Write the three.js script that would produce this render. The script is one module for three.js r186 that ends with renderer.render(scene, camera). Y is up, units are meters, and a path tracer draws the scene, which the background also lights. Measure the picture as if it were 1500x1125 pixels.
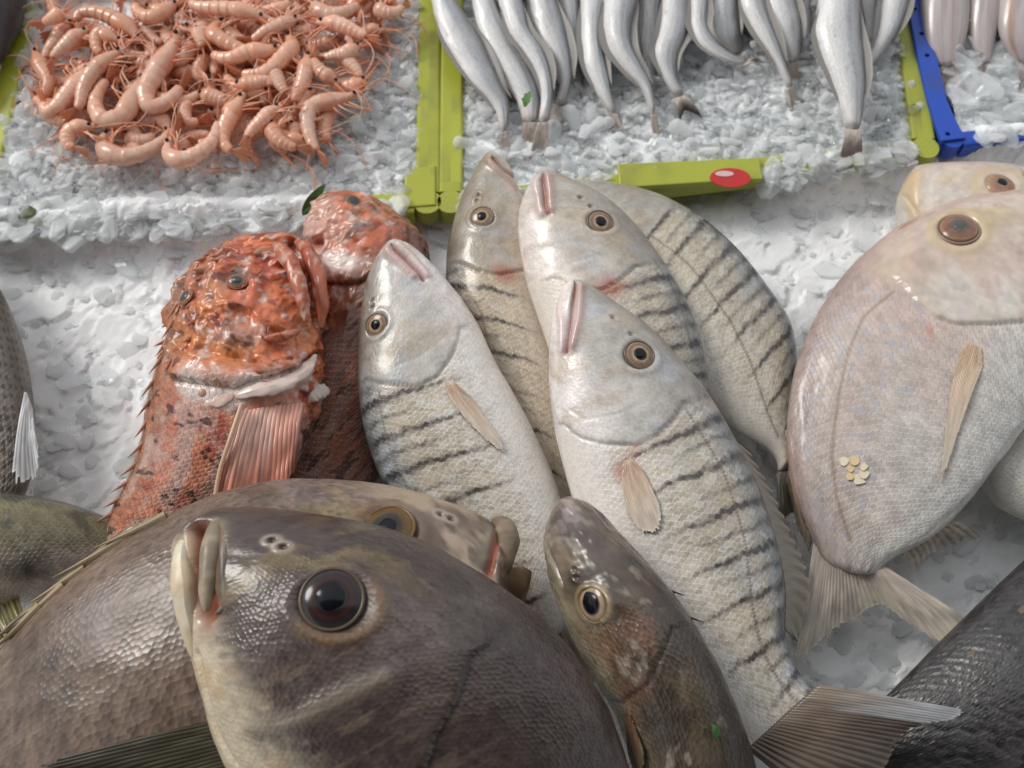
import * as THREE from 'three';
import { mergeGeometries, mergeVertices } from 'three/addons/utils/BufferGeometryUtils.js';
import { ConvexGeometry } from 'three/addons/geometries/ConvexGeometry.js';

// ---------------------------------------------------------------- camera, sky, sun, exposure
const scene = new THREE.Scene();
const camera = new THREE.PerspectiveCamera(40, 4 / 3, 0.01, 30);
camera.position.set(0.0000, 0.5619, 0.2620);
camera.lookAt(0, 0, 0);
camera.focus = 0.5; camera.userData.fStop = 11;
const renderer = new THREE.WebGLRenderer({ antialias: true });
renderer.toneMapping = THREE.LinearToneMapping;
renderer.toneMappingExposure = 1.18;
renderer.shadowMap.enabled = true;
{ // an even, slightly blue overcast sky
  const w = 64, h = 32, d = new Float32Array(w * h * 4);
  for (let j = 0; j < h; j++) for (let i = 0; i < w; i++) {
    const e = Math.sin((((j + .5) / h) - .5) * Math.PI), k = (j * w + i) * 4;   // -1 below, 1 straight up
    const l = e > 0 ? .56 + .2 * e : .12;
    d[k] = .96 * l; d[k + 1] = .99 * l; d[k + 2] = 1.03 * l; d[k + 3] = 1;
  }
  const t = new THREE.DataTexture(d, w, h, THREE.RGBAFormat, THREE.FloatType);
  t.mapping = THREE.EquirectangularReflectionMapping; t.magFilter = t.minFilter = THREE.LinearFilter; t.needsUpdate = true;
  scene.background = t; scene.environment = t;
}
const sun = new THREE.DirectionalLight(new THREE.Color(1, .965, .91), 1.5);
sun.position.set(-1.5, 1.45, -.95); sun.target.position.set(0, 0, 0);
sun.castShadow = true; sun.shadow.radius = 38; sun.shadow.mapSize.set(2048, 2048);
Object.assign(sun.shadow.camera, { left: -.7, right: .7, top: .7, bottom: -.7, near: .2, far: 5 });
scene.add(sun, sun.target);
{ // the stall's canvas awning over the buyer's side, out of view: light comes in from beyond the counter
  const o = new THREE.Group(); o.name = 'market_awning'; o.position.set(0, 0, 1.1); o.userData = { label: 'dull canvas awning stretched above the near side of the counter', category: 'awning' }; scene.add(o);
  const cloth = new THREE.MeshStandardMaterial({ color: new THREE.Color(.2, .19, .18), roughness: .9 }), pole = new THREE.MeshStandardMaterial({ color: new THREE.Color(.3, .3, .3), roughness: .5, metalness: .6 });
  const add = (n, g, m) => { const k = new THREE.Mesh(g, m); k.name = n; k.castShadow = k.receiveShadow = true; o.add(k); };
  add('canvas', new THREE.BoxGeometry(3.1, .01, 2.1).rotateX(-.12).translate(.65, 1.2, 0), cloth); add('back_curtain', new THREE.BoxGeometry(3.1, 2.1, .01).translate(.65, .3, 1.1), cloth);
  for (const x of [-.85, 2.1]) add('pole', new THREE.CylinderGeometry(.02, .02, 2.2, 12).translate(x, .1, 1.0), pole);
}

// ---------------------------------------------------------------- helpers
const clamp = (x, a = 0, b = 1) => x < a ? a : x > b ? b : x;
const sm = (a, b, x) => { const t = clamp((x - a) / (b - a)); return t * t * (3 - 2 * t); };
const mix = (a, b, t) => a + (b - a) * t;
const mix3 = (o, c, t) => { o[0] += (c[0] - o[0]) * t; o[1] += (c[1] - o[1]) * t; o[2] += (c[2] - o[2]) * t; };
const gau = (d, w) => Math.exp(-d * d / (w * w));
function hash(x, y) { let h = (x * 374761393 + y * 668265263) | 0; h = Math.imul(h ^ (h >>> 13), 1274126177); h ^= h >>> 16; return (h >>> 0) / 4294967296; }
const LAT = new Float32Array(65536); for (let i = 0; i < 65536; i++) LAT[i] = hash(i & 255, (i >> 8) + 1000);
function noise(x, y) {
  const xi = Math.floor(x), yi = Math.floor(y), fx = x - xi, fy = y - yi, u = fx * fx * (3 - 2 * fx), v = fy * fy * (3 - 2 * fy);
  const r0 = (yi & 255) << 8, r1 = ((yi + 1) & 255) << 8, x0 = xi & 255, x1 = (xi + 1) & 255, a = LAT[r0 | x0], b = LAT[r0 | x1], c = LAT[r1 | x0], d = LAT[r1 | x1];
  return a + (b - a) * u + (c - a) * v + (a - b - c + d) * u * v;
}
function fbm(x, y, n = 3) { let s = 0, a = .5, t = 0; for (let i = 0; i < n; i++) { s += a * noise(x, y); t += a; a *= .5; x = x * 2.03 + 17.1; y = y * 2.03 + 9.7; } return s / t; }
let seed = 7;
const rnd = () => { seed = (seed + 0x6D2B79F5) | 0; let t = Math.imul(seed ^ (seed >>> 15), 1 | seed); t = (t + Math.imul(t ^ (t >>> 7), 61 | t)) ^ t; return ((t ^ (t >>> 14)) >>> 0) / 4294967296; };
const rr = (a, b) => a + (b - a) * rnd();
const V = (p) => new THREE.Vector3(p[0], p[1], p[2]);
const used = {};
const numbered = (n) => { const k = used[n] = (used[n] ?? -1) + 1; return k ? n + '_' + String(k).padStart(3, '0') : n; };
function tag(o, label, category, group, kind) {
  Object.assign(o.userData, { label, category }); if (group) o.userData.group = group; if (kind) o.userData.kind = kind; return o;
}
function thing(name, label, category, group, at = [0, 0, 0]) {
  const o = new THREE.Group(); o.name = numbered(name); o.position.set(...at); scene.add(o); return tag(o, label, category, group);
}
function part(name, geo, mat, parent) {
  const m = new THREE.Mesh(geo, mat); m.name = name; m.castShadow = m.receiveShadow = true;
  let r = parent; while (r.parent !== scene) r = r.parent;   // shapes are given in the scene's metres; keep them relative to their thing's base
  if (!geo.userData.moved) { geo.translate(-r.position.x, -r.position.y, -r.position.z); geo.userData.moved = true; }
  parent.add(m); return m;
}
const enc = (x) => { x = clamp(x); return 255 * (x <= .0031308 ? 12.92 * x : 1.055 * Math.pow(x, 1 / 2.4) - .055); };
function colours(geo, fn) {   // vertex colours, linear
  const p = geo.attributes.position, c = new Float32Array(p.count * 3);
  for (let i = 0; i < p.count; i++) { const k = fn(i, p.getX(i), p.getY(i), p.getZ(i)); c.set(k, i * 3); }
  geo.setAttribute('color', new THREE.BufferAttribute(c, 3)); return geo;
}
const phys = (o) => new THREE.MeshPhysicalMaterial({ roughness: .4, metalness: 0, ...o });

// ---------------------------------------------------------------- fish bodies: a spine with dorsal half-vector and half thickness at each station
// f holds places on the skin as [share of the length, angle from the back as a share of the half turn]
const BODIES = {
breamA: { L: 0.2558, roll: 0.0, s0: 0.035, s1: 0.02, f: {eye: [0.2306,0.3778], mouth: [[0.0201,0.4889],[0.0752,0.6111],[0.1228,0.6889],[0.1504,0.7389]], lipA: [[0.0376,0.4389],[0.1103,0.5944],[0.1454,0.6833]], lipB: [[0.01,0.8333],[0.0877,0.7333],[0.1404,0.7667]], gill: [[0.3484,0.3278],[0.3734,0.4056],[0.391,0.4944],[0.391,0.5722],[0.3659,0.6667],[0.3258,0.7778],[0.2782,0.8611]], pre: [[0.3158,0.4611],[0.3208,0.5611],[0.3108,0.6444],[0.2957,0.7333],[0.2607,0.7944]], nos: [[0.1378,0.3667],[0.1855,0.3444]], pec: [[0.401,0.65],[0.4035,0.5833],[0.5689,0.5667],[0.5614,0.7056]], line: [[0.3634,0.3278],[0.4987,0.3],[0.6291,0.3222],[0.7444,0.3722],[0.8471,0.3889],[0.9549,0.3722]], bars: [[0.3333,0.25],[0.416,0.2833],[0.5038,0.3222],[0.594,0.2722],[0.6742,0.1944],[0.7469,0.2111]], red: [[0.3885,0.5056],[0.386,0.5833],[0.4286,0.65]]},
  st: [[0.0319,0.072,-.0268,0.004,0,-.0013,0.0127],
   [0.0334,0.0706,-.0149,0.0114,0,-.0066,0.0147],
   [0.0375,0.0697,-.0034,0.0177,-0,-.0108,0.0166],
   [0.0425,0.0688,0.0077,0.0233,-0,-.014,0.0184],
   [0.0474,0.0676,0.0187,0.0279,0,-.016,0.02],
   [0.0524,0.0662,0.0298,0.0318,0,-.0172,0.0213],
   [0.0575,0.0645,0.0407,0.0352,0,-.0176,0.0222],
   [0.0626,0.0627,0.0516,0.0379,0,-.0174,0.0228],
   [0.0672,0.0611,0.0628,0.0398,0,-.0174,0.023],
   [0.0715,0.0597,0.0741,0.0412,0,-.0172,0.0228],
   [0.0758,0.0586,0.0854,0.0423,0,-.0167,0.0223],
   [0.0801,0.0577,0.0968,0.0427,0,-.0159,0.0215],
   [0.0846,0.0567,0.108,0.0419,0,-.0149,0.0204],
   [0.0892,0.0557,0.1193,0.0404,0,-.0139,0.019],
   [0.0937,0.0552,0.1306,0.038,0,-.0131,0.0174],
   [0.0979,0.055,0.142,0.0344,0,-.0124,0.0156],
   [0.1021,0.0549,0.1534,0.0296,0,-.0117,0.0137],
   [0.1066,0.055,0.1648,0.0237,0,-.011,0.0116],
   [0.1121,0.0553,0.1756,0.019,0,-.011,0.0096],
   [0.1185,0.0561,0.186,0.0155,0,-.0116,0.0075],
   [0.1258,0.0576,0.1956,0.014,0,-.0129,0.0056],
   [0.1362,0.06,0.2011,0.013,0,-.0125,0.0041]] },
breamB: { L: 0.2348, roll: 0.0, s0: 0.035, s1: 0.02, f: {eye: [0.218,0.2889], mouth: [[0.0276,0.4833],[0.0777,0.5889],[0.1178,0.6333],[0.1429,0.6444]], lipA: [[0.0351,0.4167],[0.0827,0.5222],[0.1278,0.5889]], lipB: [[0.0351,0.5889],[0.0802,0.6556],[0.1303,0.6833]], gill: [[0.3308,0.1833],[0.3684,0.3333],[0.3935,0.4333],[0.386,0.5278],[0.3434,0.6278],[0.2807,0.7278]], pre: [[0.3308,0.3778],[0.3283,0.4833],[0.3108,0.5722],[0.2932,0.6389]], nos: [[0.1529,0.2556],[0.1704,0.2611]], pec: [[0.391,0.5278],[0.396,0.6056],[0.6216,0.6889],[0.5439,0.5833]], line: [[0.3734,0.2556],[0.4887,0.2222],[0.6065,0.2222],[0.7218,0.2444]], bars: [[0.401,0.0722],[0.4737,0.0833],[0.5489,0.0556],[0.619,0.1]], red: [[0.4637,0.9667],[0.5138,0.9722]]},
  st: [[-.067,0.062,-.0583,-.0041,0,0.0013,0.0127],
   [-.0651,0.0599,-.0475,-.0129,0,0.0057,0.0147],
   [-.0618,0.0582,-.0369,-.0192,0,0.0071,0.0166],
   [-.0585,0.0566,-.0263,-.0242,0,0.008,0.0184],
   [-.0554,0.0553,-.0157,-.0285,0,0.0092,0.02],
   [-.0525,0.0538,-.005,-.0313,0,0.0102,0.0213],
   [-.0496,0.0524,0.0057,-.0333,0,0.0112,0.0222],
   [-.0466,0.0509,0.0164,-.0353,0,0.0115,0.0228],
   [-.0433,0.0495,0.027,-.0369,0,0.0119,0.023],
   [-.0393,0.0482,0.0373,-.0383,0,0.0128,0.0228],
   [-.0349,0.0469,0.0475,-.0391,0,0.0135,0.0223],
   [-.0303,0.0458,0.0577,-.0396,0,0.0133,0.0215],
   [-.0256,0.0448,0.0677,-.0396,0,0.0131,0.0204],
   [-.0206,0.0437,0.0777,-.0388,0,0.0133,0.019],
   [-.0155,0.0426,0.0876,-.0374,0,0.0136,0.0174],
   [-.0103,0.0413,0.0974,-.0355,0,0.0132,0.0156],
   [-.0052,0.0401,0.1073,-.0327,0,0.0124,0.0137],
   [-.0006,0.0391,0.1174,-.0285,0,0.0114,0.0116],
   [0.004,0.0383,0.1276,-.0234,0,0.0103,0.0096],
   [0.009,0.0373,0.1375,-.0169,0,0.0096,0.0075],
   [0.0147,0.0362,0.1471,-.0114,0,0.0088,0.0056],
   [0.0212,0.035,0.1561,-.0076,0,0.0074,0.0041]] },
breamC: { L: 0.2504, roll: 0.0, s0: 0.035, s1: 0.02, f: {eye: [0.2105,0.4167], mouth: [[0.0376,0.5333],[0.0652,0.7222],[0.0752,0.9222],[0.1028,0.9278]], lipA: [[0.0476,0.4611],[0.0852,0.6278],[0.1078,0.75]], lipB: [[0.015,0.8611],[0.0526,0.8722],[0.0852,0.9167]], gill: [[0.3333,0.25],[0.3534,0.3944],[0.3584,0.5222],[0.3308,0.6833],[0.2581,0.9167]], pre: [[0.2807,0.5222],[0.2707,0.6222],[0.2506,0.7389]], nos: [[0.1479,0.3611],[0.1629,0.3556]], pec: [[0.391,0.7889],[0.3509,0.9778],[0.5363,0.9667],[0.5589,0.7778]], line: [[0.3609,0.2944],[0.4662,0.3667],[0.6065,0.3222],[0.7293,0.3667]], bars: [[0.3734,0.1722],[0.4311,0.2222],[0.5714,0.2278],[0.7018,0.2944]], red: [[0.3559,0.5389],[0.3484,0.5833]]},
  st: [[-.0124,0.04,-.1353,-.0033,0,-.001,0.0116],
   [-.0121,0.0384,-.1235,-.0101,0,-0,0.0134],
   [-.0115,0.037,-.1117,-.0158,0,-.0007,0.0152],
   [-.0109,0.0357,-.0999,-.0204,0,-.0023,0.0168],
   [-.0107,0.0345,-.088,-.024,0,-.003,0.0182],
   [-.0105,0.0333,-.0761,-.0265,0,-.0036,0.0194],
   [-.0102,0.0322,-.0643,-.028,0,-.0047,0.0203],
   [-.0096,0.0312,-.0524,-.0291,0,-.0057,0.0208],
   [-.0085,0.0301,-.0406,-.0299,0,-.0062,0.021],
   [-.0067,0.0291,-.0288,-.0303,0,-.0066,0.0208],
   [-.0037,0.0283,-.0173,-.0302,0,-.007,0.0204],
   [-.0003,0.0277,-.0059,-.0297,0,-.0073,0.0197],
   [0.003,0.0271,0.0055,-.0289,0,-.0077,0.0186],
   [0.0064,0.0266,0.017,-.0278,0,-.0081,0.0174],
   [0.0096,0.0262,0.0284,-.0265,0,-.0082,0.0159],
   [0.0127,0.0257,0.04,-.025,0,-.0081,0.0143],
   [0.0156,0.0253,0.0515,-.0229,0,-.0079,0.0125],
   [0.0184,0.0247,0.0631,-.0192,0,-.0073,0.0106],
   [0.0212,0.0241,0.0747,-.015,0,-.0066,0.0087],
   [0.0243,0.0236,0.0862,-.0115,0,-.0061,0.0069],
   [0.0278,0.023,0.0976,-.0082,0,-.0054,0.0051],
   [0.0323,0.022,0.1086,-.0052,0,-.004,0.0038]] },
breamD: { L: 0.2231, roll: 0.0, s0: 0.035, s1: 0.02, f: {eye: [0.213,0.3944], mouth: [[0.0251,0.5778],[0.0752,0.6111],[0.1153,0.6389],[0.1404,0.6389]], lipA: [[0.0376,0.5111],[0.0927,0.5722],[0.1328,0.6167]], lipB: [[0.0301,0.7],[0.0777,0.6722],[0.1328,0.6778]], gill: [[0.3534,0.3611],[0.381,0.4722],[0.391,0.5556],[0.3609,0.65],[0.3158,0.7222]], pre: [[0.2982,0.4667],[0.3033,0.5667],[0.2957,0.6667]], nos: [[0.1278,0.4],[0.1604,0.3833]], pec: [[0.4461,0.6889],[0.4361,0.6056],[0.6165,0.6167],[0.6115,0.7389]], line: [[0.3058,0.2333],[0.4185,0.2],[0.5614,0.2222]], bars: [[0.3008,0.0722],[0.3985,0.1556],[0.5113,0.1722],[0.599,0.1778]], red: [[0.391,0.5278],[0.3835,0.4889]]},
  st: [[0.0162,0.066,-.1028,0.0033,0,-.0012,0.0121],
   [0.0201,0.0633,-.0933,0.0136,0,-.0048,0.014],
   [0.0253,0.0611,-.0844,0.0215,0,-.008,0.0159],
   [0.0305,0.0592,-.0752,0.0269,0,-.01,0.0176],
   [0.0352,0.0576,-.0659,0.0305,0,-.011,0.0191],
   [0.0396,0.0562,-.0563,0.0332,0,-.0116,0.0203],
   [0.0439,0.055,-.0467,0.0352,0,-.0118,0.0213],
   [0.0482,0.0537,-.037,0.0368,0,-.0121,0.0218],
   [0.0524,0.0525,-.0273,0.0378,0,-.0125,0.022],
   [0.0563,0.0513,-.0175,0.0386,0,-.0127,0.0218],
   [0.0597,0.0501,-.0075,0.039,0,-.0125,0.0214],
   [0.0627,0.0489,0.0026,0.0391,0,-.0123,0.0206],
   [0.0656,0.0476,0.0127,0.0384,0,-.0121,0.0195],
   [0.0682,0.0463,0.0229,0.0371,0,-.012,0.0182],
   [0.0706,0.045,0.0332,0.0353,0,-.0118,0.0167],
   [0.0728,0.0437,0.0435,0.033,0,-.0118,0.015],
   [0.0753,0.0423,0.0537,0.0301,0,-.0113,0.0131],
   [0.0783,0.0406,0.0638,0.0264,0,-.0104,0.0111],
   [0.0821,0.0387,0.0735,0.0223,0,-.0089,0.0091],
   [0.087,0.0369,0.0828,0.0179,0,-.0068,0.0072],
   [0.0919,0.0347,0.092,0.0137,0,-.0047,0.0054],
   [0.0967,0.032,0.101,0.0098,0,-.0027,0.004]] },
breamE: { L: 0.2225, roll: 0.0, s0: 0.035, s1: 0.02, f: {eye: [0.1303,0.6722], line: [[0.2607,0.4833],[0.4411,0.4611],[0.6115,0.4889],[0.7619,0.5778],[0.9023,0.6667]], bars: [[0.2356,0.2944],[0.3709,0.3]]},
  st: [[0.0255,0.03,-.1142,0.0015,0,-.0037,0.0121],
   [0.033,0.03,-.1066,0.0067,0,-.0135,0.014],
   [0.0413,0.03,-.1001,0.0117,0,-.0197,0.0159],
   [0.0495,0.03,-.0934,0.0159,0,-.0246,0.0176],
   [0.0575,0.0299,-.0864,0.0192,0,-.0293,0.0191],
   [0.0653,0.0298,-.0793,0.022,0,-.0327,0.0203],
   [0.073,0.0295,-.072,0.0243,0,-.0348,0.0213],
   [0.0805,0.0291,-.0645,0.0263,0,-.036,0.0218],
   [0.0876,0.0289,-.0567,0.0282,0,-.0364,0.022],
   [0.0944,0.0286,-.0486,0.0298,0,-.0361,0.0218],
   [0.1011,0.0283,-.0404,0.0307,0,-.0354,0.0214],
   [0.1076,0.028,-.032,0.0309,0,-.0344,0.0206],
   [0.1141,0.0277,-.0237,0.0305,0,-.033,0.0195],
   [0.1208,0.0273,-.0155,0.0294,0,-.0314,0.0182],
   [0.1279,0.0268,-.0076,0.0277,0,-.0297,0.0167],
   [0.1345,0.0263,0.0007,0.0253,0,-.0276,0.015],
   [0.1393,0.0257,0.0101,0.0222,0,-.025,0.0131],
   [0.1431,0.025,0.0199,0.018,0,-.0213,0.0111],
   [0.1459,0.0243,0.0301,0.0124,0,-.0161,0.0091],
   [0.1482,0.0235,0.0404,0.0075,0,-.0105,0.0072],
   [0.1492,0.0228,0.0509,0.0047,0,-.0059,0.0054],
   [0.1486,0.022,0.0615,0.004,0,-.0029,0.004]] },
pinkF: { L: 0.2597, roll: 0.0, s0: 0.05, s1: 0.02, f: {eye: [0.2932,0.2889], mouth: [[0.0526,0.5667],[0.1754,0.5611],[0.2231,0.5722]], gill: [[0.4536,0.3222],[0.4637,0.4],[0.4637,0.4556],[0.4411,0.5111],[0.381,0.5722],[0.3008,0.6278]], pre: [[0.391,0.3611],[0.3734,0.45],[0.3434,0.5222],[0.2957,0.5833]], pec: [[0.4411,0.5278],[0.406,0.6167],[0.6391,0.6889],[0.812,0.75]], line: [[0.4737,0.3167],[0.5489,0.2833],[0.6391,0.3],[0.7268,0.3222],[0.812,0.3389],[0.8772,0.3833],[0.9373,0.4833]], red: [[0.4862,0.4944],[0.4812,0.5389]], nos: [[0.213,0.2222],[0.1905,0.25]], flakes: [0.817,0.4333]},
  st: [[0.3304,0.05,-.066,-.0003,0,-.0113,0.0127],
   [0.3185,0.0492,-.0635,-.0076,0,-.0355,0.0147],
   [0.3079,0.0488,-.0572,-.0113,0,-.0452,0.0166],
   [0.2975,0.0484,-.0505,-.0139,0,-.0514,0.0184],
   [0.2872,0.0481,-.0437,-.0166,0,-.0556,0.02],
   [0.2767,0.0477,-.0372,-.02,0,-.058,0.0213],
   [0.2663,0.0473,-.0305,-.0236,0,-.059,0.0222],
   [0.2562,0.0469,-.0234,-.0274,0,-.0584,0.0228],
   [0.2464,0.0465,-.0158,-.0312,0,-.0566,0.023],
   [0.2373,0.0461,-.0075,-.0352,0,-.0535,0.0228],
   [0.2287,0.0456,0.0014,-.039,0,-.0496,0.0223],
   [0.2207,0.0452,0.0109,-.0415,0,-.0461,0.0215],
   [0.2134,0.0446,0.0208,-.0429,0,-.0429,0.0204],
   [0.2067,0.044,0.0312,-.0437,0,-.0394,0.019],
   [0.2006,0.0433,0.0419,-.0438,0,-.0357,0.0174],
   [0.1949,0.0425,0.0529,-.043,0,-.0317,0.0156],
   [0.1896,0.0417,0.064,-.0411,0,-.0275,0.0137],
   [0.1846,0.0408,0.0753,-.0381,0,-.0232,0.0116],
   [0.18,0.0397,0.0867,-.0336,0,-.0188,0.0096],
   [0.1755,0.0378,0.0981,-.0268,0,-.0129,0.0075],
   [0.173,0.0349,0.1097,-.0183,0,-.007,0.0056],
   [0.1722,0.03,0.1209,-.0122,0,-.0032,0.0041]] },
pinkG: { L: 0.1584, roll: 0.0, s0: 0.06, s1: 0.02, f: {eye: [0.3358,0.3889], mouth: [[0.0025,0.6111],[0.0351,0.6889],[0.0627,0.7167]], lipA: [[0.0226,0.3333],[0.0276,0.5889],[0.0451,0.7222]], gill: [[0.4261,0.3167],[0.4737,0.55],[0.4536,0.7611]]},
  st: [[0.234,0.03,-.1116,0.0043,0,-.0147,0.0143],
   [0.2399,0.03,-.1069,0.0058,0,-.024,0.0166],
   [0.246,0.03,-.1025,0.007,0,-.0303,0.0188],
   [0.2522,0.0301,-.0981,0.008,0,-.0354,0.0208],
   [0.2585,0.0301,-.094,0.0089,0,-.0398,0.0226],
   [0.2653,0.03,-.0909,0.0097,0,-.0432,0.024],
   [0.2725,0.0297,-.0885,0.0104,0,-.0457,0.0251],
   [0.2798,0.0294,-.0867,0.0109,0,-.0474,0.0258],
   [0.2872,0.0291,-.0853,0.0113,0,-.0483,0.026],
   [0.2947,0.0289,-.0841,0.0116,0,-.0486,0.0258],
   [0.3022,0.0287,-.0832,0.0118,0,-.0483,0.0252],
   [0.3097,0.0285,-.0826,0.0119,0,-.0476,0.0243],
   [0.3172,0.0283,-.0819,0.0119,0,-.0465,0.0231],
   [0.3247,0.0281,-.0812,0.0118,0,-.045,0.0215],
   [0.3322,0.0278,-.0804,0.0116,0,-.043,0.0197],
   [0.3397,0.0275,-.0794,0.0112,0,-.0403,0.0177],
   [0.3472,0.0272,-.0784,0.0106,0,-.037,0.0155],
   [0.3546,0.0268,-.0775,0.0099,0,-.0333,0.0132],
   [0.3621,0.0264,-.0766,0.0091,0,-.0294,0.0108],
   [0.3696,0.0259,-.076,0.0081,0,-.0247,0.0085],
   [0.3771,0.0255,-.0755,0.0069,0,-.0194,0.0064],
   [0.3846,0.025,-.0749,0.0056,0,-.0141,0.0047]] },
silverH: { L: 0.1266, roll: 0.0, s0: 0.08, s1: 0.02, f: {},
  st: [[0.2542,0.02,0.067,-.001,0,-.0044,0.011],
   [0.2599,0.0206,0.0651,0.0014,-0,-.0119,0.0128],
   [0.2656,0.0211,0.0634,0.0035,-0,-.0187,0.0145],
   [0.2715,0.0214,0.0619,0.0048,0,-.0236,0.016],
   [0.2773,0.0217,0.0606,0.0057,0,-.0277,0.0174],
   [0.2832,0.0219,0.0594,0.0064,0,-.0308,0.0185],
   [0.2892,0.022,0.0582,0.0071,0,-.0332,0.0193],
   [0.2951,0.0221,0.0571,0.0077,0,-.0354,0.0198],
   [0.301,0.0221,0.0559,0.0083,0,-.0373,0.02],
   [0.3069,0.0221,0.0549,0.0088,0,-.0387,0.0199],
   [0.3129,0.022,0.054,0.0091,0,-.0394,0.0194],
   [0.3189,0.022,0.0532,0.0091,-0,-.0392,0.0187],
   [0.3249,0.0219,0.0528,0.0089,-0,-.0378,0.0178],
   [0.3309,0.0218,0.0524,0.0086,-0,-.0357,0.0166],
   [0.3369,0.0216,0.0522,0.0081,-0,-.0331,0.0152],
   [0.3429,0.0215,0.052,0.0075,-0,-.0302,0.0136],
   [0.349,0.0213,0.0518,0.0069,-0,-.0272,0.0119],
   [0.355,0.0211,0.0517,0.0063,0,-.0242,0.0101],
   [0.361,0.0209,0.0516,0.0055,0,-.0209,0.0083],
   [0.367,0.0206,0.0516,0.0046,0,-.0173,0.0065],
   [0.373,0.0203,0.0517,0.0036,0,-.0135,0.0049],
   [0.3791,0.02,0.0517,0.0027,0,-.0099,0.0036]] },
darkL: { L: 0.2367, roll: 0.0, s0: 0.06, s1: 0.02, f: {eye: [0.2256,0.3778]},
  st: [[0.3562,0.03,0.0928,-.0111,0,-.0174,0.0176],
   [0.3498,0.0327,0.1017,-.0131,0,-.0261,0.0204],
   [0.3428,0.035,0.1102,-.0154,0,-.0328,0.0231],
   [0.335,0.0369,0.1181,-.0185,0,-.0367,0.0256],
   [0.3268,0.0385,0.1257,-.0217,0,-.0395,0.0278],
   [0.3187,0.0398,0.1334,-.0242,0,-.042,0.0296],
   [0.3109,0.0408,0.1414,-.0255,0,-.0443,0.0309],
   [0.3032,0.0414,0.1496,-.0263,0,-.0465,0.0317],
   [0.2953,0.0419,0.1577,-.0266,0,-.0483,0.032],
   [0.287,0.0425,0.1652,-.0265,0,-.0494,0.0318],
   [0.2781,0.0433,0.1722,-.026,0,-.0498,0.0311],
   [0.2689,0.0441,0.1786,-.0251,0,-.0496,0.0299],
   [0.2595,0.0447,0.1848,-.024,0,-.0491,0.0284],
   [0.25,0.045,0.1908,-.0227,0,-.0483,0.0265],
   [0.2402,0.0447,0.1964,-.0211,0,-.0471,0.0243],
   [0.2302,0.0441,0.2016,-.0192,0,-.0455,0.0218],
   [0.2201,0.0434,0.2064,-.0173,0,-.0432,0.0191],
   [0.2096,0.0429,0.2105,-.0153,0,-.0398,0.0162],
   [0.1989,0.042,0.2139,-.0135,0,-.0355,0.0133],
   [0.1884,0.0401,0.2176,-.0124,0,-.031,0.0105],
   [0.1776,0.0377,0.2196,-.0106,0,-.0249,0.0078],
   [0.1667,0.035,0.2187,-.0072,0,-.0164,0.0058]] },
brown2: { L: 0.3166, roll: 0.0, s0: 0.03, s1: 0.02, f: {eye: [0.1729,0.3278], nos: [[0.1028,0.2444],[0.0902,0.2556]], mouth: [[0.0075,0.2944],[0.0376,0.4889],[0.0451,0.5222]], lipA: [[0.0251,0.2833],[0.0476,0.4556]], gill: [[0.3033,0.2167],[0.3484,0.35],[0.3709,0.4833]], pec: [[0.5088,0.6278],[0.4336,0.6556],[0.6692,0.6167],[0.5965,0.7444]], line: [[0.3108,0.2444],[0.4737,0.2778],[0.6266,0.3111]]},
  st: [[-.0021,0.085,0.1268,-.0027,0,-.012,0.0198],
   [-.0107,0.085,0.1386,-.0054,0,-.03,0.023],
   [-.0247,0.085,0.1443,-.0073,-0,-.0429,0.026],
   [-.039,0.0848,0.1489,-.0093,-0,-.0525,0.0288],
   [-.0536,0.0839,0.1527,-.0105,0,-.0596,0.0313],
   [-.0682,0.0828,0.1561,-.0115,0,-.0651,0.0333],
   [-.0829,0.0817,0.1593,-.0127,0,-.0694,0.0348],
   [-.0976,0.0807,0.1625,-.0138,-0,-.0722,0.0357],
   [-.1123,0.0796,0.1659,-.0149,-0,-.0733,0.036],
   [-.1267,0.0785,0.1701,-.0155,0,-.0734,0.0357],
   [-.1409,0.0774,0.175,-.0158,0,-.0723,0.035],
   [-.1551,0.0764,0.1802,-.0162,0,-.0704,0.0337],
   [-.169,0.0751,0.1858,-.0156,0,-.0679,0.032],
   [-.1827,0.0734,0.1918,-.0141,0,-.0649,0.0298],
   [-.196,0.0714,0.1986,-.0131,0,-.0614,0.0273],
   [-.2091,0.0692,0.2058,-.0122,0,-.0572,0.0245],
   [-.2224,0.0673,0.2125,-.0102,0,-.0526,0.0214],
   [-.2358,0.065,0.2191,-.0081,0,-.0466,0.0182],
   [-.2489,0.0621,0.2259,-.0059,0,-.0385,0.015],
   [-.2625,0.0586,0.2314,-.0038,0,-.0292,0.0118],
   [-.2766,0.0546,0.2352,-.0018,0,-.0192,0.0088],
   [-.2906,0.05,0.2381,-.0005,0,-.0105,0.0065]] },
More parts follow.
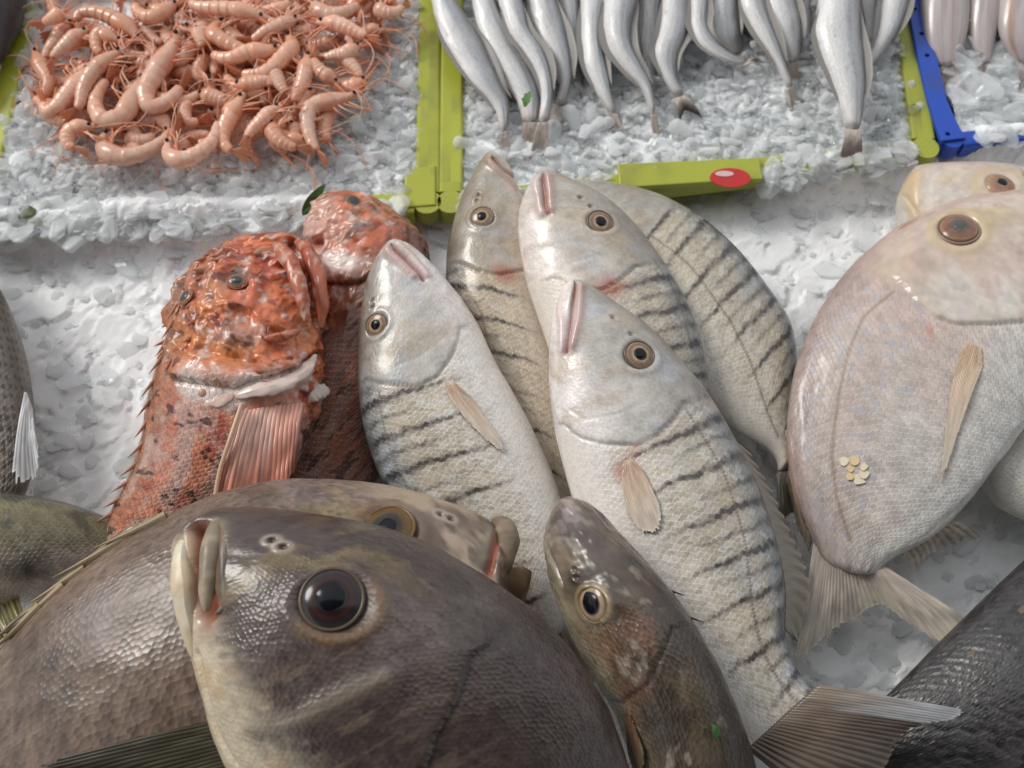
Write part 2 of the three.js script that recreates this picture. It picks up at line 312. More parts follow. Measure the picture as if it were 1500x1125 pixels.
brown1: { L: 0.2386, roll: 0.0, s0: 0.02, s1: 0.02, f: {eye: [0.3083,0.4611], nos: [[0.1529,0.4111],[0.1754,0.4167]], mouth: [[0.0551,0.5389],[0.1003,0.65],[0.1429,0.7167],[0.1754,0.7333]], lipA: [[0.0602,0.4333],[0.1228,0.6111],[0.183,0.7167]], lipB: [[0.0426,0.6167],[0.0802,0.7444],[0.1554,0.8]], lipC: [[0.0652,0.4167],[0.1378,0.5833],[0.2005,0.6611]], lipD: [[0.1855,0.7556],[0.1955,0.7111],[0.203,0.6667]], gill: [[0.4812,0.3389],[0.5288,0.4167],[0.5589,0.4833],[0.5965,0.5444]], pre: [[0.4135,0.4278],[0.4361,0.5111],[0.4361,0.5944],[0.4135,0.7]], streak: [[0.4035,0.7444],[0.4286,0.65],[0.4336,0.5667],[0.4386,0.4889]], cheek: [[0.2256,0.85],[0.3684,0.8889],[0.4361,0.8667]], spot: [0.5539,0.4667]},
  st: [[-.1355,0.115,0.1257,0.0118,0,-.0073,0.0204],
   [-.1263,0.1162,0.1323,0.0172,0,-.0155,0.0236],
   [-.117,0.1171,0.1387,0.0229,0,-.0205,0.0267],
   [-.1073,0.1177,0.1446,0.0289,0,-.0243,0.0296],
   [-.0977,0.118,0.1507,0.0349,0,-.0274,0.0321],
   [-.0885,0.118,0.1574,0.0407,0,-.0301,0.0342],
   [-.0799,0.1181,0.1647,0.0463,0,-.0315,0.0358],
   [-.0716,0.1181,0.1726,0.0515,0,-.0321,0.0367],
   [-.0637,0.1171,0.1806,0.0555,0,-.033,0.037],
   [-.0559,0.1157,0.1888,0.0582,0,-.034,0.0367],
   [-.0478,0.1143,0.1966,0.0593,0,-.0344,0.0359],
   [-.0395,0.1129,0.2043,0.0592,0,-.0345,0.0346],
   [-.0315,0.1114,0.2122,0.0584,0,-.0341,0.0329],
   [-.0237,0.1098,0.2202,0.0565,0,-.0332,0.0306],
   [-.0156,0.108,0.2281,0.0537,-0,-.0323,0.0281],
   [-.0076,0.1058,0.2358,0.0499,-0,-.0311,0.0252],
   [0.0004,0.1037,0.2436,0.0456,0,-.0292,0.022],
   [0.0082,0.1012,0.2515,0.0406,0,-.0268,0.0187],
   [0.0159,0.0982,0.2593,0.0349,-0,-.0238,0.0154],
   [0.0222,0.0946,0.268,0.0283,-0,-.0191,0.0121],
   [0.027,0.0906,0.2775,0.0208,-0,-.0129,0.0091],
   [0.0287,0.085,0.2872,0.0123,0,-.0059,0.0067]] },
goat: { L: 0.1778, roll: 0.419, s0: 0.06, s1: 0.02, f: {eye: [0.3258,0.5611], gill: [[0.4361,0.2444],[0.5338,0.5055],[0.5539,0.7055],[0.5238,0.8389]], pre: [[0.4561,0.5833],[0.4135,0.6333]], mouth: [[0.0451,0.8166],[0.183,0.7111],[0.2331,0.7055]], nos: [[0.2281,0.5611],[0.2456,0.5722]], pec: [[0.5439,0.6722],[0.584,0.6722],[0.7268,0.6333],[0.7393,0.8111]], leaf: [0.6692,0.2722], spines: [[0.3258,-0.0167],[0.4035,-0.0223]]},
  st: [[0.0228,0.085,0.1026,0.0047,0,-.002,0.0182],
   [0.026,0.0859,0.1104,0.0105,0,-.0048,0.0211],
   [0.0293,0.0865,0.1181,0.0143,0,-.006,0.0238],
   [0.0328,0.0871,0.1258,0.017,0,-.0063,0.0264],
   [0.0366,0.0877,0.1334,0.0193,0,-.0065,0.0287],
   [0.0407,0.0882,0.1408,0.0213,0,-.0065,0.0305],
   [0.0448,0.0885,0.1481,0.0229,0,-.0066,0.0319],
   [0.049,0.0889,0.1555,0.024,0,-.0068,0.0327],
   [0.0531,0.0892,0.1629,0.0245,0,-.0069,0.033],
   [0.0572,0.0896,0.1703,0.0246,0,-.007,0.0328],
   [0.0613,0.0897,0.1777,0.0245,0,-.0069,0.032],
   [0.0653,0.0897,0.1851,0.0243,0,-.0066,0.0309],
   [0.0688,0.0894,0.1929,0.0244,0,-.006,0.0293],
   [0.0717,0.089,0.2008,0.0248,0,-.0051,0.0273],
   [0.0743,0.0887,0.2088,0.0251,-0,-.0043,0.025],
   [0.0766,0.0883,0.217,0.0252,-0,-.0035,0.0224],
   [0.0786,0.0873,0.2251,0.025,-0,-.0027,0.0196],
   [0.0804,0.0858,0.2333,0.0242,0,-.002,0.0167],
   [0.0821,0.0843,0.2414,0.0225,0,-.0012,0.0137],
   [0.0833,0.0828,0.2497,0.0201,0,-.0006,0.0108],
   [0.084,0.0814,0.258,0.0171,0,-.0003,0.0081],
   [0.0844,0.08,0.2663,0.0139,0,0,0.0059]] },
scorp1: { L: 0.205, roll: 0.593, s0: 0.06, s1: 0.02, f: {eye: [0.2231,0.3001], eyeB: [0.2882,0.0835], mouth: [[0.0551,0.4835],[0.1028,0.5446],[0.1579,0.6168],[0.218,0.6724]], gill: [[0.4887,0.1779],[0.4812,0.289],[0.4687,0.4001],[0.4035,0.5224],[0.3308,0.6446],[0.2732,0.739]], white: [[0.5013,0.2279],[0.5013,0.3557],[0.4812,0.4057],[0.4561,0.4557],[0.416,0.5557],[0.3509,0.6668]], pec: [[0.5088,0.4279],[0.4185,0.6668],[0.614,0.8835],[0.7469,0.5668]], spA: [[0.3208,0.3057],[0.3609,0.3612],[0.3835,0.4168]], horn: [[0.1679,0.1668],[0.1128,0.3168],[0.208,0.1112]], flap: [[0.3559,0.7612],[0.3534,0.8779],[0.4336,0.7557]]},
  st: [[-.1272,0.055,-.0609,-.0075,0,0.0013,0.0198],
   [-.1311,0.055,-.052,-.0221,0,-.0033,0.023],
   [-.1342,0.055,-.0427,-.03,0,-.0083,0.026],
   [-.1368,0.055,-.0333,-.0344,0,-.0125,0.0288],
   [-.1395,0.0551,-.0239,-.0374,0,-.0144,0.0313],
   [-.1416,0.055,-.0144,-.0392,0,-.0153,0.0333],
   [-.143,0.0542,-.0048,-.04,0,-.016,0.0348],
   [-.144,0.0532,0.0049,-.0406,0,-.0163,0.0357],
   [-.1448,0.0521,0.0146,-.0414,0,-.0161,0.036],
   [-.1462,0.0511,0.0242,-.0419,0,-.0159,0.0358],
   [-.1481,0.0501,0.0337,-.0419,0,-.0157,0.0351],
   [-.1505,0.0483,0.043,-.0413,0,-.015,0.034],
   [-.1529,0.0465,0.0523,-.0402,0,-.0136,0.0326],
   [-.1553,0.0449,0.0616,-.0387,0,-.0116,0.0307],
   [-.1594,0.0434,0.0704,-.0363,0,-.0098,0.0286],
   [-.1646,0.042,0.0785,-.0333,0,-.0083,0.0262],
   [-.1709,0.0404,0.0857,-.0303,0,-.0076,0.0236],
   [-.1777,0.0388,0.0926,-.027,0,-.0073,0.0208],
   [-.1848,0.0369,0.099,-.0228,-0,-.0073,0.018],
   [-.1918,0.0351,0.1056,-.0188,0,-.0071,0.0153],
   [-.1982,0.0335,0.1127,-.0158,0,-.0062,0.0128],
   [-.2046,0.032,0.12,-.0129,0,-.0053,0.0108]] },
scorp2: { L: 0.1977, roll: 0.349, s0: 0.07, s1: 0.02, f: {eye: [0.1303,0.25], mouth: [[0.0075,0.6111],[0.0226,0.9889],[0.1404,0.6056]], gill: [[0.3709,0.3278],[0.3434,0.4611],[0.2607,0.6222]], white: [[0.1704,0.6945],[0.2281,0.5445],[0.2857,0.4667]]},
  st: [[-.1177,0.04,-.0976,0.0058,0,-.0076,0.0165],
   [-.1109,0.0387,-.0912,0.0104,0,-.0148,0.0191],
   [-.1043,0.0376,-.0845,0.0141,0,-.0193,0.0217],
   [-.0983,0.0367,-.0774,0.0177,0,-.0225,0.024],
   [-.0931,0.0356,-.0696,0.0214,0,-.0248,0.0261],
   [-.0885,0.0346,-.0615,0.0251,0,-.0267,0.0277],
   [-.0846,0.0334,-.053,0.0287,0,-.0283,0.029],
   [-.0819,0.0322,-.044,0.0317,0,-.0291,0.0297],
   [-.0806,0.0311,-.0348,0.034,0,-.029,0.03],
   [-.0802,0.0301,-.0254,0.0357,0,-.0284,0.0298],
   [-.0805,0.0294,-.0161,0.037,0,-.0274,0.0293],
   [-.0813,0.0288,-.0067,0.0379,0,-.0261,0.0284],
   [-.0825,0.0281,0.0026,0.0385,0,-.0249,0.0271],
   [-.0839,0.0275,0.0119,0.0389,0,-.0237,0.0256],
   [-.0856,0.0268,0.0211,0.0388,0,-.0226,0.0238],
   [-.0875,0.0263,0.0303,0.0383,0,-.0215,0.0218],
   [-.0894,0.0258,0.0395,0.0372,0,-.0204,0.0196],
   [-.0911,0.0254,0.0488,0.0352,-0,-.0193,0.0174],
   [-.0927,0.0251,0.0581,0.0323,-0,-.0182,0.015],
   [-.0938,0.0247,0.0674,0.0288,0,-.0171,0.0128],
   [-.0941,0.0244,0.0768,0.0247,0,-.016,0.0107],
   [-.0943,0.024,0.0862,0.0204,0,-.015,0.009]] },
spottedI: { L: 0.208, roll: 0.0, s0: 0.06, s1: 0.02, f: {eye: [0.2506,0.3111]},
  st: [[-.3425,0.03,-.0884,0.0115,0,-.0024,0.0165],
   [-.3409,0.03,-.0786,0.0166,0,-.0036,0.0191],
   [-.3394,0.03,-.0688,0.0217,0,-.0048,0.0217],
   [-.3376,0.03,-.0591,0.0263,0,-.0062,0.024],
   [-.3353,0.03,-.0494,0.0299,0,-.008,0.0261],
   [-.3324,0.03,-.0399,0.0325,0,-.0104,0.0277],
   [-.3293,0.03,-.0305,0.0345,0,-.0125,0.029],
   [-.3262,0.03,-.0212,0.0365,0,-.0134,0.0297],
   [-.3228,0.03,-.0118,0.0382,0,-.0133,0.03],
   [-.3194,0.03,-.0025,0.0397,0,-.0128,0.0298],
   [-.3161,0.03,0.0068,0.0407,0,-.0125,0.0291],
   [-.3129,0.03,0.0162,0.0412,0,-.0123,0.0281],
   [-.3097,0.0301,0.0256,0.0413,0,-.0122,0.0266],
   [-.3065,0.03,0.0349,0.0411,0,-.012,0.0248],
   [-.3032,0.0296,0.0443,0.0405,0,-.012,0.0228],
   [-.2999,0.0292,0.0536,0.0392,0,-.0118,0.0204],
   [-.2967,0.0287,0.0629,0.0375,0,-.0111,0.0179],
   [-.2934,0.0283,0.0723,0.035,0,-.01,0.0152],
   [-.2901,0.0278,0.0816,0.0312,0,-.0093,0.0125],
   [-.2867,0.027,0.0909,0.0257,0,-.0093,0.0098],
   [-.2831,0.0261,0.1,0.0193,0,-.0088,0.0073],
   [-.279,0.025,0.109,0.0116,0,-.0072,0.0054]] },
greenJ: { L: 0.1128, roll: 0.0, s0: 0.08, s1: 0.02, f: {eye: [0.2932,0.5444], blotch: [0.6216,0.7278]},
  st: [[-.3082,0.045,0.1111,-.0017,0,-.014,0.0154],
   [-.3029,0.045,0.1112,-.0023,0,-.0166,0.0179],
   [-.2975,0.045,0.1113,-.0029,0,-.0194,0.0202],
   [-.2921,0.045,0.1115,-.0034,0,-.0219,0.0224],
   [-.2868,0.045,0.1117,-.0037,0,-.0237,0.0243],
   [-.2814,0.045,0.1119,-.0039,0,-.0251,0.0259],
   [-.276,0.0451,0.1122,-.004,0,-.0261,0.0271],
   [-.2707,0.0451,0.1125,-.0041,0,-.0268,0.0278],
   [-.2653,0.0451,0.1127,-.0041,0,-.0274,0.028],
   [-.2599,0.0449,0.1127,-.004,0,-.0277,0.0278],
   [-.2546,0.0445,0.1126,-.0039,0,-.0276,0.0272],
   [-.2492,0.044,0.1123,-.0037,0,-.0272,0.0262],
   [-.2439,0.0436,0.1119,-.0034,0,-.0265,0.0249],
   [-.2386,0.0431,0.1113,-.0031,0,-.0254,0.0232],
   [-.2333,0.0427,0.1105,-.0027,0,-.0237,0.0212],
   [-.228,0.0421,0.1097,-.0022,0,-.0218,0.019],
   [-.2227,0.0413,0.1093,-.0018,0,-.0199,0.0167],
   [-.2174,0.0403,0.1089,-.0014,0,-.0179,0.0142],
   [-.2122,0.0392,0.1085,-.0009,0,-.0156,0.0116],
   [-.207,0.0382,0.1078,-.0004,0,-.0128,0.0092],
   [-.2018,0.0371,0.1068,0.0002,0,-.0096,0.0068],
   [-.1966,0.036,0.1059,0.0008,0,-.0062,0.005]] },
blackM: { L: 0.1134, roll: 0.0, s0: 0.08, s1: 0.06, f: {},
  st: [[-.3618,0.035,-.3209,0.0265,0,0,0.0154],
   [-.3611,0.0348,-.3156,0.0269,0,0,0.0179],
   [-.3604,0.0346,-.3102,0.0272,0,0.0001,0.0202],
   [-.3597,0.0344,-.3049,0.0276,0,0.0002,0.0224],
   [-.359,0.0342,-.2995,0.028,0,0.0002,0.0243],
   [-.3582,0.0339,-.2942,0.0283,0,0.0002,0.0259],
   [-.3575,0.0337,-.2888,0.0285,0,0.0001,0.0271],
   [-.3568,0.0334,-.2835,0.0285,0,-.0001,0.0278],
   [-.356,0.0331,-.2782,0.0284,0,-.0004,0.028],
   [-.3553,0.0328,-.2728,0.0282,0,-.0008,0.0278],
   [-.3546,0.0325,-.2675,0.0278,0,-.0013,0.0272],
   [-.3538,0.0321,-.2621,0.0273,0,-.0019,0.0262],
   [-.353,0.0318,-.2568,0.0266,0,-.0025,0.0249],
   [-.3522,0.0314,-.2515,0.0257,0,-.0032,0.0232],
   [-.3513,0.0309,-.2462,0.0245,0,-.004,0.0212],
   [-.3504,0.0305,-.2409,0.023,0,-.005,0.019],
   [-.3494,0.03,-.2356,0.0213,0,-.006,0.0167],
   [-.3484,0.0295,-.2303,0.0195,0,-.0068,0.0142],
   [-.3472,0.029,-.2251,0.0175,0,-.0073,0.0116],
   [-.3457,0.0283,-.2199,0.0151,0,-.0074,0.0092],
   [-.3442,0.0277,-.2148,0.0125,0,-.0071,0.0068],
   [-.3426,0.027,-.2097,0.0099,0,-.007,0.005]] },
hake00: { L: 0.2102, roll: 0.175, s0: 0.05, s1: 0.02, f: {},
  st: [[-.0697,0.03,-.3663,0.0013,0,0,0.0044],
   [-.066,0.03,-.3476,0.0054,0,0,0.0057],
   [-.062,0.03,-.3289,0.0075,0,0,0.0068],
   [-.0578,0.03,-.3102,0.0086,0,0,0.0073],
   [-.0529,0.0299,-.2918,0.0085,0,-0,0.0073],
   [-.0473,0.0296,-.2735,0.0076,0,-0,0.007],
   [-.0406,0.0288,-.2556,0.0106,0,0.0003,0.0065],
   [-.0331,0.0278,-.2381,0.0132,0,0.0008,0.0058],
   [-.0255,0.0271,-.2206,0.0125,0,0.0014,0.005],
   [-.0171,0.0258,-.2034,0.0102,0,0.0009,0.0041],
   [-.0069,0.0222,-.1877,0.0052,0,-.0014,0.0033],
   [-.005,0.018,-.1695,0.0021,0,-.0009,0.0026]] },
hake01: { L: 0.1971, roll: -0.209, s0: 0.05, s1: 0.02, f: {},
  st: [[-.0307,0.03,-.3663,0.0013,0,0,0.0043],
   [-.029,0.03,-.3485,0.0051,0,0,0.0056],
   [-.0271,0.03,-.3307,0.0071,0,0,0.0066],
   [-.0251,0.03,-.3129,0.0083,0,0,0.0071],
   [-.0228,0.0299,-.2951,0.0085,0,0,0.007],
   [-.0202,0.0297,-.2774,0.0076,0,0.0001,0.0068],
   [-.0171,0.0288,-.2597,0.0084,0,-.0006,0.0063],
   [-.0116,0.0275,-.2428,0.0099,0,-.0015,0.0056],
   [-.0042,0.0264,-.2265,0.0101,0,-.0018,0.0049],
   [0.004,0.0247,-.2107,0.0092,0,-.002,0.004],
   [0.0106,0.0214,-.1944,0.0073,0,-.0027,0.0032],
   [0.0119,0.018,-.1769,0.0046,0,-0,0.0025]] },
hake02: { L: 0.1934, roll: -0.087, s0: 0.05, s1: 0.02, f: {},
  st: [[-.0108,0.036,-.3592,0.0014,0,0,0.0046],
   [-.0094,0.036,-.3417,0.0055,0,0,0.006],
   [-.0078,0.036,-.3242,0.0076,0,0,0.0071],
   [-.0062,0.036,-.3067,0.0089,0,0,0.0077],
   [-.0043,0.0359,-.2892,0.0092,0,0,0.0076],
   [-.002,0.0357,-.2718,0.0085,0,0.0001,0.0073],
   [0.0006,0.035,-.2544,0.0075,0,-.0005,0.0068],
   [0.005,0.0338,-.2375,0.0068,0,-.0011,0.0061],
   [0.0137,0.0327,-.2223,0.0073,0,0.0008,0.0053],
   [0.0202,0.0305,-.2061,0.0046,0,0.0002,0.0043],
   [0.0223,0.0275,-.189,0.0037,0,-.0003,0.0034],
   [0.0198,0.024,-.172,0.0034,0,-0,0.0027]] },
hake03: { L: 0.18, roll: 0.0, s0: 0.05, s1: 0.02, f: {},
  st: [[0.0093,0.03,-.3663,0.0017,0,0,0.0058],
   [0.0106,0.03,-.35,0.0066,0,0,0.0075],
   [0.0121,0.03,-.3337,0.0092,0,0,0.0089],
   [0.0136,0.0301,-.3174,0.0106,0,0,0.0096],
   [0.0154,0.0299,-.3011,0.0113,0,0,0.0095],
   [0.0175,0.0295,-.2849,0.0108,0,0,0.0092],
   [0.0201,0.0287,-.2688,0.0101,0,-0,0.0085],
   [0.0233,0.0278,-.2528,0.0104,0,-.0005,0.0076],
   [0.0273,0.0266,-.2369,0.0095,0,-.0005,0.0066],
   [0.0322,0.025,-.2214,0.0065,0,0.0003,0.0054],
   [0.0348,0.0211,-.2059,0.0038,0,0.0001,0.0043],
   [0.0305,0.018,-.1904,0.0028,0,0.0015,0.0034]] },
hake04: { L: 0.1688, roll: 0.14, s0: 0.05, s1: 0.02, f: {},
  st: [[0.0355,0.02,-.3781,0.0014,0,0,0.0046],
   [0.0358,0.02,-.3628,0.005,0,0,0.006],
   [0.0362,0.02,-.3474,0.0071,0,0,0.0071],
   [0.0366,0.0201,-.3321,0.0084,0,0,0.0077],
   [0.0371,0.0201,-.3168,0.0092,0,0,0.0076],
   [0.0378,0.0194,-.3014,0.0092,0,0.0001,0.0073],
   [0.0388,0.0183,-.2862,0.0084,0,0.0001,0.0068],
   [0.04,0.0172,-.2709,0.0069,0,-.0006,0.0061],
   [0.0415,0.0161,-.2557,0.005,0,-.0016,0.0053],
   [0.0427,0.0148,-.2404,0.0038,0,-.0007,0.0043],
   [0.0437,0.0134,-.2252,0.003,0,0.0001,0.0034],
   [0.0443,0.012,-.2099,0.0024,0,0,0.0027]] },
hake05: { L: 0.1847, roll: -0.244, s0: 0.05, s1: 0.02, f: {},
  st: [[0.0584,0.03,-.3663,0.0014,0,0,0.0047],
   [0.0577,0.03,-.3495,0.0054,0,0,0.0061],
   [0.057,0.03,-.3328,0.0076,0,0,0.0072],
   [0.0562,0.0301,-.316,0.0088,0,0,0.0077],
   [0.0554,0.0299,-.2992,0.0094,0,0,0.0077],
   [0.0546,0.0294,-.2824,0.0088,0,0,0.0074],
   [0.0538,0.0286,-.2657,0.0079,0,0,0.0069],
   [0.0527,0.0275,-.249,0.007,0,0,0.0062],
   [0.0531,0.0263,-.2322,0.0071,0,0,0.0053],
   [0.0551,0.0245,-.2156,0.0071,0,-0,0.0044],
   [0.0593,0.0215,-.1997,0.0051,0,-0,0.0035],
   [0.065,0.018,-.1843,0.0025,0,0.0009,0.0027]] },
hake06: { L: 0.1889, roll: 0.0, s0: 0.05, s1: 0.02, f: {},
  st: [[0.0817,0.032,-.364,0.002,0,0,0.0067],
   [0.0803,0.032,-.3468,0.0079,0,0,0.0087],
   [0.0788,0.032,-.3297,0.0108,0,0,0.0103],
   [0.0773,0.032,-.3126,0.0124,0,0,0.0111],
   [0.0757,0.032,-.2955,0.013,0,0,0.0111],
   [0.0739,0.0318,-.2784,0.0124,0,0,0.0106],
   [0.0718,0.0312,-.2614,0.0112,0,0,0.0099],
   [0.0694,0.0302,-.2444,0.0093,0,0,0.0089],
   [0.0708,0.0291,-.2274,0.0079,0,0,0.0076],
   [0.0784,0.027,-.2124,0.0065,0,-.0002,0.0063],
   [0.0872,0.024,-.198,0.0033,0,-.0001,0.005],
   [0.0909,0.02,-.1818,0.0014,0,0,0.0039]] },
hake07: { L: 0.1717, roll: -0.175, s0: 0.05, s1: 0.02, f: {},
  st: [[0.1002,0.02,-.3781,0.0013,0,0,0.0043],
   [0.0993,0.02,-.3625,0.0047,0,0,0.0057],
   [0.0984,0.02,-.347,0.0068,0,0,0.0067],
   [0.0975,0.0201,-.3314,0.008,0,0,0.0072],
   [0.0965,0.02,-.3158,0.0087,0,0,0.0072],
   [0.0957,0.0193,-.3002,0.0085,0,0,0.0069],
   [0.0949,0.0182,-.2847,0.0077,0,0,0.0064],
   [0.094,0.0171,-.2691,0.0073,0,0,0.0057],
   [0.0931,0.016,-.2536,0.0068,0,0,0.0049],
   [0.0922,0.0148,-.238,0.005,0,0,0.0041],
   [0.0923,0.0135,-.2225,0.0033,0,0,0.0032],
   [0.0938,0.012,-.207,0.0024,0,0,0.0025]] },
hake08: { L: 0.1712, roll: 0.105, s0: 0.05, s1: 0.02, f: {},
  st: [[0.1181,0.032,-.364,0.0015,0,0,0.0051],
   [0.1167,0.032,-.3485,0.0056,0,0,0.0066],
   [0.1153,0.032,-.3329,0.0079,0,0,0.0078],
   [0.1139,0.0321,-.3174,0.0092,0,0,0.0084],
   [0.1125,0.032,-.3019,0.01,0,0,0.0084],
   [0.1111,0.0316,-.2865,0.0097,0,0,0.008],
   [0.1096,0.031,-.271,0.0089,0,0,0.0075],
   [0.1082,0.0301,-.2555,0.0093,0,-.0004,0.0067],
   [0.106,0.0289,-.2402,0.0096,0,-.0005,0.0058],
   [0.101,0.0271,-.2256,0.0079,0,0.0012,0.0048],
   [0.1028,0.0232,-.2108,0.0046,0,-.0007,0.0038],
   [0.1088,0.02,-.1968,0.0035,0,-.0006,0.003]] },
hake09: { L: 0.1599, roll: 0.0, s0: 0.05, s1: 0.02, f: {},
  st: [[0.1313,0.034,-.3616,0.001,0,0,0.0034],
   [0.1303,0.034,-.3471,0.0036,0,0,0.0044],
   [0.1292,0.034,-.3326,0.0052,0,0,0.0053],
   [0.1282,0.0341,-.3181,0.0063,0,0,0.0057],
   [0.1272,0.034,-.3036,0.007,0,0,0.0056],
   [0.1262,0.0338,-.2891,0.007,0,0,0.0054],
   [0.1253,0.0332,-.2746,0.0063,0,0,0.005],
   [0.1243,0.0325,-.2601,0.0057,0,0.0001,0.0045],
   [0.1233,0.0314,-.2457,0.0052,0,0.0001,0.0039],
   [0.1285,0.0295,-.2326,0.0054,0,-.0017,0.0032],
   [0.1401,0.026,-.2248,0.0038,0,-.0027,0.0025],
   [0.1538,0.022,-.2227,0.0018,0,-.0021,0.002]] },
hake10: { L: 0.1385, roll: 0.209, s0: 0.05, s1: 0.02, f: {},
  st: [[0.1486,0.026,-.371,0.0016,0,0,0.0055],
   [0.1478,0.026,-.3585,0.0053,0,0,0.0072],
   [0.147,0.026,-.3459,0.0079,0,0,0.0085],
   [0.1462,0.0261,-.3333,0.0093,0,0,0.0092],
   [0.1454,0.0261,-.3208,0.0103,0,0,0.0091],
   [0.1447,0.026,-.3082,0.0109,0,0,0.0088],
   [0.1441,0.0254,-.2956,0.0107,0,0,0.0082],
   [0.1436,0.0245,-.2831,0.01,0,0,0.0073],
   [0.1432,0.0236,-.2705,0.0098,0,0,0.0063],
   [0.1427,0.0228,-.258,0.0103,0,0.0001,0.0052],
   [0.1439,0.0202,-.2458,0.0094,0,-.0004,0.0041],
   [0.1504,0.014,-.2372,0.0037,0,-.0012,0.0032]] },
hake11: { L: 0.1653, roll: 0.07, s0: 0.05, s1: 0.02, f: {},
  st: [[0.1562,0.032,-.364,0.0014,0,0,0.0046],
   [0.1563,0.032,-.3489,0.005,0,0,0.0061],
   [0.1566,0.032,-.3339,0.0072,0,0,0.0072],
   [0.1569,0.032,-.3189,0.0085,0,0,0.0077],
   [0.1574,0.032,-.3039,0.0092,0,0,0.0077],
   [0.1583,0.0319,-.2889,0.0091,0,0,0.0074],
   [0.1595,0.0317,-.2739,0.0084,0,0,0.0069],
   [0.1613,0.0308,-.259,0.008,0,-0,0.0062],
   [0.1654,0.0294,-.2446,0.0072,0,0.0003,0.0053],
   [0.1707,0.0274,-.2308,0.0052,0,0.0004,0.0044],
   [0.1766,0.024,-.2174,0.0034,0,0,0.0035],
   [0.1816,0.02,-.2039,0.002,0,-.0009,0.0027]] },
hake12: { L: 0.1413, roll: 0.0, s0: 0.05, s1: 0.02, f: {},
  st: [[0.1772,0.03,-.3663,0.0018,0,0,0.006],
   [0.1771,0.03,-.3535,0.0059,0,0,0.0079],
   [0.177,0.03,-.3406,0.0087,0,0,0.0093],
   [0.177,0.0301,-.3278,0.0102,0,0,0.01],
   [0.177,0.0301,-.3149,0.0112,0,0,0.01],
   [0.1773,0.0299,-.3021,0.0118,0,0,0.0096],
   [0.178,0.0293,-.2893,0.0116,0,0.0001,0.0089],
   [0.179,0.0284,-.2765,0.0108,0,0.0001,0.008],
   [0.1806,0.0274,-.2638,0.0104,0,-.0004,0.0069],
   [0.1828,0.0261,-.2512,0.01,0,-.0015,0.0057],
   [0.1847,0.0225,-.239,0.0073,0,-.0019,0.0045],
   [0.1863,0.018,-.2271,0.0032,0,-.0006,0.0035]] },
hake13: { L: 0.1482, roll: 0.0, s0: 0.05, s1: 0.02, f: {},
  st: [[0.2095,0.018,-.3805,0.0007,0,0,0.0024],
   [0.2082,0.0181,-.3671,0.0023,0,0,0.0031],
   [0.2069,0.018,-.3537,0.0035,0,0,0.0037],
   [0.2057,0.0178,-.3403,0.0044,0,0,0.004],
   [0.2045,0.0175,-.3268,0.005,0,0,0.0039],
   [0.2034,0.017,-.3134,0.0053,0,0,0.0038],
   [0.2025,0.016,-.3,0.0049,0,0,0.0035],
   [0.2017,0.0149,-.2866,0.0043,0,0,0.0032],
   [0.201,0.014,-.2732,0.0038,0,0,0.0027],
   [0.2002,0.0132,-.2598,0.0034,0,0,0.0022],
   [0.1985,0.0126,-.2464,0.0031,0,0,0.0018],
   [0.1964,0.012,-.2331,0.0029,0,0,0.0014]] },
hake14: { L: 0.1921, roll: -0.105, s0: 0.05, s1: 0.02, f: {},
  st: [[0.2276,0.045,-.3486,0.0022,0,0,0.0075],
   [0.225,0.045,-.3313,0.009,0,0,0.0097],
   [0.2223,0.045,-.3141,0.0122,0,0,0.0115],
   [0.2197,0.045,-.2968,0.0138,0,0,0.0124],
   [0.217,0.0449,-.2796,0.0143,0,-0,0.0123],
   [0.2142,0.0447,-.2623,0.0133,0,-0,0.0119],
   [0.2114,0.044,-.2451,0.0137,0,0.0001,0.011],
   [0.209,0.0427,-.2279,0.015,0,0.0009,0.0099],
   [0.2098,0.0411,-.2105,0.0139,0,0.0022,0.0085],
   [0.2119,0.0388,-.1933,0.0111,0,0.0006,0.007],
   [0.2128,0.036,-.1761,0.0075,0,0.0011,0.0055],
   [0.2122,0.033,-.1589,0.0044,0,0.0006,0.0044]] },
hake15: { L: 0.127, roll: 0.0, s0: 0.05, s1: 0.02, f: {},
  st: [[0.2568,0.022,-.3758,0.0012,0,0,0.0039],
   [0.2553,0.0221,-.3643,0.0035,0,0,0.0051],
   [0.2538,0.022,-.3529,0.0053,0,0,0.006],
   [0.2524,0.0219,-.3414,0.0064,0,0,0.0065],
   [0.2509,0.0217,-.33,0.0072,0,0,0.0064],
   [0.2495,0.0214,-.3185,0.0078,0,0,0.0062],
   [0.2482,0.0209,-.3071,0.008,0,0,0.0058],
   [0.247,0.0201,-.2956,0.0077,0,0,0.0052],
   [0.2459,0.0191,-.2842,0.0071,0,0,0.0044],
   [0.2452,0.0174,-.2728,0.006,0,0,0.0037],
   [0.2446,0.0147,-.2616,0.0043,0,-.0001,0.0029],
   [0.2438,0.012,-.2504,0.0025,0,-.0006,0.0023]] },
hake16: { L: 0.1525, roll: -0.14, s0: 0.05, s1: 0.02, f: {},
  st: [[0.2773,0.034,-.3616,0.0015,0,0,0.0052],
   [0.2744,0.034,-.348,0.0053,0,0,0.0068],
   [0.2714,0.034,-.3345,0.0077,0,0,0.008],
   [0.2683,0.0341,-.321,0.009,0,0,0.0086],
   [0.2652,0.0341,-.3075,0.0099,0,0,0.0086],
   [0.262,0.0338,-.294,0.0103,0,0,0.0082],
   [0.2588,0.033,-.2805,0.0098,0,0.0002,0.0076],
   [0.2554,0.0319,-.2671,0.0091,0,-0,0.0069],
   [0.2518,0.031,-.2538,0.0082,0,-.0011,0.0059],
   [0.2472,0.0292,-.2409,0.0076,0,-.0028,0.0049],
   [0.2404,0.0257,-.2293,0.007,0,-.0042,0.0038],
   [0.2323,0.022,-.2186,0.0027,0,-.0009,0.003]] },
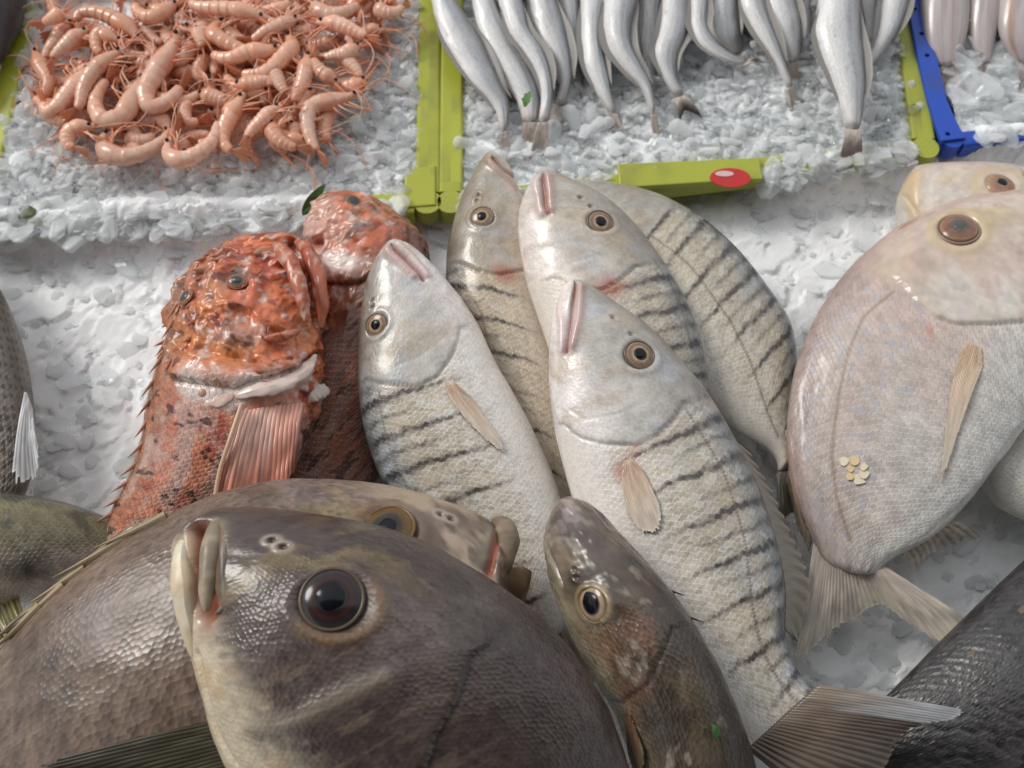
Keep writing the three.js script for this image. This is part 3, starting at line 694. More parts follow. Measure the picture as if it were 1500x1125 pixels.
pale0: { L: 0.145, roll: 0.0, s0: 0.08, s1: 0.02, f: {},
  st: [[0.3087,0.022,-.3689,-.014,0,0,0.0088],
   [0.3066,0.022,-.3559,-.0149,0,0,0.0114],
   [0.3045,0.022,-.3429,-.0159,0,0,0.0137],
   [0.3024,0.022,-.3298,-.0168,0,0,0.0153],
   [0.3004,0.022,-.3168,-.0175,0,0,0.016],
   [0.2983,0.0219,-.3038,-.0176,0,0,0.0157],
   [0.2962,0.0218,-.2908,-.0173,0,0,0.0146],
   [0.2943,0.0216,-.2777,-.0167,0,-0,0.0129],
   [0.2925,0.0211,-.2647,-.016,0,-.0001,0.0105],
   [0.2911,0.02,-.2516,-.0144,0,0.0001,0.0078],
   [0.29,0.0178,-.2387,-.0112,0,0.0008,0.0051],
   [0.2899,0.014,-.2261,-.0057,0,0.0006,0.0029]] },
pale1: { L: 0.1429, roll: 0.0, s0: 0.08, s1: 0.02, f: {},
  st: [[0.338,0.02,-.3712,-.0128,0,0,0.0088],
   [0.3359,0.02,-.3584,-.0131,0,0,0.0114],
   [0.3338,0.02,-.3456,-.0133,0,0,0.0137],
   [0.3317,0.02,-.3328,-.0135,0,0,0.0153],
   [0.3295,0.02,-.32,-.0136,0,0,0.016],
   [0.3272,0.0199,-.3072,-.0134,0,0,0.0157],
   [0.3246,0.0198,-.2945,-.0128,0,0,0.0146],
   [0.322,0.0196,-.2817,-.012,0,0,0.0129],
   [0.3195,0.0192,-.269,-.0113,0,-.0001,0.0105],
   [0.3175,0.0179,-.2562,-.0099,0,0.0002,0.0078],
   [0.3164,0.0157,-.2435,-.0076,0,0.0011,0.0051],
   [0.316,0.012,-.2311,-.0042,0,0.0009,0.0029]] },
pale2: { L: 0.1424, roll: 0.0, s0: 0.08, s1: 0.02, f: {},
  st: [[0.3655,0.024,-.3666,-.0192,0,0,0.0099],
   [0.3629,0.024,-.3539,-.0197,0,0,0.0129],
   [0.3603,0.024,-.3412,-.0202,0,0,0.0154],
   [0.3576,0.024,-.3285,-.0206,0,0,0.0172],
   [0.3551,0.024,-.3158,-.0209,0,0,0.018],
   [0.3527,0.0239,-.3031,-.0209,0,0,0.0177],
   [0.3504,0.0238,-.2904,-.0205,0,0,0.0165],
   [0.3481,0.0236,-.2776,-.0199,0,0,0.0145],
   [0.3457,0.0233,-.2649,-.0191,0,0.0001,0.0118],
   [0.3432,0.0223,-.2522,-.0174,0,-0,0.0088],
   [0.3408,0.0196,-.2398,-.0129,0,-.0013,0.0057],
   [0.342,0.014,-.2284,-.0049,0,0,0.0032]] }
};
function row(st, t) {
  const n = st.length, i = Math.min(Math.floor(t), n - 2), f = t - i, p1 = st[i], p2 = st[i + 1], p0 = i ? st[i - 1] : null, p3 = i < n - 2 ? st[i + 2] : null, o = [];
  for (let k = 0; k < 7; k++) {
    const b = p1[k], c = p2[k], a = p0 ? p0[k] : 2 * b - c, d = p3 ? p3[k] : 2 * c - b;
    o[k] = .5 * (2 * b + (c - a) * f + (2 * a - 5 * b + 4 * c - d) * f * f + (3 * b - a - 3 * c + d) * f * f * f);
  }
  return o;
}
const FAR = { d: 1e9, side: 1, t: 0 };
class Body {
  constructor(key) {
    Object.assign(this, BODIES[key]);
    this.n = this.st.length;
    this.hpA = []; for (let i = 0; i <= 100; i++) { const e = this.frame(i / 100); this.hpA[i] = Math.PI * Math.sqrt((e.H * e.H + e.w * e.w) / 2); }
  }
  frame(s) {
    s = clamp(s); const t = s * (this.n - 1), e = row(this.st, t), e0 = row(this.st, Math.max(0, t - .05)), e1 = row(this.st, Math.min(this.n - 1, t + .05));
    const T = new THREE.Vector3(e1[0] - e0[0], e1[1] - e0[1], e1[2] - e0[2]).normalize(), h = new THREE.Vector3(e[3], e[4], e[5]), H = h.length();
    const L = h.clone().cross(T).normalize(); if (L.y < 0) L.negate();
    return { c: new THREE.Vector3(e[0], e[1], e[2]), h, H, w: Math.max(e[6], .001), T, L };
  }
  hp(s) { const t = clamp(s) * 100, i = Math.min(99, Math.floor(t)); return mix(this.hpA[i], this.hpA[i + 1], t - i); }
  cap(s) {
    let f = 1;
    if (s < this.s0) f = Math.sqrt(Math.max(0, 1 - (1 - s / this.s0) ** 2));
    if (s > 1 - this.s1) f *= Math.sqrt(Math.max(0, 1 - ((s - 1 + this.s1) / this.s1) ** 2));
    return f;
  }
  // point and outward normal on the skin; a is the angle from the dorsal side of the section
  at(s, a, off = 0, fr) {
    const e = fr || this.frame(s), f = this.cap(s), ca = Math.cos(a), sa = Math.sin(a);
    const n = e.h.clone().multiplyScalar(ca / (e.H * e.H)).addScaledVector(e.L, sa / e.w).normalize();
    const p = e.c.clone().addScaledVector(e.h, ca * f).addScaledVector(e.L, e.w * f * sa).addScaledVector(n, off);
    return { p, n, T: e.T };
  }
  skin(q, off = 0) { return this.at(q[0], q[1] * Math.PI + this.roll, off); }   // from [s, signed v]
  // displaced closed surface with uv = (s, v)
  geometry(NS, NU, ND, disp) {
    const ang = []; for (let i = 0; i < NU; i++) ang.push(-.12 + (Math.PI + .24) * i / NU); for (let i = 0; i < ND; i++) ang.push(Math.PI + .12 + (Math.PI - .24) * i / ND);
    const NA = ang.length, pos = [], uv = [], idx = [];
    for (let i = 0; i <= NS; i++) {
      const s = i / NS, fr = this.frame(s), k = this.cap(s), edge = Math.min(1, Math.sqrt(k * 2));
      for (let j = 0; j <= NA; j++) {
        const a = j < NA ? ang[j] : ang[0] + 2 * Math.PI; let r = a - this.roll; r = ((r + Math.PI) % (2 * Math.PI) + 2 * Math.PI) % (2 * Math.PI) - Math.PI;
        const v = Math.abs(r) / Math.PI, o = this.at(s, a, 0, fr);
        if (disp) o.p.addScaledVector(o.n, disp(s, v, r >= 0 ? 1 : -1) * edge);
        pos.push(o.p.x, o.p.y, o.p.z); uv.push(s, v);
      }
    }
    const M = NA + 1;
    // keep the faces turned outwards whichever way the back lies
    const e = this.frame(.5), flip = e.h.clone().cross(e.L).dot(e.T) < 0;
    for (let i = 0; i < NS; i++) for (let j = 0; j < NA; j++) {
      const a = i * M + j, b = a + 1, c = a + M, d = c + 1;
      flip ? idx.push(a, b, c, b, d, c) : idx.push(a, c, b, b, c, d);
    }
    const g = new THREE.BufferGeometry();
    g.setAttribute('position', new THREE.Float32BufferAttribute(pos, 3)); g.setAttribute('uv', new THREE.Float32BufferAttribute(uv, 2)); g.setIndex(idx);
    g.computeVertexNormals();
    const nn = g.attributes.normal;   // one normal across the seam
    for (let i = 0; i <= NS; i++) { const a = i * M, b = a + NA; const x = nn.getX(a) + nn.getX(b), y = nn.getY(a) + nn.getY(b), z = nn.getZ(a) + nn.getZ(b), l = Math.hypot(x, y, z) || 1; nn.setXYZ(a, x / l, y / l, z / l); nn.setXYZ(b, x / l, y / l, z / l); }
    return g;
  }
  // distance in metres from (s, v) to a line on the skin, plus which side (towards the tail is positive)
  dist(s, v, pts, reach = 1) {
    const hp = this.hp(s), L = this.L; let best = 1e9, side = 0, along = 0;
    const bb = pts.bb || (pts.bb = [Math.min(...pts.map(p => p[0])), Math.max(...pts.map(p => p[0])), Math.min(...pts.map(p => Math.abs(p[1]))), Math.max(...pts.map(p => Math.abs(p[1])))]);
    if ((bb[0] - s) * L > reach || (s - bb[1]) * L > reach || (bb[2] - v) * hp > reach || (v - bb[3]) * hp > reach) return FAR;
    for (let i = 0; i < pts.length - 1; i++) {
      const ax = pts[i][0] * L, ay = Math.abs(pts[i][1]) * hp, bx = pts[i + 1][0] * L, by = Math.abs(pts[i + 1][1]) * hp, px = s * L, py = v * hp;
      const dx = bx - ax, dy = by - ay, t = clamp(((px - ax) * dx + (py - ay) * dy) / (dx * dx + dy * dy + 1e-12)), ex = px - ax - dx * t, ey = py - ay - dy * t, d = Math.hypot(ex, ey);
      if (d < best) { best = d; side = Math.sign(dx * ey - dy * ex) || 1; along = (i + t) / (pts.length - 1); }
    }
    return { d: best, side, t: along };
  }
  spot(s, v, q) { return Math.hypot((s - q[0]) * this.L, (v - Math.abs(q[1])) * this.hp(s)); }
  // the s of a gill line at a given v
  gillAt(v, pts) {
    const p = pts.sorted || (pts.sorted = pts.map(q => [Math.abs(q[1]), q[0]]).sort((a, b) => a[0] - b[0]));
    if (v <= p[0][0]) return p[0][1] + (p[0][0] - v) * -.08; if (v >= p[p.length - 1][0]) return p[p.length - 1][1] - (v - p[p.length - 1][0]) * .12;
    let i = 0; while (v > p[i + 1][0]) i++; return mix(p[i][1], p[i + 1][1], (v - p[i][0]) / (p[i + 1][0] - p[i][0] + 1e-9));
  }
}
// overlapping scales in rows: height 0..1, rim 0..1 and a random number per scale
function scales(s, v, nx, ny, o) {
  const wx = s * nx * .55, wy = v * ny * .55, x = s * nx + .75 * (noise(wx, wy) - .5), y = v * ny + .6 * (noise(wx + 40, wy + 9) - .5), j = Math.floor(y); let tip = 9, id = 0, cs = s, cv = v;   // uneven rows
  for (let jj = j - 1; jj <= j + 1; jj++) {
    const dy = y - jj - .5; if (dy > 1 || dy < -1) continue;
    const xx = x + .55 * dy * dy - (jj & 1) * .5, i = Math.floor(xx), t = i + 1 - xx;
    if (t < tip) { tip = t; id = hash(i * 7 + 3, jj * 13 + 1); cs = s + (t - .5) / nx; cv = v - dy / ny; }
  }
  o.cs = cs; o.cv = cv; o.h = 1 - Math.max(tip, .12) / .6; o.rim = 1 - sm(.05, .16, tip); o.id = id; return o;   // highest at the free edge, which points to the tail
}
// small rounded cells on an uneven grid: height 0..1 and a random number per cell
function cells(s, v, nx, ny, o, jit = .6) {
  const x = s * nx, y = v * ny, j = Math.floor(y); let best = 9, id = 0;
  for (let jj = j - 1; jj <= j + 1; jj++) { const xx = x + (jj & 1) * .5, i = Math.floor(xx); for (let ii = i - 1; ii <= i + 1; ii++) { const k = ((jj & 255) << 8) | (ii & 255), a = LAT[k], b = LAT[(k + 7919) & 65535], dx = xx - ii - .5 - (a - .5) * jit, dy = y - jj - .5 - (b - .5) * jit, d = dx * dx + dy * dy; if (d < best) { best = d; id = a; } } }
  o.h = clamp(1 - best * 1.9); o.rim = sm(.3, .55, best); o.id = id; return o;
}
function skinMaterial(W, H, fn, opt) {   // fn(s, v, out): out.c linear colour, out.h relief 0..1, out.r roughness
  const c = new Uint8Array(W * H * 4), b = new Uint8Array(W * H * 4), r = new Uint8Array(W * H * 4), out = { c: [0, 0, 0], h: .5, r: .4 };
  for (let j = 0; j < H; j++) for (let i = 0; i < W; i++) {
    out.h = .5; out.r = opt.roughness ?? .35; fn((i + .5) / W, (j + .5) / H, out); const k = (j * W + i) * 4;
    c[k] = enc(out.c[0]); c[k + 1] = enc(out.c[1]); c[k + 2] = enc(out.c[2]); c[k + 3] = b[k + 3] = r[k + 3] = 255;
    b[k] = b[k + 1] = b[k + 2] = 255 * clamp(out.h + (hash(i, j) - .5) / 255); r[k] = r[k + 1] = r[k + 2] = 255 * clamp(out.r);
  }
  const T = (d, srgb) => { const t = new THREE.DataTexture(d, W, H); t.magFilter = t.minFilter = THREE.LinearFilter; t.wrapS = t.wrapT = THREE.ClampToEdgeWrapping; if (srgb) t.colorSpace = THREE.SRGBColorSpace; t.needsUpdate = true; return t; };
  return phys({ map: T(c, true), bumpMap: T(b), roughnessMap: T(r), roughness: 1, bumpScale: opt.bump ?? .0006, specularIntensity: opt.spec ?? 1, clearcoat: opt.coat ?? .3, clearcoatRoughness: opt.coatRough ?? .22 });
}
// a thin solid sheet from a grid function P(u, v) -> Vector3, ribbed across v
function sheet(P, nu, nv, thick, colour, edge) {
  const pos = [], idx = [], col = [], top = [];
  for (let i = 0; i <= nu; i++) for (let j = 0; j <= nv; j++) top.push(P(i / nu, j / nv));
  const at = (i, j) => top[clamp(i, 0, nu) * (nv + 1) + clamp(j, 0, nv)];
  for (const sgn of [1, -1]) for (let i = 0; i <= nu; i++) for (let j = 0; j <= nv; j++) {
    const n = at(i + 1, j).clone().sub(at(i - 1, j)).cross(at(i, j + 1).clone().sub(at(i, j - 1))).normalize(); if (n.y < 0) n.negate();
    const th = typeof thick === 'function' ? thick(i / nu, j / nv) : thick, p = at(i, j).clone().addScaledVector(n, sgn * th / 2);
    pos.push(p.x, p.y, p.z); col.push(...colour(i / nu, j / nv));
  }
  const M = nv + 1, K = (nu + 1) * M, q = (a, b, c, d) => idx.push(a, b, c, b, d, c);
  for (let i = 0; i < nu; i++) for (let j = 0; j < nv; j++) { if (edge && edge((i + .5) / nu, (j + .5) / nv)) continue; const a = i * M + j; q(a, a + M, a + 1, a + M + 1); q(K + a, K + a + 1, K + a + M, K + a + M + 1); }
  for (let i = 0; i < nu; i++) { const a = i * M, b = a + nv; q(a, a + M, K + a, K + a + M); q(b, b + M, K + b, K + b + M); }
  for (let j = 0; j < nv; j++) { const b = nu * M + j; q(b, b + 1, K + b, K + b + 1); q(j, j + 1, K + j, K + j + 1); }
  const g = new THREE.BufferGeometry(); g.setAttribute('position', new THREE.Float32BufferAttribute(pos, 3)); g.setAttribute('color', new THREE.Float32BufferAttribute(col, 3)); g.setIndex(idx); g.computeVertexNormals(); return g;
}
const finMat = phys({ vertexColors: true, roughness: .45, transmission: .42, thickness: 0, side: THREE.DoubleSide });
const finSolid = phys({ vertexColors: true, roughness: .3, side: THREE.DoubleSide });
// a fin lying on the skin: corners [root a, root b, tip b, tip a]
function skinFin(b, q, rays, cRoot, cTip, lift = .004, ragged = .12, tone = .2) {
  const [A, B_, C, D] = q;
  return sheet((u, v) => {
    const cut = (1 - ragged * hash(Math.floor(v * rays * 2), 3) * .6) * (1 - .3 * Math.pow(Math.abs(2 * v - 1), 2.5)), t = u * cut; v = .5 + (v - .5) * mix(.4, 1, sm(0, .3, t));   // narrow fleshy root
    const s = mix(mix(A[0], B_[0], v), mix(D[0], C[0], v), t), w = mix(mix(A[1], B_[1], v), mix(D[1], C[1], v), t);
    return b.skin([s, w], mix(-.0014, .0006, sm(0, .12, t)) + lift * Math.sin(Math.min(1, t * 1.2) * Math.PI * .5) + .00018 * Math.sin(v * rays * Math.PI * 2) * (1 - .5 * t)).p;
  }, 26, rays * 6, .0004, (u, v) => {
    const r = .5 + .5 * Math.sin(v * rays * Math.PI * 2), n = fbm(u * 7 + A[0] * 50, v * rays * .8, 3), k = 1 - tone + tone * 1.4 * r + .6 * (n - .5);
    return cRoot.map((c, i) => mix(c, cTip[i], u) * k);
  });
}
// a tail fin between the root edge r0-r1 and a free edge given by points
function tailFin(r0, r1, edgePts, rays, cRoot, cTip, ragged = .05, ripple = .003, tone = .25) {
  const c = new THREE.CatmullRomCurve3(edgePts.map(V), false, 'centripetal'), a = V(r0), b = V(r1);
  return sheet((u, v) => {
    const p = a.clone().lerp(b, v), e = c.getPoint(v), cut = 1 - ragged * hash(Math.floor(v * rays * 2.3), 11), t = u * cut;
    p.lerp(e, t); p.y += ripple * (Math.sin(v * 7 + 1) * t + .12 * Math.sin(v * rays * Math.PI * 2) * (1 - t * .6)) + .008 * t * (1 - t) + ripple * .8 * (fbm(t * 3, v * 5 + rays, 2) - .5); return p;
  }, 30, rays * 6, (u) => mix(.0016, .0005, u), (u, v) => {
    const r = .5 + .5 * Math.sin(v * rays * Math.PI * 2), n = fbm(u * 6 + r0[0] * 90, v * rays * .9, 3), k = 1 - tone + tone * 1.3 * r + .7 * (n - .5);
    const a = typeof cRoot === 'function' ? cRoot(v) : cRoot, e = typeof cTip === 'function' ? cTip(v) : cTip; return a.map((x, i) => mix(x, e[i], sm(0, 1, u)) * k);
  });
}
// an eye set into the skin: iris dome with rings of colour, black pupil dome, glassy cornea where asked
const eyeMat = phys({ vertexColors: true, roughness: .16, specularIntensity: .8 });
const pupilMat = phys({ color: new THREE.Color(.006, .007, .01), roughness: .2, specularIntensity: .6 }), cloudyPupil = phys({ color: new THREE.Color(.05, .055, .065), roughness: .3 }), palePupil = phys({ color: new THREE.Color(.09, .085, .075), roughness: .2 });
function dome(r, h, rings, segs) {
  const pts = []; for (let i = 0; i <= rings; i++) { const a = i / rings * Math.PI / 2; pts.push(new THREE.Vector2(Math.max(1e-5, r * Math.sin(a)), h * Math.cos(a))); }
  pts.push(new THREE.Vector2(r * .96, -h * .7)); return new THREE.LatheGeometry(pts, segs);
}
function place(g, p, n, T, stretch = 1) {
  const z = T.clone().addScaledVector(n, -T.dot(n)).normalize(), x = n.clone().cross(z).normalize();
  g.scale(1, 1, stretch); return g.applyMatrix4(new THREE.Matrix4().makeBasis(x, n, z).setPosition(p));
}
function addEye(root, b, q, r, cols, o = {}) {   // cols: [[share of the radius, colour], ...] from the middle outwards
  const k = b.skin(q, o.sink ?? -r * .12), stretch = o.stretch ?? 1, g = dome(r, r * (o.bulge ?? .42), 18, 44);
  colours(g, (i, x, y, z) => {
    const rho = Math.hypot(x, z) / r; let c = cols[cols.length - 1][1]; for (let m = 0; m < cols.length - 1; m++) if (rho < cols[m + 1][0]) { const t = sm(cols[m][0], cols[m + 1][0], rho); c = cols[m][1].map((a, d) => mix(a, cols[m + 1][1][d], t)); break; }
    const n = .7 + .6 * fbm(x / r * 5 + 20, z / r * 5 + 7, 3); return c.map(a => a * n);
  });
  const e = part('eye', place(g, k.p, k.n, k.T, stretch), eyeMat, root);
  const pr = r * (o.pupil ?? .42), pg = dome(pr, pr * .4, 8, 30); { const P = pg.attributes.position, z0 = q[0] * 70; for (let i = 0; i < P.count; i++) { const a = Math.atan2(P.getZ(i), P.getX(i)), w = 1 + .2 * (noise(Math.cos(a) * 1.6 + z0, Math.sin(a) * 1.6 + 9) - .5); P.setX(i, P.getX(i) * w); P.setZ(i, P.getZ(i) * w - pr * .06); } pg.computeVertexNormals(); }
  const pk = k.p.clone().addScaledVector(k.n, r * (o.bulge ?? .42) * (1 - (o.pupil ?? .42) ** 2 * .62) - pr * .16);
  part('pupil', place(pg, pk, k.n, k.T, (o.pstretch ?? 1)), o.pupilMat || pupilMat, e);
  if (o.rim) {
    const t = new THREE.TorusGeometry(r * 1.0, r * .07, 10, 48).rotateX(Math.PI / 2);
    part('eye_rim', place(t, k.p.clone().addScaledVector(k.n, r * .06), k.n, k.T, stretch), phys({ color: new THREE.Color(...o.rim), roughness: .3 }), e);
  }
  return e;
}
const baseOf = (b) => { const e = b.frame(.5); return [e.c.x, Math.max(0, e.c.y - e.w), e.c.z]; };
function spine(p, dir, len, r, bend = 0) {
  const q = V(p), d = dir.clone().normalize(), side = new THREE.Vector3(d.z, 0, -d.x);
  const c = new THREE.QuadraticBezierCurve3(q, q.clone().addScaledVector(d, len * .5).addScaledVector(side, bend * len), q.clone().addScaledVector(d, len));
  const g = new THREE.TubeGeometry(c, 10, 1, 7, false), P = g.attributes.position;
  for (let i = 0; i <= 10; i++) { const m = c.getPoint(i / 10), k = r * (1 - i / 10) + .00008; for (let j = 0; j <= 7; j++) { const a = i * 8 + j; P.setXYZ(a, m.x + (P.getX(a) - m.x) * k, m.y + (P.getY(a) - m.y) * k, m.z + (P.getZ(a) - m.z) * k); } }
  g.computeVertexNormals(); return g;
}
const plain = (c, rough = .4, o = {}) => phys({ color: new THREE.Color(...c), roughness: rough, ...o });

// ---------------------------------------------------------------- the setting: bed of packed crushed ice
function flake(x, z, cell, k) {   // overlapping tilted plates: the highest one wins
  const gx = Math.floor(x / cell), gz = Math.floor(z / cell); let best = -1e9;
  for (let i = gx - 1; i <= gx + 1; i++) for (let j = gz - 1; j <= gz + 1; j++) {
    const cx = (i + hash(i + k, j)) * cell, cz = (j + hash(i, j + k + 50)) * cell, dx = x - cx, dz = z - cz;
    const a = Math.atan2(dz, dx), r = cell * (.8 + .5 * hash(i + 9, j + k)) * (.8 + .35 * Math.abs(Math.cos(a * 1.5 + i * 2.3 + j)));
    if (dx * dx + dz * dz > r * r) continue;
    const h = cell * .16 * hash(i + k * 3, j + 77) + dx * (hash(i + 31, j + k) - .5) * .34 + dz * (hash(i, j + 13 + k) - .5) * .34;
    if (h > best) best = h;
  }
  return best < -1e8 ? 0 : best;
}
const segD = (x, z, a, b) => { const dx = b[0] - a[0], dz = b[1] - a[1], t = clamp(((x - a[0]) * dx + (z - a[1]) * dz) / (dx * dx + dz * dz)); return Math.hypot(x - a[0] - dx * t, z - a[1] - dz * t); };
const frontA = [[-0.3692,0.01,-0.1061], [-0.1153,0.01,-0.1162]].map(p => [p[0], p[2]]), frontB = [[-0.0257,0.01,-0.1234], [0.0474,0.01,-0.1317]].map(p => [p[0], p[2]]), frontC = [[0.1743,0.01,-0.1475], [0.2544,0.01,-0.1582]].map(p => [p[0], p[2]]), frontD = [[0.3049,0.01,-0.1701], [0.5176,0.01,-0.2002]].map(p => [p[0], p[2]]);
const iceGround = (x, z) => .006 * (fbm(x * 9 + 3, z * 9 + 8, 3) - .5) * 2 - .01 + .026 * gau(segD(x, z, frontA[0], frontA[1]), .016) + .024 * gau(segD(x, z, frontB[0], frontB[1]), .016) + .024 * gau(segD(x, z, frontC[0], frontC[1]), .016) + .03 * gau(segD(x, z, frontD[0], frontD[1]), .016);   // heaped up over the crates' front rims
{
  const x0 = -.5, x1 = .5, z0 = -.5, z1 = .34, nx = 560, nz = 470, pos = [], idx = [];
  for (let j = 0; j <= nz; j++) for (let i = 0; i <= nx; i++) {
    const x = mix(x0, x1, i / nx), z = mix(z0, z1, j / nz);
    const y = iceGround(x, z) + .9 * Math.max(flake(x, z, .016, 1), flake(x + .3, z, .01, 5)) + .0008 * fbm(x * 260, z * 260, 2);
    pos.push(x + .0016 * (hash(i, j) - .5), y, z + .0016 * (hash(j, i) - .5));
  }
  for (let j = 0; j < nz; j++) for (let i = 0; i < nx; i++) { const a = j * (nx + 1) + i, c = a + nx + 1; idx.push(a, c, a + 1, a + 1, c, c + 1); }
  const g = new THREE.BufferGeometry(); g.setAttribute('position', new THREE.Float32BufferAttribute(pos, 3)); g.setIndex(idx); g.computeVertexNormals();
  const m = new THREE.Mesh(g, phys({ color: new THREE.Color(.92, .928, .93), roughness: .36, ior: 1.31, specularIntensity: 1 }));
  m.name = 'ice_bed'; m.receiveShadow = m.castShadow = true; tag(m, 'bed of packed white crushed ice under all the fish', 'ice', null, 'structure'); scene.add(m);
}

// ---------------------------------------------------------------- fish crates
function plasticMaterial(base, dirt) {
  const W = 512, c = new Uint8Array(W * W * 4), b = new Uint8Array(W * W * 4);
  for (let j = 0; j < W; j++) for (let i = 0; i < W; i++) {
    const n = fbm(i / 60, j / 60, 4), f = fbm(i / 24, j / 24 + 9, 3), d = sm(.5, .8, n) * .4 + sm(.6, .85, f) * .3, k = (j * W + i) * 4, t = .9 + .2 * fbm(i / 110 + 7, j / 110, 2);
    for (let m = 0; m < 3; m++) c[k + m] = enc(mix(base[m] * t, dirt[m], d)); c[k + 3] = b[k + 3] = 255; b[k] = b[k + 1] = b[k + 2] = 255 * clamp(.6 + .3 * (f - .5) + .25 * (n - .5));
  }
  const T = (d, srgb) => { const t = new THREE.DataTexture(d, W, W); t.wrapS = t.wrapT = THREE.RepeatWrapping; t.magFilter = t.minFilter = THREE.LinearFilter; t.repeat.set(4, 4); if (srgb) t.colorSpace = THREE.SRGBColorSpace; t.needsUpdate = true; return t; };
  return phys({ map: T(c, true), bumpMap: T(b), bumpScale: .0003, roughness: .36 });
}
const lime = plasticMaterial([.42, .45, .045], [.2, .19, .06]), blue = plasticMaterial([.012, .075, .5], [.05, .07, .16]);
// a bar of the given section swept from a to b (outline points: [across, up]); uv in metres
function bar(a, b, sect) {
  const A = V(a), B_ = V(b), t = B_.clone().sub(A), len = t.length(); t.normalize(); const x = new THREE.Vector3(t.z, 0, -t.x).normalize();
  const sh = new THREE.Shape(sect.map(p => new THREE.Vector2(p[0], p[1])));
  const g = new THREE.ExtrudeGeometry(sh, { depth: len, bevelEnabled: false, steps: 1 });
  return g.applyMatrix4(new THREE.Matrix4().makeBasis(x, new THREE.Vector3(0, 1, 0), t).setPosition(A));
}
const rimSection = (w, h) => { const o = []; for (const [cx, s] of [[w / 2 - .002, 1], [-(w / 2 - .002), -1]]) for (let i = 0; i <= 4; i++) { const a = (s > 0 ? i : 4 - i) / 4 * Math.PI / 2; o.push([cx + s * .002 * Math.cos(a), -.002 + .002 * Math.sin(a)]); } o.push([-w / 2, -h], [-w / 2 + .002, -h], [-w / 2 + .002, -.004], [w / 2 - .002, -.004], [w / 2 - .002, -h], [w / 2, -h]); return o; };
function crate(name, label, c, y, w, mat, deep = .075) {   // c: corners front left, front right, back right, back left (outer rim middle), as [x, z]
  const mid = [0, 1].map(k => (c[0][k] + c[1][k] + c[2][k] + c[3][k]) / 4), root = thing(name, label, 'crate', null, [mid[0], y - deep, mid[1]]);
  for (let k = 0; k < 4; k++) {
    const a = c[k], b = c[(k + 1) % 4], q = (p, d, yy) => { const e = [mid[0] - p[0], mid[1] - p[1]], l = Math.hypot(...e); return [p[0] + e[0] / l * d, yy, p[1] + e[1] / l * d]; };
    const L = Math.hypot(b[0] - a[0], b[1] - a[1]), tx = (b[0] - a[0]) / L, tz = (b[1] - a[1]) / L, cut = w * .5;
    const A = [a[0] + tx * cut, y, a[1] + tz * cut], B_ = [b[0] - tx * (cut + .0005) , y, b[1] - tz * (cut + .0005)];
    if (k < 3 || name !== 'blue_crate') part('rim', bar(A, B_, rimSection(w, .012)), mat, root);
    part('side_wall', bar(q(a, .004, y - deep), q(b, .004, y - deep), [[-.0012, 0], [.0012, 0], [.0012, deep - .0045], [-.0012, deep - .0045]]), mat, root);
    const s = new THREE.CylinderGeometry(w * .56, w * .56, .0125, 20).translate(a[0], y - .0062 + .0003, a[1]); part('corner', s, mat, root);
  }
  const sh = new THREE.Shape(c.map(p => new THREE.Vector2(p[0], -p[1]))), f = new THREE.ExtrudeGeometry(sh, { depth: .003, bevelEnabled: false }).rotateX(-Math.PI / 2).translate(0, y - deep - .003, 0);
  part('floor', f, mat, root); return root;
}
const xz = (p) => [p[0], p[2]];
const crateA = crate('lime_crate', 'lime green plastic crate holding the pink shrimps', [xz([-0.3316,0.016,-0.1061]), xz([-0.0526,0.016,-0.1172]), xz([-0.0588,0.016,-0.3899]), xz([-0.3349,0.016,-0.3899])], .016, .0155, lime);
{ // the widened inner corner of its rim
  const a = [-0.0542,0.0162,-0.117], p = [[-0.0482,0.0162,-0.115], [-0.0697,0.0162,-0.113], [-0.0712,0.0162,-0.1186], [-0.0664,0.0162,-0.1232], [-0.066,0.0162,-0.1345], [-0.0619,0.0162,-0.1408], [-0.0491,0.0162,-0.1429]];
  const sh = new THREE.Shape(p.map(q => new THREE.Vector2(q[0], -q[2])));
  part('corner_gusset', new THREE.ExtrudeGeometry(sh, { depth: .006, bevelEnabled: true, bevelSize: .001, bevelThickness: .001, bevelSegments: 2 }).rotateX(-Math.PI / 2).translate(0, a[1] - .0058, 0), lime, crateA);
  part('crossbar', bar([-0.1039,0.012,-0.1292], [-0.0687,0.012,-0.1297], rimSection(.008, .008)), lime, crateA);
}
const crateB = crate('lime_crate', 'lime green plastic crate of silver fish with red oval mark on its front', [xz([-0.0381,0.016,-0.1172]), xz([0.2638,0.016,-0.1589]), xz([0.2741,0.016,-0.3899]), xz([-0.0429,0.016,-0.3899])], .016, .015, lime);
{ // name plate on the front rim with its red oval mark
  const p = [[0.0669,0.019,-0.1424], [0.1549,0.019,-0.1471], [0.1556,0.019,-0.1325], [0.0675,0.019,-0.1258]], sh = new THREE.Shape(p.map(q => new THREE.Vector2(q[0], -q[2])));
  const plate = part('front_plate', new THREE.ExtrudeGeometry(sh, { depth: .003, bevelEnabled: true, bevelSize: .0008, bevelThickness: .0008, bevelSegments: 2 }).rotateX(-Math.PI / 2).translate(0, .0165, 0), lime, crateB);
  const c = [0.1359,0.0216,-0.1321], oval = (rx, rz, cx, cz, d, y) => new THREE.ExtrudeGeometry(new THREE.Shape().absellipse(0, 0, rx, rz, 0, Math.PI * 2), { depth: d, bevelEnabled: false, curveSegments: 24 }).rotateX(-Math.PI / 2).translate(c[0] + cx, y, c[2] + cz);
  const red = part('red_oval_mark', oval(.0126, .0072, 0, 0, .0006, .0204), plain([.55, .02, .02], .3), crateB); red.userData.label = 'red oval mark with a pale gleaming swoosh';
  part('white_swoosh', oval(.0058, .0021, -.0035, -.0026, .0003, .0211), plain([.72, .5, .48], .35), red);
}
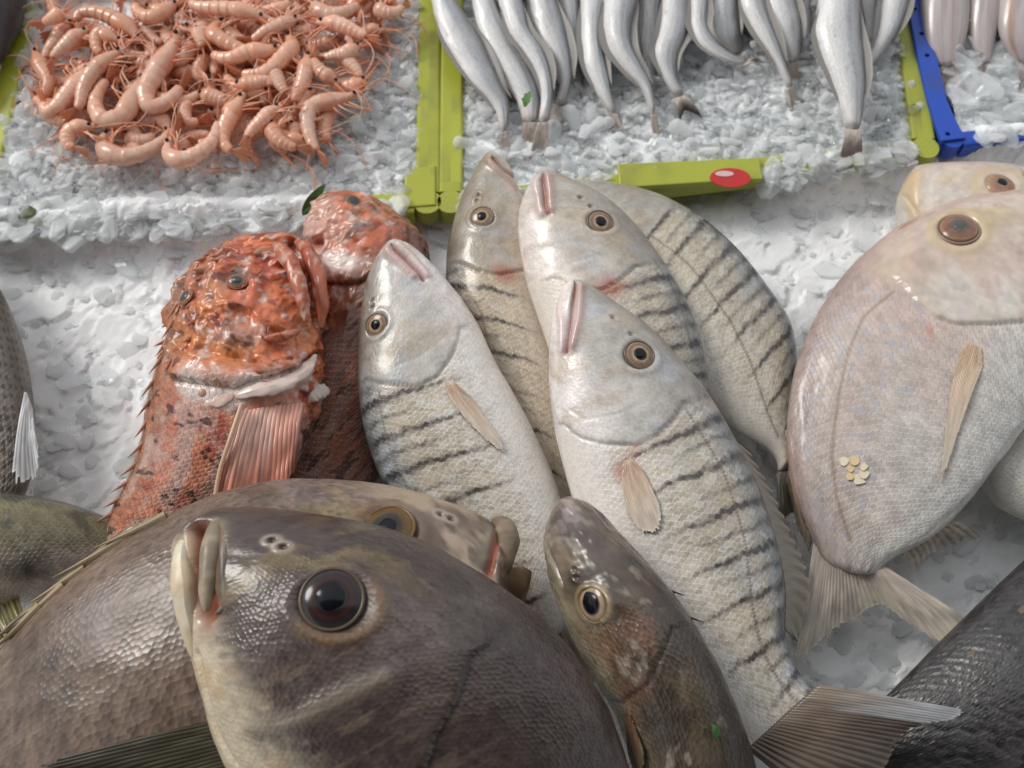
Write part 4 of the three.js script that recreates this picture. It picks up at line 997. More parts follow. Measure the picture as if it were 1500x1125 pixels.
{ // blue crate with a flat, pierced rim
  const y = .017, c = [xz([0.2814,0.017,-0.1646]), xz([0.511,0.017,-0.1943]), xz([0.5224,0.017,-0.3887]), xz([0.2766,0.017,-0.3887])];
  const root = crate('blue_crate', 'blue plastic crate with pierced rim beside the lime crate', c, y, .012, blue);
  const e = [[0.2733,0.0175,-0.1621], [0.2881,0.0175,-0.1642], [0.2842,0.0175,-0.1795], [0.2816,0.0175,-0.195], [0.2811,0.0175,-0.234], [0.2801,0.0175,-0.2774], [0.279,0.0175,-0.2824], [0.2759,0.0175,-0.3881], [0.2674,0.0175,-0.3881], [0.2701,0.0175,-0.2824], [0.2698,0.0175,-0.237], [0.2708,0.0175,-0.1939]];
  const sh = new THREE.Shape(e.map(q => new THREE.Vector2(q[0], -q[2])));
  for (const q of [[0.2781,0.0175,-0.1669], [0.2757,0.0175,-0.2317], [0.2752,0.0175,-0.2506], [0.2737,0.0175,-0.2725]]) sh.holes.push(new THREE.Path().absellipse(q[0], -q[2], .0022, .002, 0, Math.PI * 2));
  part('pierced_rim', new THREE.ExtrudeGeometry(sh, { depth: .003, bevelEnabled: true, bevelSize: .0006, bevelThickness: .0006, bevelSegments: 2, curveSegments: 10 }).rotateX(-Math.PI / 2).translate(0, y - .001, 0), blue, root);
}
// ---------------------------------------------------------------- fish
const S = { h: 0, rim: 0, id: 0, cs: 0, cv: 0 };
// relief shared by the fish with gill covers, lips and eyes
function headRelief(b, o = {}) {
  const f = b.f;
  return (s, v, side) => {
    let d = 0; if (side < 0 && !o.both) return 0;
    if (f.gill) { const q = b.dist(s, v, f.gill, .016), gs = b.gillAt(v, f.gill), inn = q.d < .016; if (inn && s < gs) d += (o.gill ?? .0018) * (1 - sm(.0, .016, q.d)); if (inn) d -= (o.crease ?? .0006) * gau(q.d, .001); }
    if (f.pre) { const q = b.dist(s, v, f.pre, .012); if (q.d < .012) d += -.0003 * gau(q.d, .0007); }
    for (const k of ['lipA', 'lipB', 'lipC']) if (f[k]) { const q = b.dist(s, v, f[k], .012); if (q.d < .012) d += (o.lip ?? .0016) * gau(q.d, o.lipW ?? .0026); }
    if (f.mouth) { const q = b.dist(s, v, f.mouth, .01); if (q.d < .01) d -= (o.mouth ?? .0022) * gau(q.d, o.mouthW ?? .0013); }
    if (f.lipD) { const q = b.dist(s, v, f.lipD, .01); if (q.d < .01) d -= .0012 * gau(q.d, .0012); }
    if (f.eye && o.eye) { const r = b.spot(s, v, f.eye) / o.eye; if (r < 2.2) d += o.eye * (.1 * gau(r - 1.18, .22) - .2 * (1 - sm(.6, 1.05, r))); }
    if (f.nos) for (const q of f.nos) { const r = b.spot(s, v, q); if (r < .006) d += -.0014 * gau(r, .0011) + .0005 * gau(r - .0022, .0009); }
    if (o.more) d += o.more(s, v);
    return d;
  };
}
function bream(key, label, o) {
  const b = new Body(key), f = b.f, root = thing('striped_bream', label, 'fish', 'striped breams lying together on the ice', baseOf(b));
  const ns = 78, nr = 44, hasHead = !!f.gill, sd = o.seed, bars = [];
  for (let i = 0; i < 16; i++) bars.push([.3 + i * .043 + .009 * (hash(i, sd) - .5), i % 2 ? .6 : 1.0, .66 + .12 * hash(i, sd + 5) - (i % 2) * .14]);
  const mat = skinMaterial(920, 560, (s, v, out) => {
    const x = s * b.L, hp = b.hp(s), y = v * hp, c = out.c, n1 = fbm(x * 55 + sd, y * 55, 3), n2 = fbm(x * 240, y * 240 + sd, 2), n3 = noise(x * 900, y * 1500 + sd);
    const gs = hasHead ? b.gillAt(v, f.gill) : .3, soft = .006 + .05 * (1 - sm(.12, .4, v)), head = 1 - sm(gs - soft, gs + soft, s + .05 * (n1 - .5) * (1 - sm(.2, .5, v))), t = v + .08 * (n1 - .5);
    c[0] = .2; c[1] = .205; c[2] = .21; mix3(c, [.33, .335, .33], sm(.04, .18, t)); mix3(c, [.58, .515, .415], sm(.16, .34, t)); mix3(c, [.73, .66, .555], sm(.38, .56, t)); mix3(c, [.87, .82, .76], sm(.52, .72, t));
    if (head < 1) {
      scales(s + .006 * (n1 - .5), v + .012 * (n1 - .5), ns, nr, S); const fade = (1 - head) * (1 - .65 * sm(.55, .85, v)), k = (S.id - .5) * .34 * fade + .34 * (n3 - .5) * fade;
      for (let i = 0; i < 3; i++) c[i] *= 1 + k;
      mix3(c, [.46, .51, .6], sm(.5, .75, fbm(x * 70 + 40, y * 60 + sd, 2)) * .6 * (1 - sm(.24, .55, v)) * fade * (.4 + .8 * S.id)); mix3(c, [.8, .8, .8], S.id > .82 ? .4 * fade * sm(.1, .3, v) : 0);
      const ss = mix(s, S.cs, .4), sv = mix(v, S.cv, .3);
      mix3(c, [.62, .48, .30], sm(.55, .85, n1) * .25 * fade);
      out.h = .35 + .3 * S.h * fade + .2 * (n2 - .5) + .15 * (n3 - .5); out.r = .2 + .16 * n2 + .12 * S.id * fade;
      for (const [bs, st, ve] of bars) {
        if (Math.abs(ss - bs - (o.tilt ?? .03) * sv) * b.L > .012) continue;
        const wob = .006 * (noise(sv * 11 + bs * 90, sd) - .5) + .006 * (noise(sv * 46, bs * 70 + sd) - .5) + (o.tilt ?? .03) * sv, d = Math.abs(ss - bs - wob) * b.L; if (d > .008) continue;
        const wd = mix(.0025, .00085, sm(0, ve, v)) * (.7 + .6 * st * .7), a = st * gau(d, wd) * (1 - sm(ve - .3, ve, v)) * (.45 + .75 * noise(x * 420 + bs * 99, y * 330)) * (1 - head);
        mix3(c, v < .26 ? [.04, .042, .05] : [.1, .08, .07], clamp(a * 1.3));
      }
      mix3(c, [.12, .115, .115], sm(.5, .72, fbm(x * 130 + sd, y * 90, 3)) * .75 * (1 - sm(.14, .3, v))); mix3(c, [.13, .125, .13], (1 - sm(.015, .075, v + .03 * (n2 - .5))) * .8);
      if (f.line) { const q = b.dist(s, v, f.line, .003); if (q.d < .003) mix3(c, [.16, .12, .09], gau(q.d + .0004 * Math.sin(s * 900), .0006) * .7); }
    }
    if (head > 0) {
      const h = [.24, .22, .2]; mix3(h, [.4, .372, .33], sm(.1, .3, t)); mix3(h, [.54, .51, .465], sm(.3, .5, t)); mix3(h, [.8, .74, .71], sm(.52, .74, t));
      mix3(h, [.47, .50, .58], sm(.48, .75, fbm(x * 70 + sd * 3, y * 70, 2)) * .45 * (1 - sm(.5, .8, v)));
      mix3(h, [.48, .36, .22], sm(.5, .8, fbm(x * 85 + 9, y * 85 + sd * 2, 3)) * .45); mix3(h, [.12, .1, .088], (1 - sm(.05, .2, v + .08 * (n1 - .5))) * .85); mix3(h, [.3, .26, .22], (1 - sm(.18, .36, v + .1 * (n1 - .5))) * .4);
      for (let i = 0; i < 3; i++) h[i] *= .72 + .4 * n2 + .26 * n3 + .3 * (n1 - .5);
      mix3(c, h, head); out.h = mix(out.h, .5 + .3 * (n2 - .5) + .22 * (n3 - .5), head); out.r = mix(out.r, .26 + .2 * n1, head);
      for (const k of ['lipA', 'lipB']) if (f[k]) { const q = b.dist(s, v, f[k], .006); mix3(c, k === 'lipA' ? [.62, .40, .37] : [.78, .62, .60], gau(q.d, .0026) * .85); }
      if (f.mouth) { const q = b.dist(s, v, f.mouth, .006); mix3(c, [.40, .15, .13], gau(q.d, .0011) * .9); }
      if (f.nos) for (const q of f.nos) mix3(c, [.2, .14, .12], gau(b.spot(s, v, q), .0012) * .7);
    }
    if (hasHead) {
      if (f.red) for (const r of f.red) mix3(c, [.5, .17, .12], sm(.4, .62, n1 + .3 * (n2 - .5)) * gau(b.spot(s, v, r), .0055) * .7);
    }
    if (o.tone) for (let i = 0; i < 3; i++) c[i] *= o.tone[i];
  }, { bump: .0005, coat: .5, coatRough: .16 });
  part('body', b.geometry(220, 120, 40, headRelief(b, { eye: o.eye, lip: .0019, lipW: .0024, mouth: .0026, gill: .0009, more: (s, v) => .0016 * (fbm(s * b.L * 45 + sd, v * b.hp(s) * 45, 3) - .5) * (1 - .6 * sm(.25, .4, s)) })), mat, root);
  if (f.eye && o.eye) addEye(root, b, f.eye, o.eye, [[0, [.02, .02, .02]], [.45, [.02, .02, .02]], [.5, [.56, .42, .28]], [.58, [.36, .24, .14]], [.74, [.22, .14, .09]], [.88, [.34, .23, .15]], [1, [.06, .045, .04]]], { pupil: .42, bulge: .24, sink: -o.eye * .1, rim: [.14, .11, .09] });
  if (f.pec) part('pectoral_fin', skinFin(b, f.pec, 18, [.66, .45, .31], [.74, .65, .55], .0008, .08, .08), finSolid, root);
  return { root, b };
}
const bA = bream('breamA', 'striped bream resting on top of its pile, tail bent over the dark scaly fish', { seed: 3, eye: .0078, tilt: .035 });
const bB = bream('breamB', 'pale striped bream with white belly lying beside the red scorpionfish', { seed: 8, eye: .0064, tilt: .02 });
const bC = bream('breamC', 'striped bream with pointed snout showing between two paler breams', { seed: 14, tone: [.8, .74, .65], eye: .0066, tilt: .02 });
const bD = bream('breamD', 'striped bream whose throat lies under the snout of the topmost bream', { seed: 21, tone: [.94, .92, .88], eye: .0072, tilt: .03 });
const bE = bream('breamE', 'striped bream with its head hidden, its banded back arched over the ice', { seed: 30, tone: [.88, .87, .83], eye: .008, tilt: .02 });
part('tail_fin', tailFin([0.1381,0.07,0.1842], [0.1051,0.068,0.2105], [[0.1968,0.088,0.1977], [0.1895,0.087,0.2013], [0.1765,0.086,0.2034], [0.1671,0.084,0.2111], [0.1589,0.078,0.2238], [0.1349,0.072,0.2399]], 24, (v) => v < .2 ? [.2, .15, .11] : [.14, .1, .072], (v) => v < .34 ? [.32, .33, .35] : [.07, .055, .045], .05, .003, .09), finSolid, bA.root);
part('tail_fin', tailFin([0.0127,0.036,0.1632], [0.0292,0.036,0.1484], [[0.0166,0.03,0.1889], [0.0301,0.03,0.1792], [0.047,0.03,0.1759]], 10, [.5, .44, .36], [.5, .46, .4]), finMat, bB.root);
part('tail_fin', tailFin([0.0266,0.022,0.1045], [0.0379,0.022,0.1126], [[0.0318,0.02,0.133], [0.0425,0.02,0.1295], [0.0565,0.02,0.133]], 10, [.4, .36, .3], [.4, .37, .33]), finMat, bC.root);
part('tail_fin', tailFin([0.1067,0.032,0.0979], [0.0871,0.032,0.1038], [[0.1144,0.026,0.1238], [0.1042,0.026,0.1202], [0.091,0.026,0.1309]], 10, [.4, .36, .3], [.4, .37, .33]), finMat, bD.root);
part('tail_fin', tailFin([0.153,0.022,0.0585], [0.1442,0.022,0.0641], [[0.1605,0.012,0.0921], [0.1542,0.012,0.0825], [0.1418,0.012,0.094]], 10, [.4, .36, .3], [.4, .37, .33]), finMat, bE.root);
{ // folded dorsal fin of the topmost bream: rays lying along the back
  const P0 = [[0.1135,0.056,0.0582], [0.1245,0.053,0.0821], [0.132,0.05,0.1092], [0.1341,0.05,0.1334], [0.1314,0.052,0.1545]].map(V), P1 = [[0.1211,0.05,0.0577], [0.1334,0.045,0.0804], [0.1432,0.04,0.1044], [0.1499,0.038,0.1286], [0.1393,0.042,0.1584]].map(V);
  const a = new THREE.CatmullRomCurve3(P0), c = new THREE.CatmullRomCurve3(P1);
  part('dorsal_fin', sheet((u, v) => { const t = clamp(v + .06 * u), p = a.getPoint(v).lerp(c.getPoint(t), u * (1 - .22 * (v * 15 % 1))); p.y += .001 * Math.sin(v * 94) * u; return p; }, 10, 120, .0006, (u, v) => { const r = .7 + .4 * Math.pow(Math.abs(Math.sin(v * 47)), .5); return [.46 * r, .41 * r, .34 * r]; }), finMat, bA.root);
}
// ---- pink breams
function pinkSkin(b, sd, ns, nr, o = {}) {
  const f = b.f;
  return (s, v, out) => {
    const x = s * b.L, hp = b.hp(s), y = v * hp, c = out.c, n1 = fbm(x * 40 + sd, y * 40, 3), n2 = fbm(x * 230, y * 230 + sd, 2), t = v + .1 * (n1 - .5);
    const gs = f.gill ? b.gillAt(v, f.gill) : .3, soft = .006 + .05 * (1 - sm(.14, .4, v)), head = 1 - sm(gs - soft, gs + soft, s + .05 * (n1 - .5) * (1 - sm(.2, .5, v)));
    c[0] = .38; c[1] = .29; c[2] = .26; mix3(c, [.56, .485, .44], sm(.08, .3, t)); mix3(c, [.67, .63, .58], sm(.36, .6, t)); mix3(c, [.74, .72, .68], sm(.6, .85, t));
    mix3(c, [.60, .38, .32], sm(.45, .75, fbm(x * 26 + 5, y * 26 + sd, 3)) * .3 * (1 - sm(.5, .8, v)));
    if (head < 1) {
      scales(s + .004 * (n1 - .5), v, ns, nr, S); const fade = 1 - head;
      const rowTone = Math.sin(v * nr * Math.PI * 2);
      for (let i = 0; i < 3; i++) c[i] *= 1 + (.24 * (S.id - .5) + .3 * (n2 - .5)) * fade;
      mix3(c, [.62, .34, .24], sm(.2, 1, rowTone) * .2 * fade * sm(.2, .35, v) * (1 - sm(.6, .75, v)) * n1 * 1.6);
      if (S.id > .9 && v > .12 && v < .52) mix3(c, [.36, .4, .5], .5 * fade);
      out.h = .35 + .4 * S.h * fade + .2 * (n2 - .5); out.r = .3 + .2 * n2;
      if (f.line) { const q = b.dist(s, v, f.line, .004); if (q.d < .004) { mix3(c, [.30, .2, .13], gau(q.d, .0009) * .65); out.h += .15 * gau(q.d, .0014); } }
    }
    if (head > 0) {
      const h = [.48, .35, .29]; mix3(h, [.6, .5, .42], sm(.08, .3, t)); mix3(h, [.68, .62, .55], sm(.35, .6, t));
      mix3(h, [.56, .42, .2], sm(.5, .72, fbm(x * 48 + sd * 2, y * 48, 3)) * .5 * (1 - sm(.3, .55, v))); mix3(h, [.30, .13, .06], sm(.62, .78, fbm(x * 75 + 4, y * 120, 3)) * .7 * (1 - sm(.1, .26, v)));
      cells(s, v, 80, 56, S); const ck = sm(.3, .45, v); mix3(h, [.66, .62, .58], sm(.5, .7, fbm(x * 90, y * 50 + sd, 3)) * .5 * ck); mix3(h, [.5, .33, .27], sm(.5, .7, fbm(x * 60 + 20, y * 60, 3)) * .4); for (let i = 0; i < 3; i++) h[i] *= .76 + .38 * n2 + .14 * n1 + .14 * ck * (S.id - .5); mix3(c, h, head); out.h = mix(out.h, .5 + .35 * (n2 - .5), head); out.r = mix(out.r, .25 + .2 * n1, head);
      if (f.lipA) { const q = b.dist(s, v, f.lipA, .012); mix3(c, [.66, .46, .22], gau(q.d, .006) * .7); }
    }
    if (f.gill) { const q = b.dist(s, v, f.gill, .006); mix3(c, [.2, .12, .07], gau(q.d, .002) * sm(.52, .66, n1 + .25 * (n2 - .5)) * (1 - sm(.2, .6, q.t)) * .8); }   // dried blood along the upper gill edge
    if (f.red) for (const r of f.red) mix3(c, [.5, .15, .08], sm(.42, .6, n1 + .4 * (n2 - .5)) * gau(b.spot(s, v, r), .006) * .8);
    if (f.eye) { const r = b.spot(s, v, f.eye) / .0112; mix3(c, [.62, .47, .24], gau(r - 1.25, .25) * .6); }
  };
}
const pF = (() => {
  const b = new Body('pinkF'), f = b.f, root = thing('pink_bream', 'large pink bream lying tail down with loose yellow scales on its side', 'fish', 'pink breams on the ice', baseOf(b));
  part('body', b.geometry(230, 130, 40, headRelief(b, { eye: .0112, gill: .0012, more: (s, v) => .002 * (fbm(s * 11, v * 9, 3) - .5) })), skinMaterial(1100, 720, pinkSkin(b, 4, 78, 54), { bump: .00045, coat: .5, coatRough: .18 }), root);
  addEye(root, b, f.eye, .0112, [[0, [.1, .09, .08]], [.36, [.11, .1, .085]], [.5, [.22, .12, .08]], [.72, [.26, .13, .085]], [.86, [.33, .2, .13]], [.95, [.12, .07, .05]], [1, [.2, .12, .08]]], { pupil: .34, bulge: .4, rim: [.3, .19, .13], pupilMat: palePupil });
  part('pectoral_fin', skinFin(b, [f.pec[0], f.pec[1], f.pec[2], f.pec[3]], 18, [.62, .42, .26], [.72, .63, .53], .0008, .15, .12), finSolid, root);
  part('tail_fin', tailFin([0.1563,0.033,0.1063], [0.1914,0.033,0.1192], [[0.1405,0.022,0.1666], [0.1479,0.022,0.1619], [0.1614,0.022,0.151], [0.1754,0.022,0.1423], [0.1903,0.022,0.1356], [0.2038,0.022,0.1461], [0.2186,0.024,0.1565], [0.2347,0.026,0.149]], 34, [.78, .67, .58], [.82, .76, .66], .06, .003, .07), finMat, root);
  // spiny dorsal fin folded against the back, and the anal fin
  for (const [p, q] of [[[0.1492,0.03,0.0654], [0.1545,0.02,0.0946]], [[0.1499,0.03,0.0751], [0.1557,0.02,0.1002]], [[0.1498,0.03,0.0537], [0.1523,0.02,0.0851]], [[0.1512,0.03,0.0865], [0.1581,0.02,0.1039]], [[0.15,0.03,0.0417], [0.1516,0.02,0.0716]]]) { const a = V(p), c = V(q); part('fin_spine', spine([a.x, a.y, a.z], c.clone().sub(a), a.distanceTo(c), .0013), plain([.55, .42, .26], .35), root); }
  part('dorsal_fin', tailFin([0.1495,0.028,0.0608], [0.1568,0.026,0.102], [[0.1489,0.018,0.0669], [0.1543,0.014,0.087], [0.156,0.018,0.1078]], 8, [.55, .42, .3], [.5, .42, .3]), finMat, root);
  part('anal_fin', tailFin([0.2053,0.022,0.1075], [0.2365,0.022,0.0895], [[0.2125,0.01,0.1197], [0.2233,0.012,0.1072], [0.2381,0.012,0.1016], [0.2518,0.014,0.0984]], 10, [.8, .7, .6], [.8, .74, .66], .25), finMat, root);
  return { b, root };
})();
{
  const b = new Body('pinkG'), f = b.f, root = thing('pink_bream', 'pink bream with yellow lips lying behind the large pink bream', 'fish', 'pink breams on the ice', baseOf(b));
  part('body', b.geometry(150, 90, 30, headRelief(b, { eye: .0085, lipW: .005, lip: .002 })), skinMaterial(640, 400, pinkSkin(b, 19, 45, 40), { bump: .0007 }), root);
  addEye(root, b, f.eye, .0095, [[0, [.12, .1, .08]], [.4, [.3, .17, .1]], [1, [.42, .26, .18]]], { pupil: .35, rim: [.5, .34, .22] });
  part('tail_fin', tailFin([0.3906,0.025,-0.0902], [0.3787,0.025,-0.0597], [[0.4412,0.02,-0.1124], [0.419,0.02,-0.0779], [0.4218,0.02,-0.045]], 10, [.6, .46, .36], [.6, .5, .4]), finMat, root);
}
{
  const b = new Body('silverH'), root = thing('silver_bream', 'silvery white fish tucked beneath the large pink bream', 'fish', null, baseOf(b));
  part('body', b.geometry(120, 80, 24, null), skinMaterial(512, 320, (s, v, o) => { const n = fbm(s * 30, v * 20, 3); scales(s, v, 40, 40, S); const k = .9 + .2 * n + .2 * (S.id - .5); o.c[0] = .66 * k; o.c[1] = .63 * k; o.c[2] = .57 * k; o.h = .4 + .4 * S.h; o.r = .3 + .15 * n; }, { bump: .0007 }), root);
  part('tail_fin', tailFin([0.3821,0.02,0.0408], [0.3761,0.02,0.0625], [[0.4227,0.016,0.0276], [0.4045,0.016,0.0502], [0.4093,0.016,0.0721]], 10, [.6, .52, .42], [.6, .54, .46]), finMat, root);
}
// ---- dark fish with coarse scales
{
  const b = new Body('darkL'), root = thing('dark_scaly_fish', 'dark grey fish with coarse knobbly scales under the bent striped tail', 'fish', null, baseOf(b));
  const nx = 50, ny = 46;
  part('body', b.geometry(230, 150, 30, (s, v) => { cells(s, v, nx, ny, S, .34); return .0009 * (S.h - .5) * sm(.03, .1, v); }), skinMaterial(900, 640, (s, v, o) => {
    const n = fbm(s * 26, v * 20, 3), n2 = fbm(s * 200, v * 160, 2); cells(s, v, nx, ny, S, .34); const k = .5 + 1.1 * S.id + .6 * (n2 - .5);
    o.c[0] = .036 * k; o.c[1] = .033 * k; o.c[2] = .033 * k; mix3(o.c, [.1, .095, .095], sm(.5, .8, n) * .3); mix3(o.c, [.24, .15, .06], S.id > .993 ? .45 : 0); o.h = .3 + .5 * S.h + .2 * (n2 - .5); o.r = .28 + .2 * n2;
  }, { bump: .0006 }), root);
  addEye(root, b, b.f.eye, .009, [[0, [.05, .04, .03]], [.5, [.3, .2, .1]], [1, [.1, .07, .05]]]);
  part('tail_fin', tailFin([0.1617,0.03,0.2009], [0.1756,0.03,0.2351], [[0.1349,0.022,0.2163], [0.143,0.022,0.2316], [0.1437,0.022,0.2524]], 12, [.05, .045, .04], [.06, .05, .045]), finSolid, root);
}
// ---- the two big brown fish
function brownSkin(b, sd, base, warm, ns, nr, o = {}) {
  const f = b.f;
  return (s, v, out) => {
    const x = s * b.L, hp = b.hp(s), y = v * hp, c = out.c, n1 = fbm(x * 32 + sd, y * 32, 4), n2 = fbm(x * 260, y * 260 + sd, 2), n0 = fbm(x * 14 + sd * 5, y * 14, 2), st = fbm(x * 420, y * 60 + sd, 2);
    for (let i = 0; i < 3; i++) c[i] = base[i]; mix3(c, warm, sm(.35, .7, n0)); mix3(c, [.22, .18, .175], sm(.5, .75, n1) * .4); mix3(c, [.08, .055, .045], sm(.52, .75, fbm(x * 45 + 8, y * 45 + sd, 3)) * .5);
    mix3(c, [.25, .18, .07], sm(.58, .75, fbm(x * 65, y * 65 + sd * 3, 3)) * .45 * (1 - sm(.2, .45, s)));
    cells(s, v, ns, nr, S); const fs = sm(o.bare ?? .05, (o.bare ?? .05) + .07, s + .06 * (n1 - .5));
    for (let i = 0; i < 3; i++) c[i] *= 1 + (.5 * (S.id - .5)) * fs + .4 * (n2 - .5) + .25 * (st - .5);
    mix3(c, [.30, .22, .14], sm(.55, .8, st) * .3 * sm(.35, .6, v));
    out.h = .35 + .4 * S.h * fs + (.18 + .3 * (1 - fs)) * (n2 - .5) + .2 * (1 - fs) * (fbm(x * 700, y * 700, 2) - .5); out.r = .2 + .14 * n2 + .16 * sm(.4, .7, n1);
    if (o.pale) { const k = 1 - sm(.12, .26, s); mix3(c, [.46, .36, .26], sm(.44, .6, fbm(x * 46 + 3, y * 46, 4)) * k * .8); mix3(c, [.09, .06, .045], sm(.54, .66, fbm(x * 70 + 50, y * 70 + 8, 4)) * k * .8); }
    if (o.chin) { const e = v + .12 * (n1 - .5) + .05 * (n2 - .5); mix3(c, [.7, .59, .43], sm(o.chin[0], o.chin[1], e + .03 * (1 - sm(.1, .4, s))) * (.75 + .3 * n2) * (1 - sm(.45, .65, s))); mix3(c, [.5, .32, .13], sm(.58, .75, fbm(x * 80 + 3, y * 80, 2)) * sm(o.chin[0], o.chin[1], e) * .4); }
    if (f.lipA) { const q = b.dist(s, v, f.lipA, .012); mix3(c, [.22, .19, .13], gau(q.d, .004) * .8); }
    if (f.lipB) { const q = b.dist(s, v, f.lipB, .014); mix3(c, [.66, .55, .38], gau(q.d, .0042) * .9); }
    
    if (f.mouth) { const q = b.dist(s, v, f.mouth, .008); mix3(c, [.42, .11, .06], gau(q.d, o.mouthW ? .0062 : .0026) * .95); }
    if (f.streak) { const q = b.dist(s, v, f.streak, .01); mix3(c, [.36, .3, .23], gau(q.d * (1 + .8 * (n1 - .5)), .0035) * .6); }
    if (f.spot) mix3(c, [.06, .045, .04], gau(b.spot(s, v, f.spot), .006) * .5);
    if (f.nos) for (const q of f.nos) { const r = b.spot(s, v, q); mix3(c, [.5, .42, .34], gau(r - .0026, .0012) * .6); mix3(c, [.07, .03, .025], gau(r, .0015)); }
    if (f.eye) { const r = b.spot(s, v, f.eye) / o.eye; mix3(c, [.24, .13, .04], gau(r - 1.12, .2) * .5 * sm(.3, .6, n1 + .2) * sm(-.5, .5, (s - f.eye[0]) * b.L / o.eye * (o.eyeSide ?? 1))); }
  };
}
function brownFish(key, label, o) {
  const b = new Body(key), f = b.f, root = thing('brown_fish', label, 'fish', 'large brown fish piled on the others', baseOf(b));
  part('body', b.geometry(260, 170, 40, headRelief(b, { eye: o.eye, lip: .0004, lipW: .003, mouth: o.mouth ?? .003, mouthW: o.mouthW ?? .003, gill: .0016, crease: .0003, more: (s, v) => .0022 * (fbm(s * 9 + o.seed, v * 7, 3) - .5) + (f.streak ? .0014 * gau(b.dist(s, v, f.streak, .02).d, .005) : 0) + (f.cheek ? -.0016 * gau(b.dist(s, v, f.cheek, .012).d, .002) : 0) })), skinMaterial(1040, 720, brownSkin(b, o.seed, o.base, o.warm, o.ns, o.nr, o), { bump: o.bump ?? .0004, coat: .1, coatRough: .3 }), root);
  addEye(root, b, f.eye, o.eye, o.eyeCols, { pupil: o.pupil ?? .4, bulge: .3, sink: -o.eye * .1, rim: o.rim });
  return { b, root };
}
const br2 = brownFish('brown2', 'big brown fish facing right with open mouth, under the other brown fish', { seed: 5, pale: true, eye: .0118, base: [.175, .12, .09], warm: [.24, .165, .118], ns: 105, nr: 84, bare: .12, eyeSide: 1, rim: [.16, .085, .03], eyeCols: [[0, [.03, .028, .02]], [.5, [.04, .035, .025]], [.7, [.12, .075, .03]], [1, [.2, .1, .025]]] });
const br1 = brownFish('brown1', 'big brown fish with thick pale lips and glassy dark eye, topmost of the pile', { seed: 11, pupil: .56, eye: .0122, bump: .0005, mouth: .01, mouthW: .0048, base: [.074, .054, .049], warm: [.096, .07, .062], ns: 100, nr: 90, bare: .16, chin: [.64, .82], rim: [.1, .07, .045], eyeCols: [[0, [.016, .013, .015]], [.55, [.02, .012, .013]], [.66, [.06, .018, .014]], [.76, [.028, .02, .022]], [.85, [.03, .03, .036]], [.95, [.06, .045, .035]], [1, [.1, .075, .05]]] });
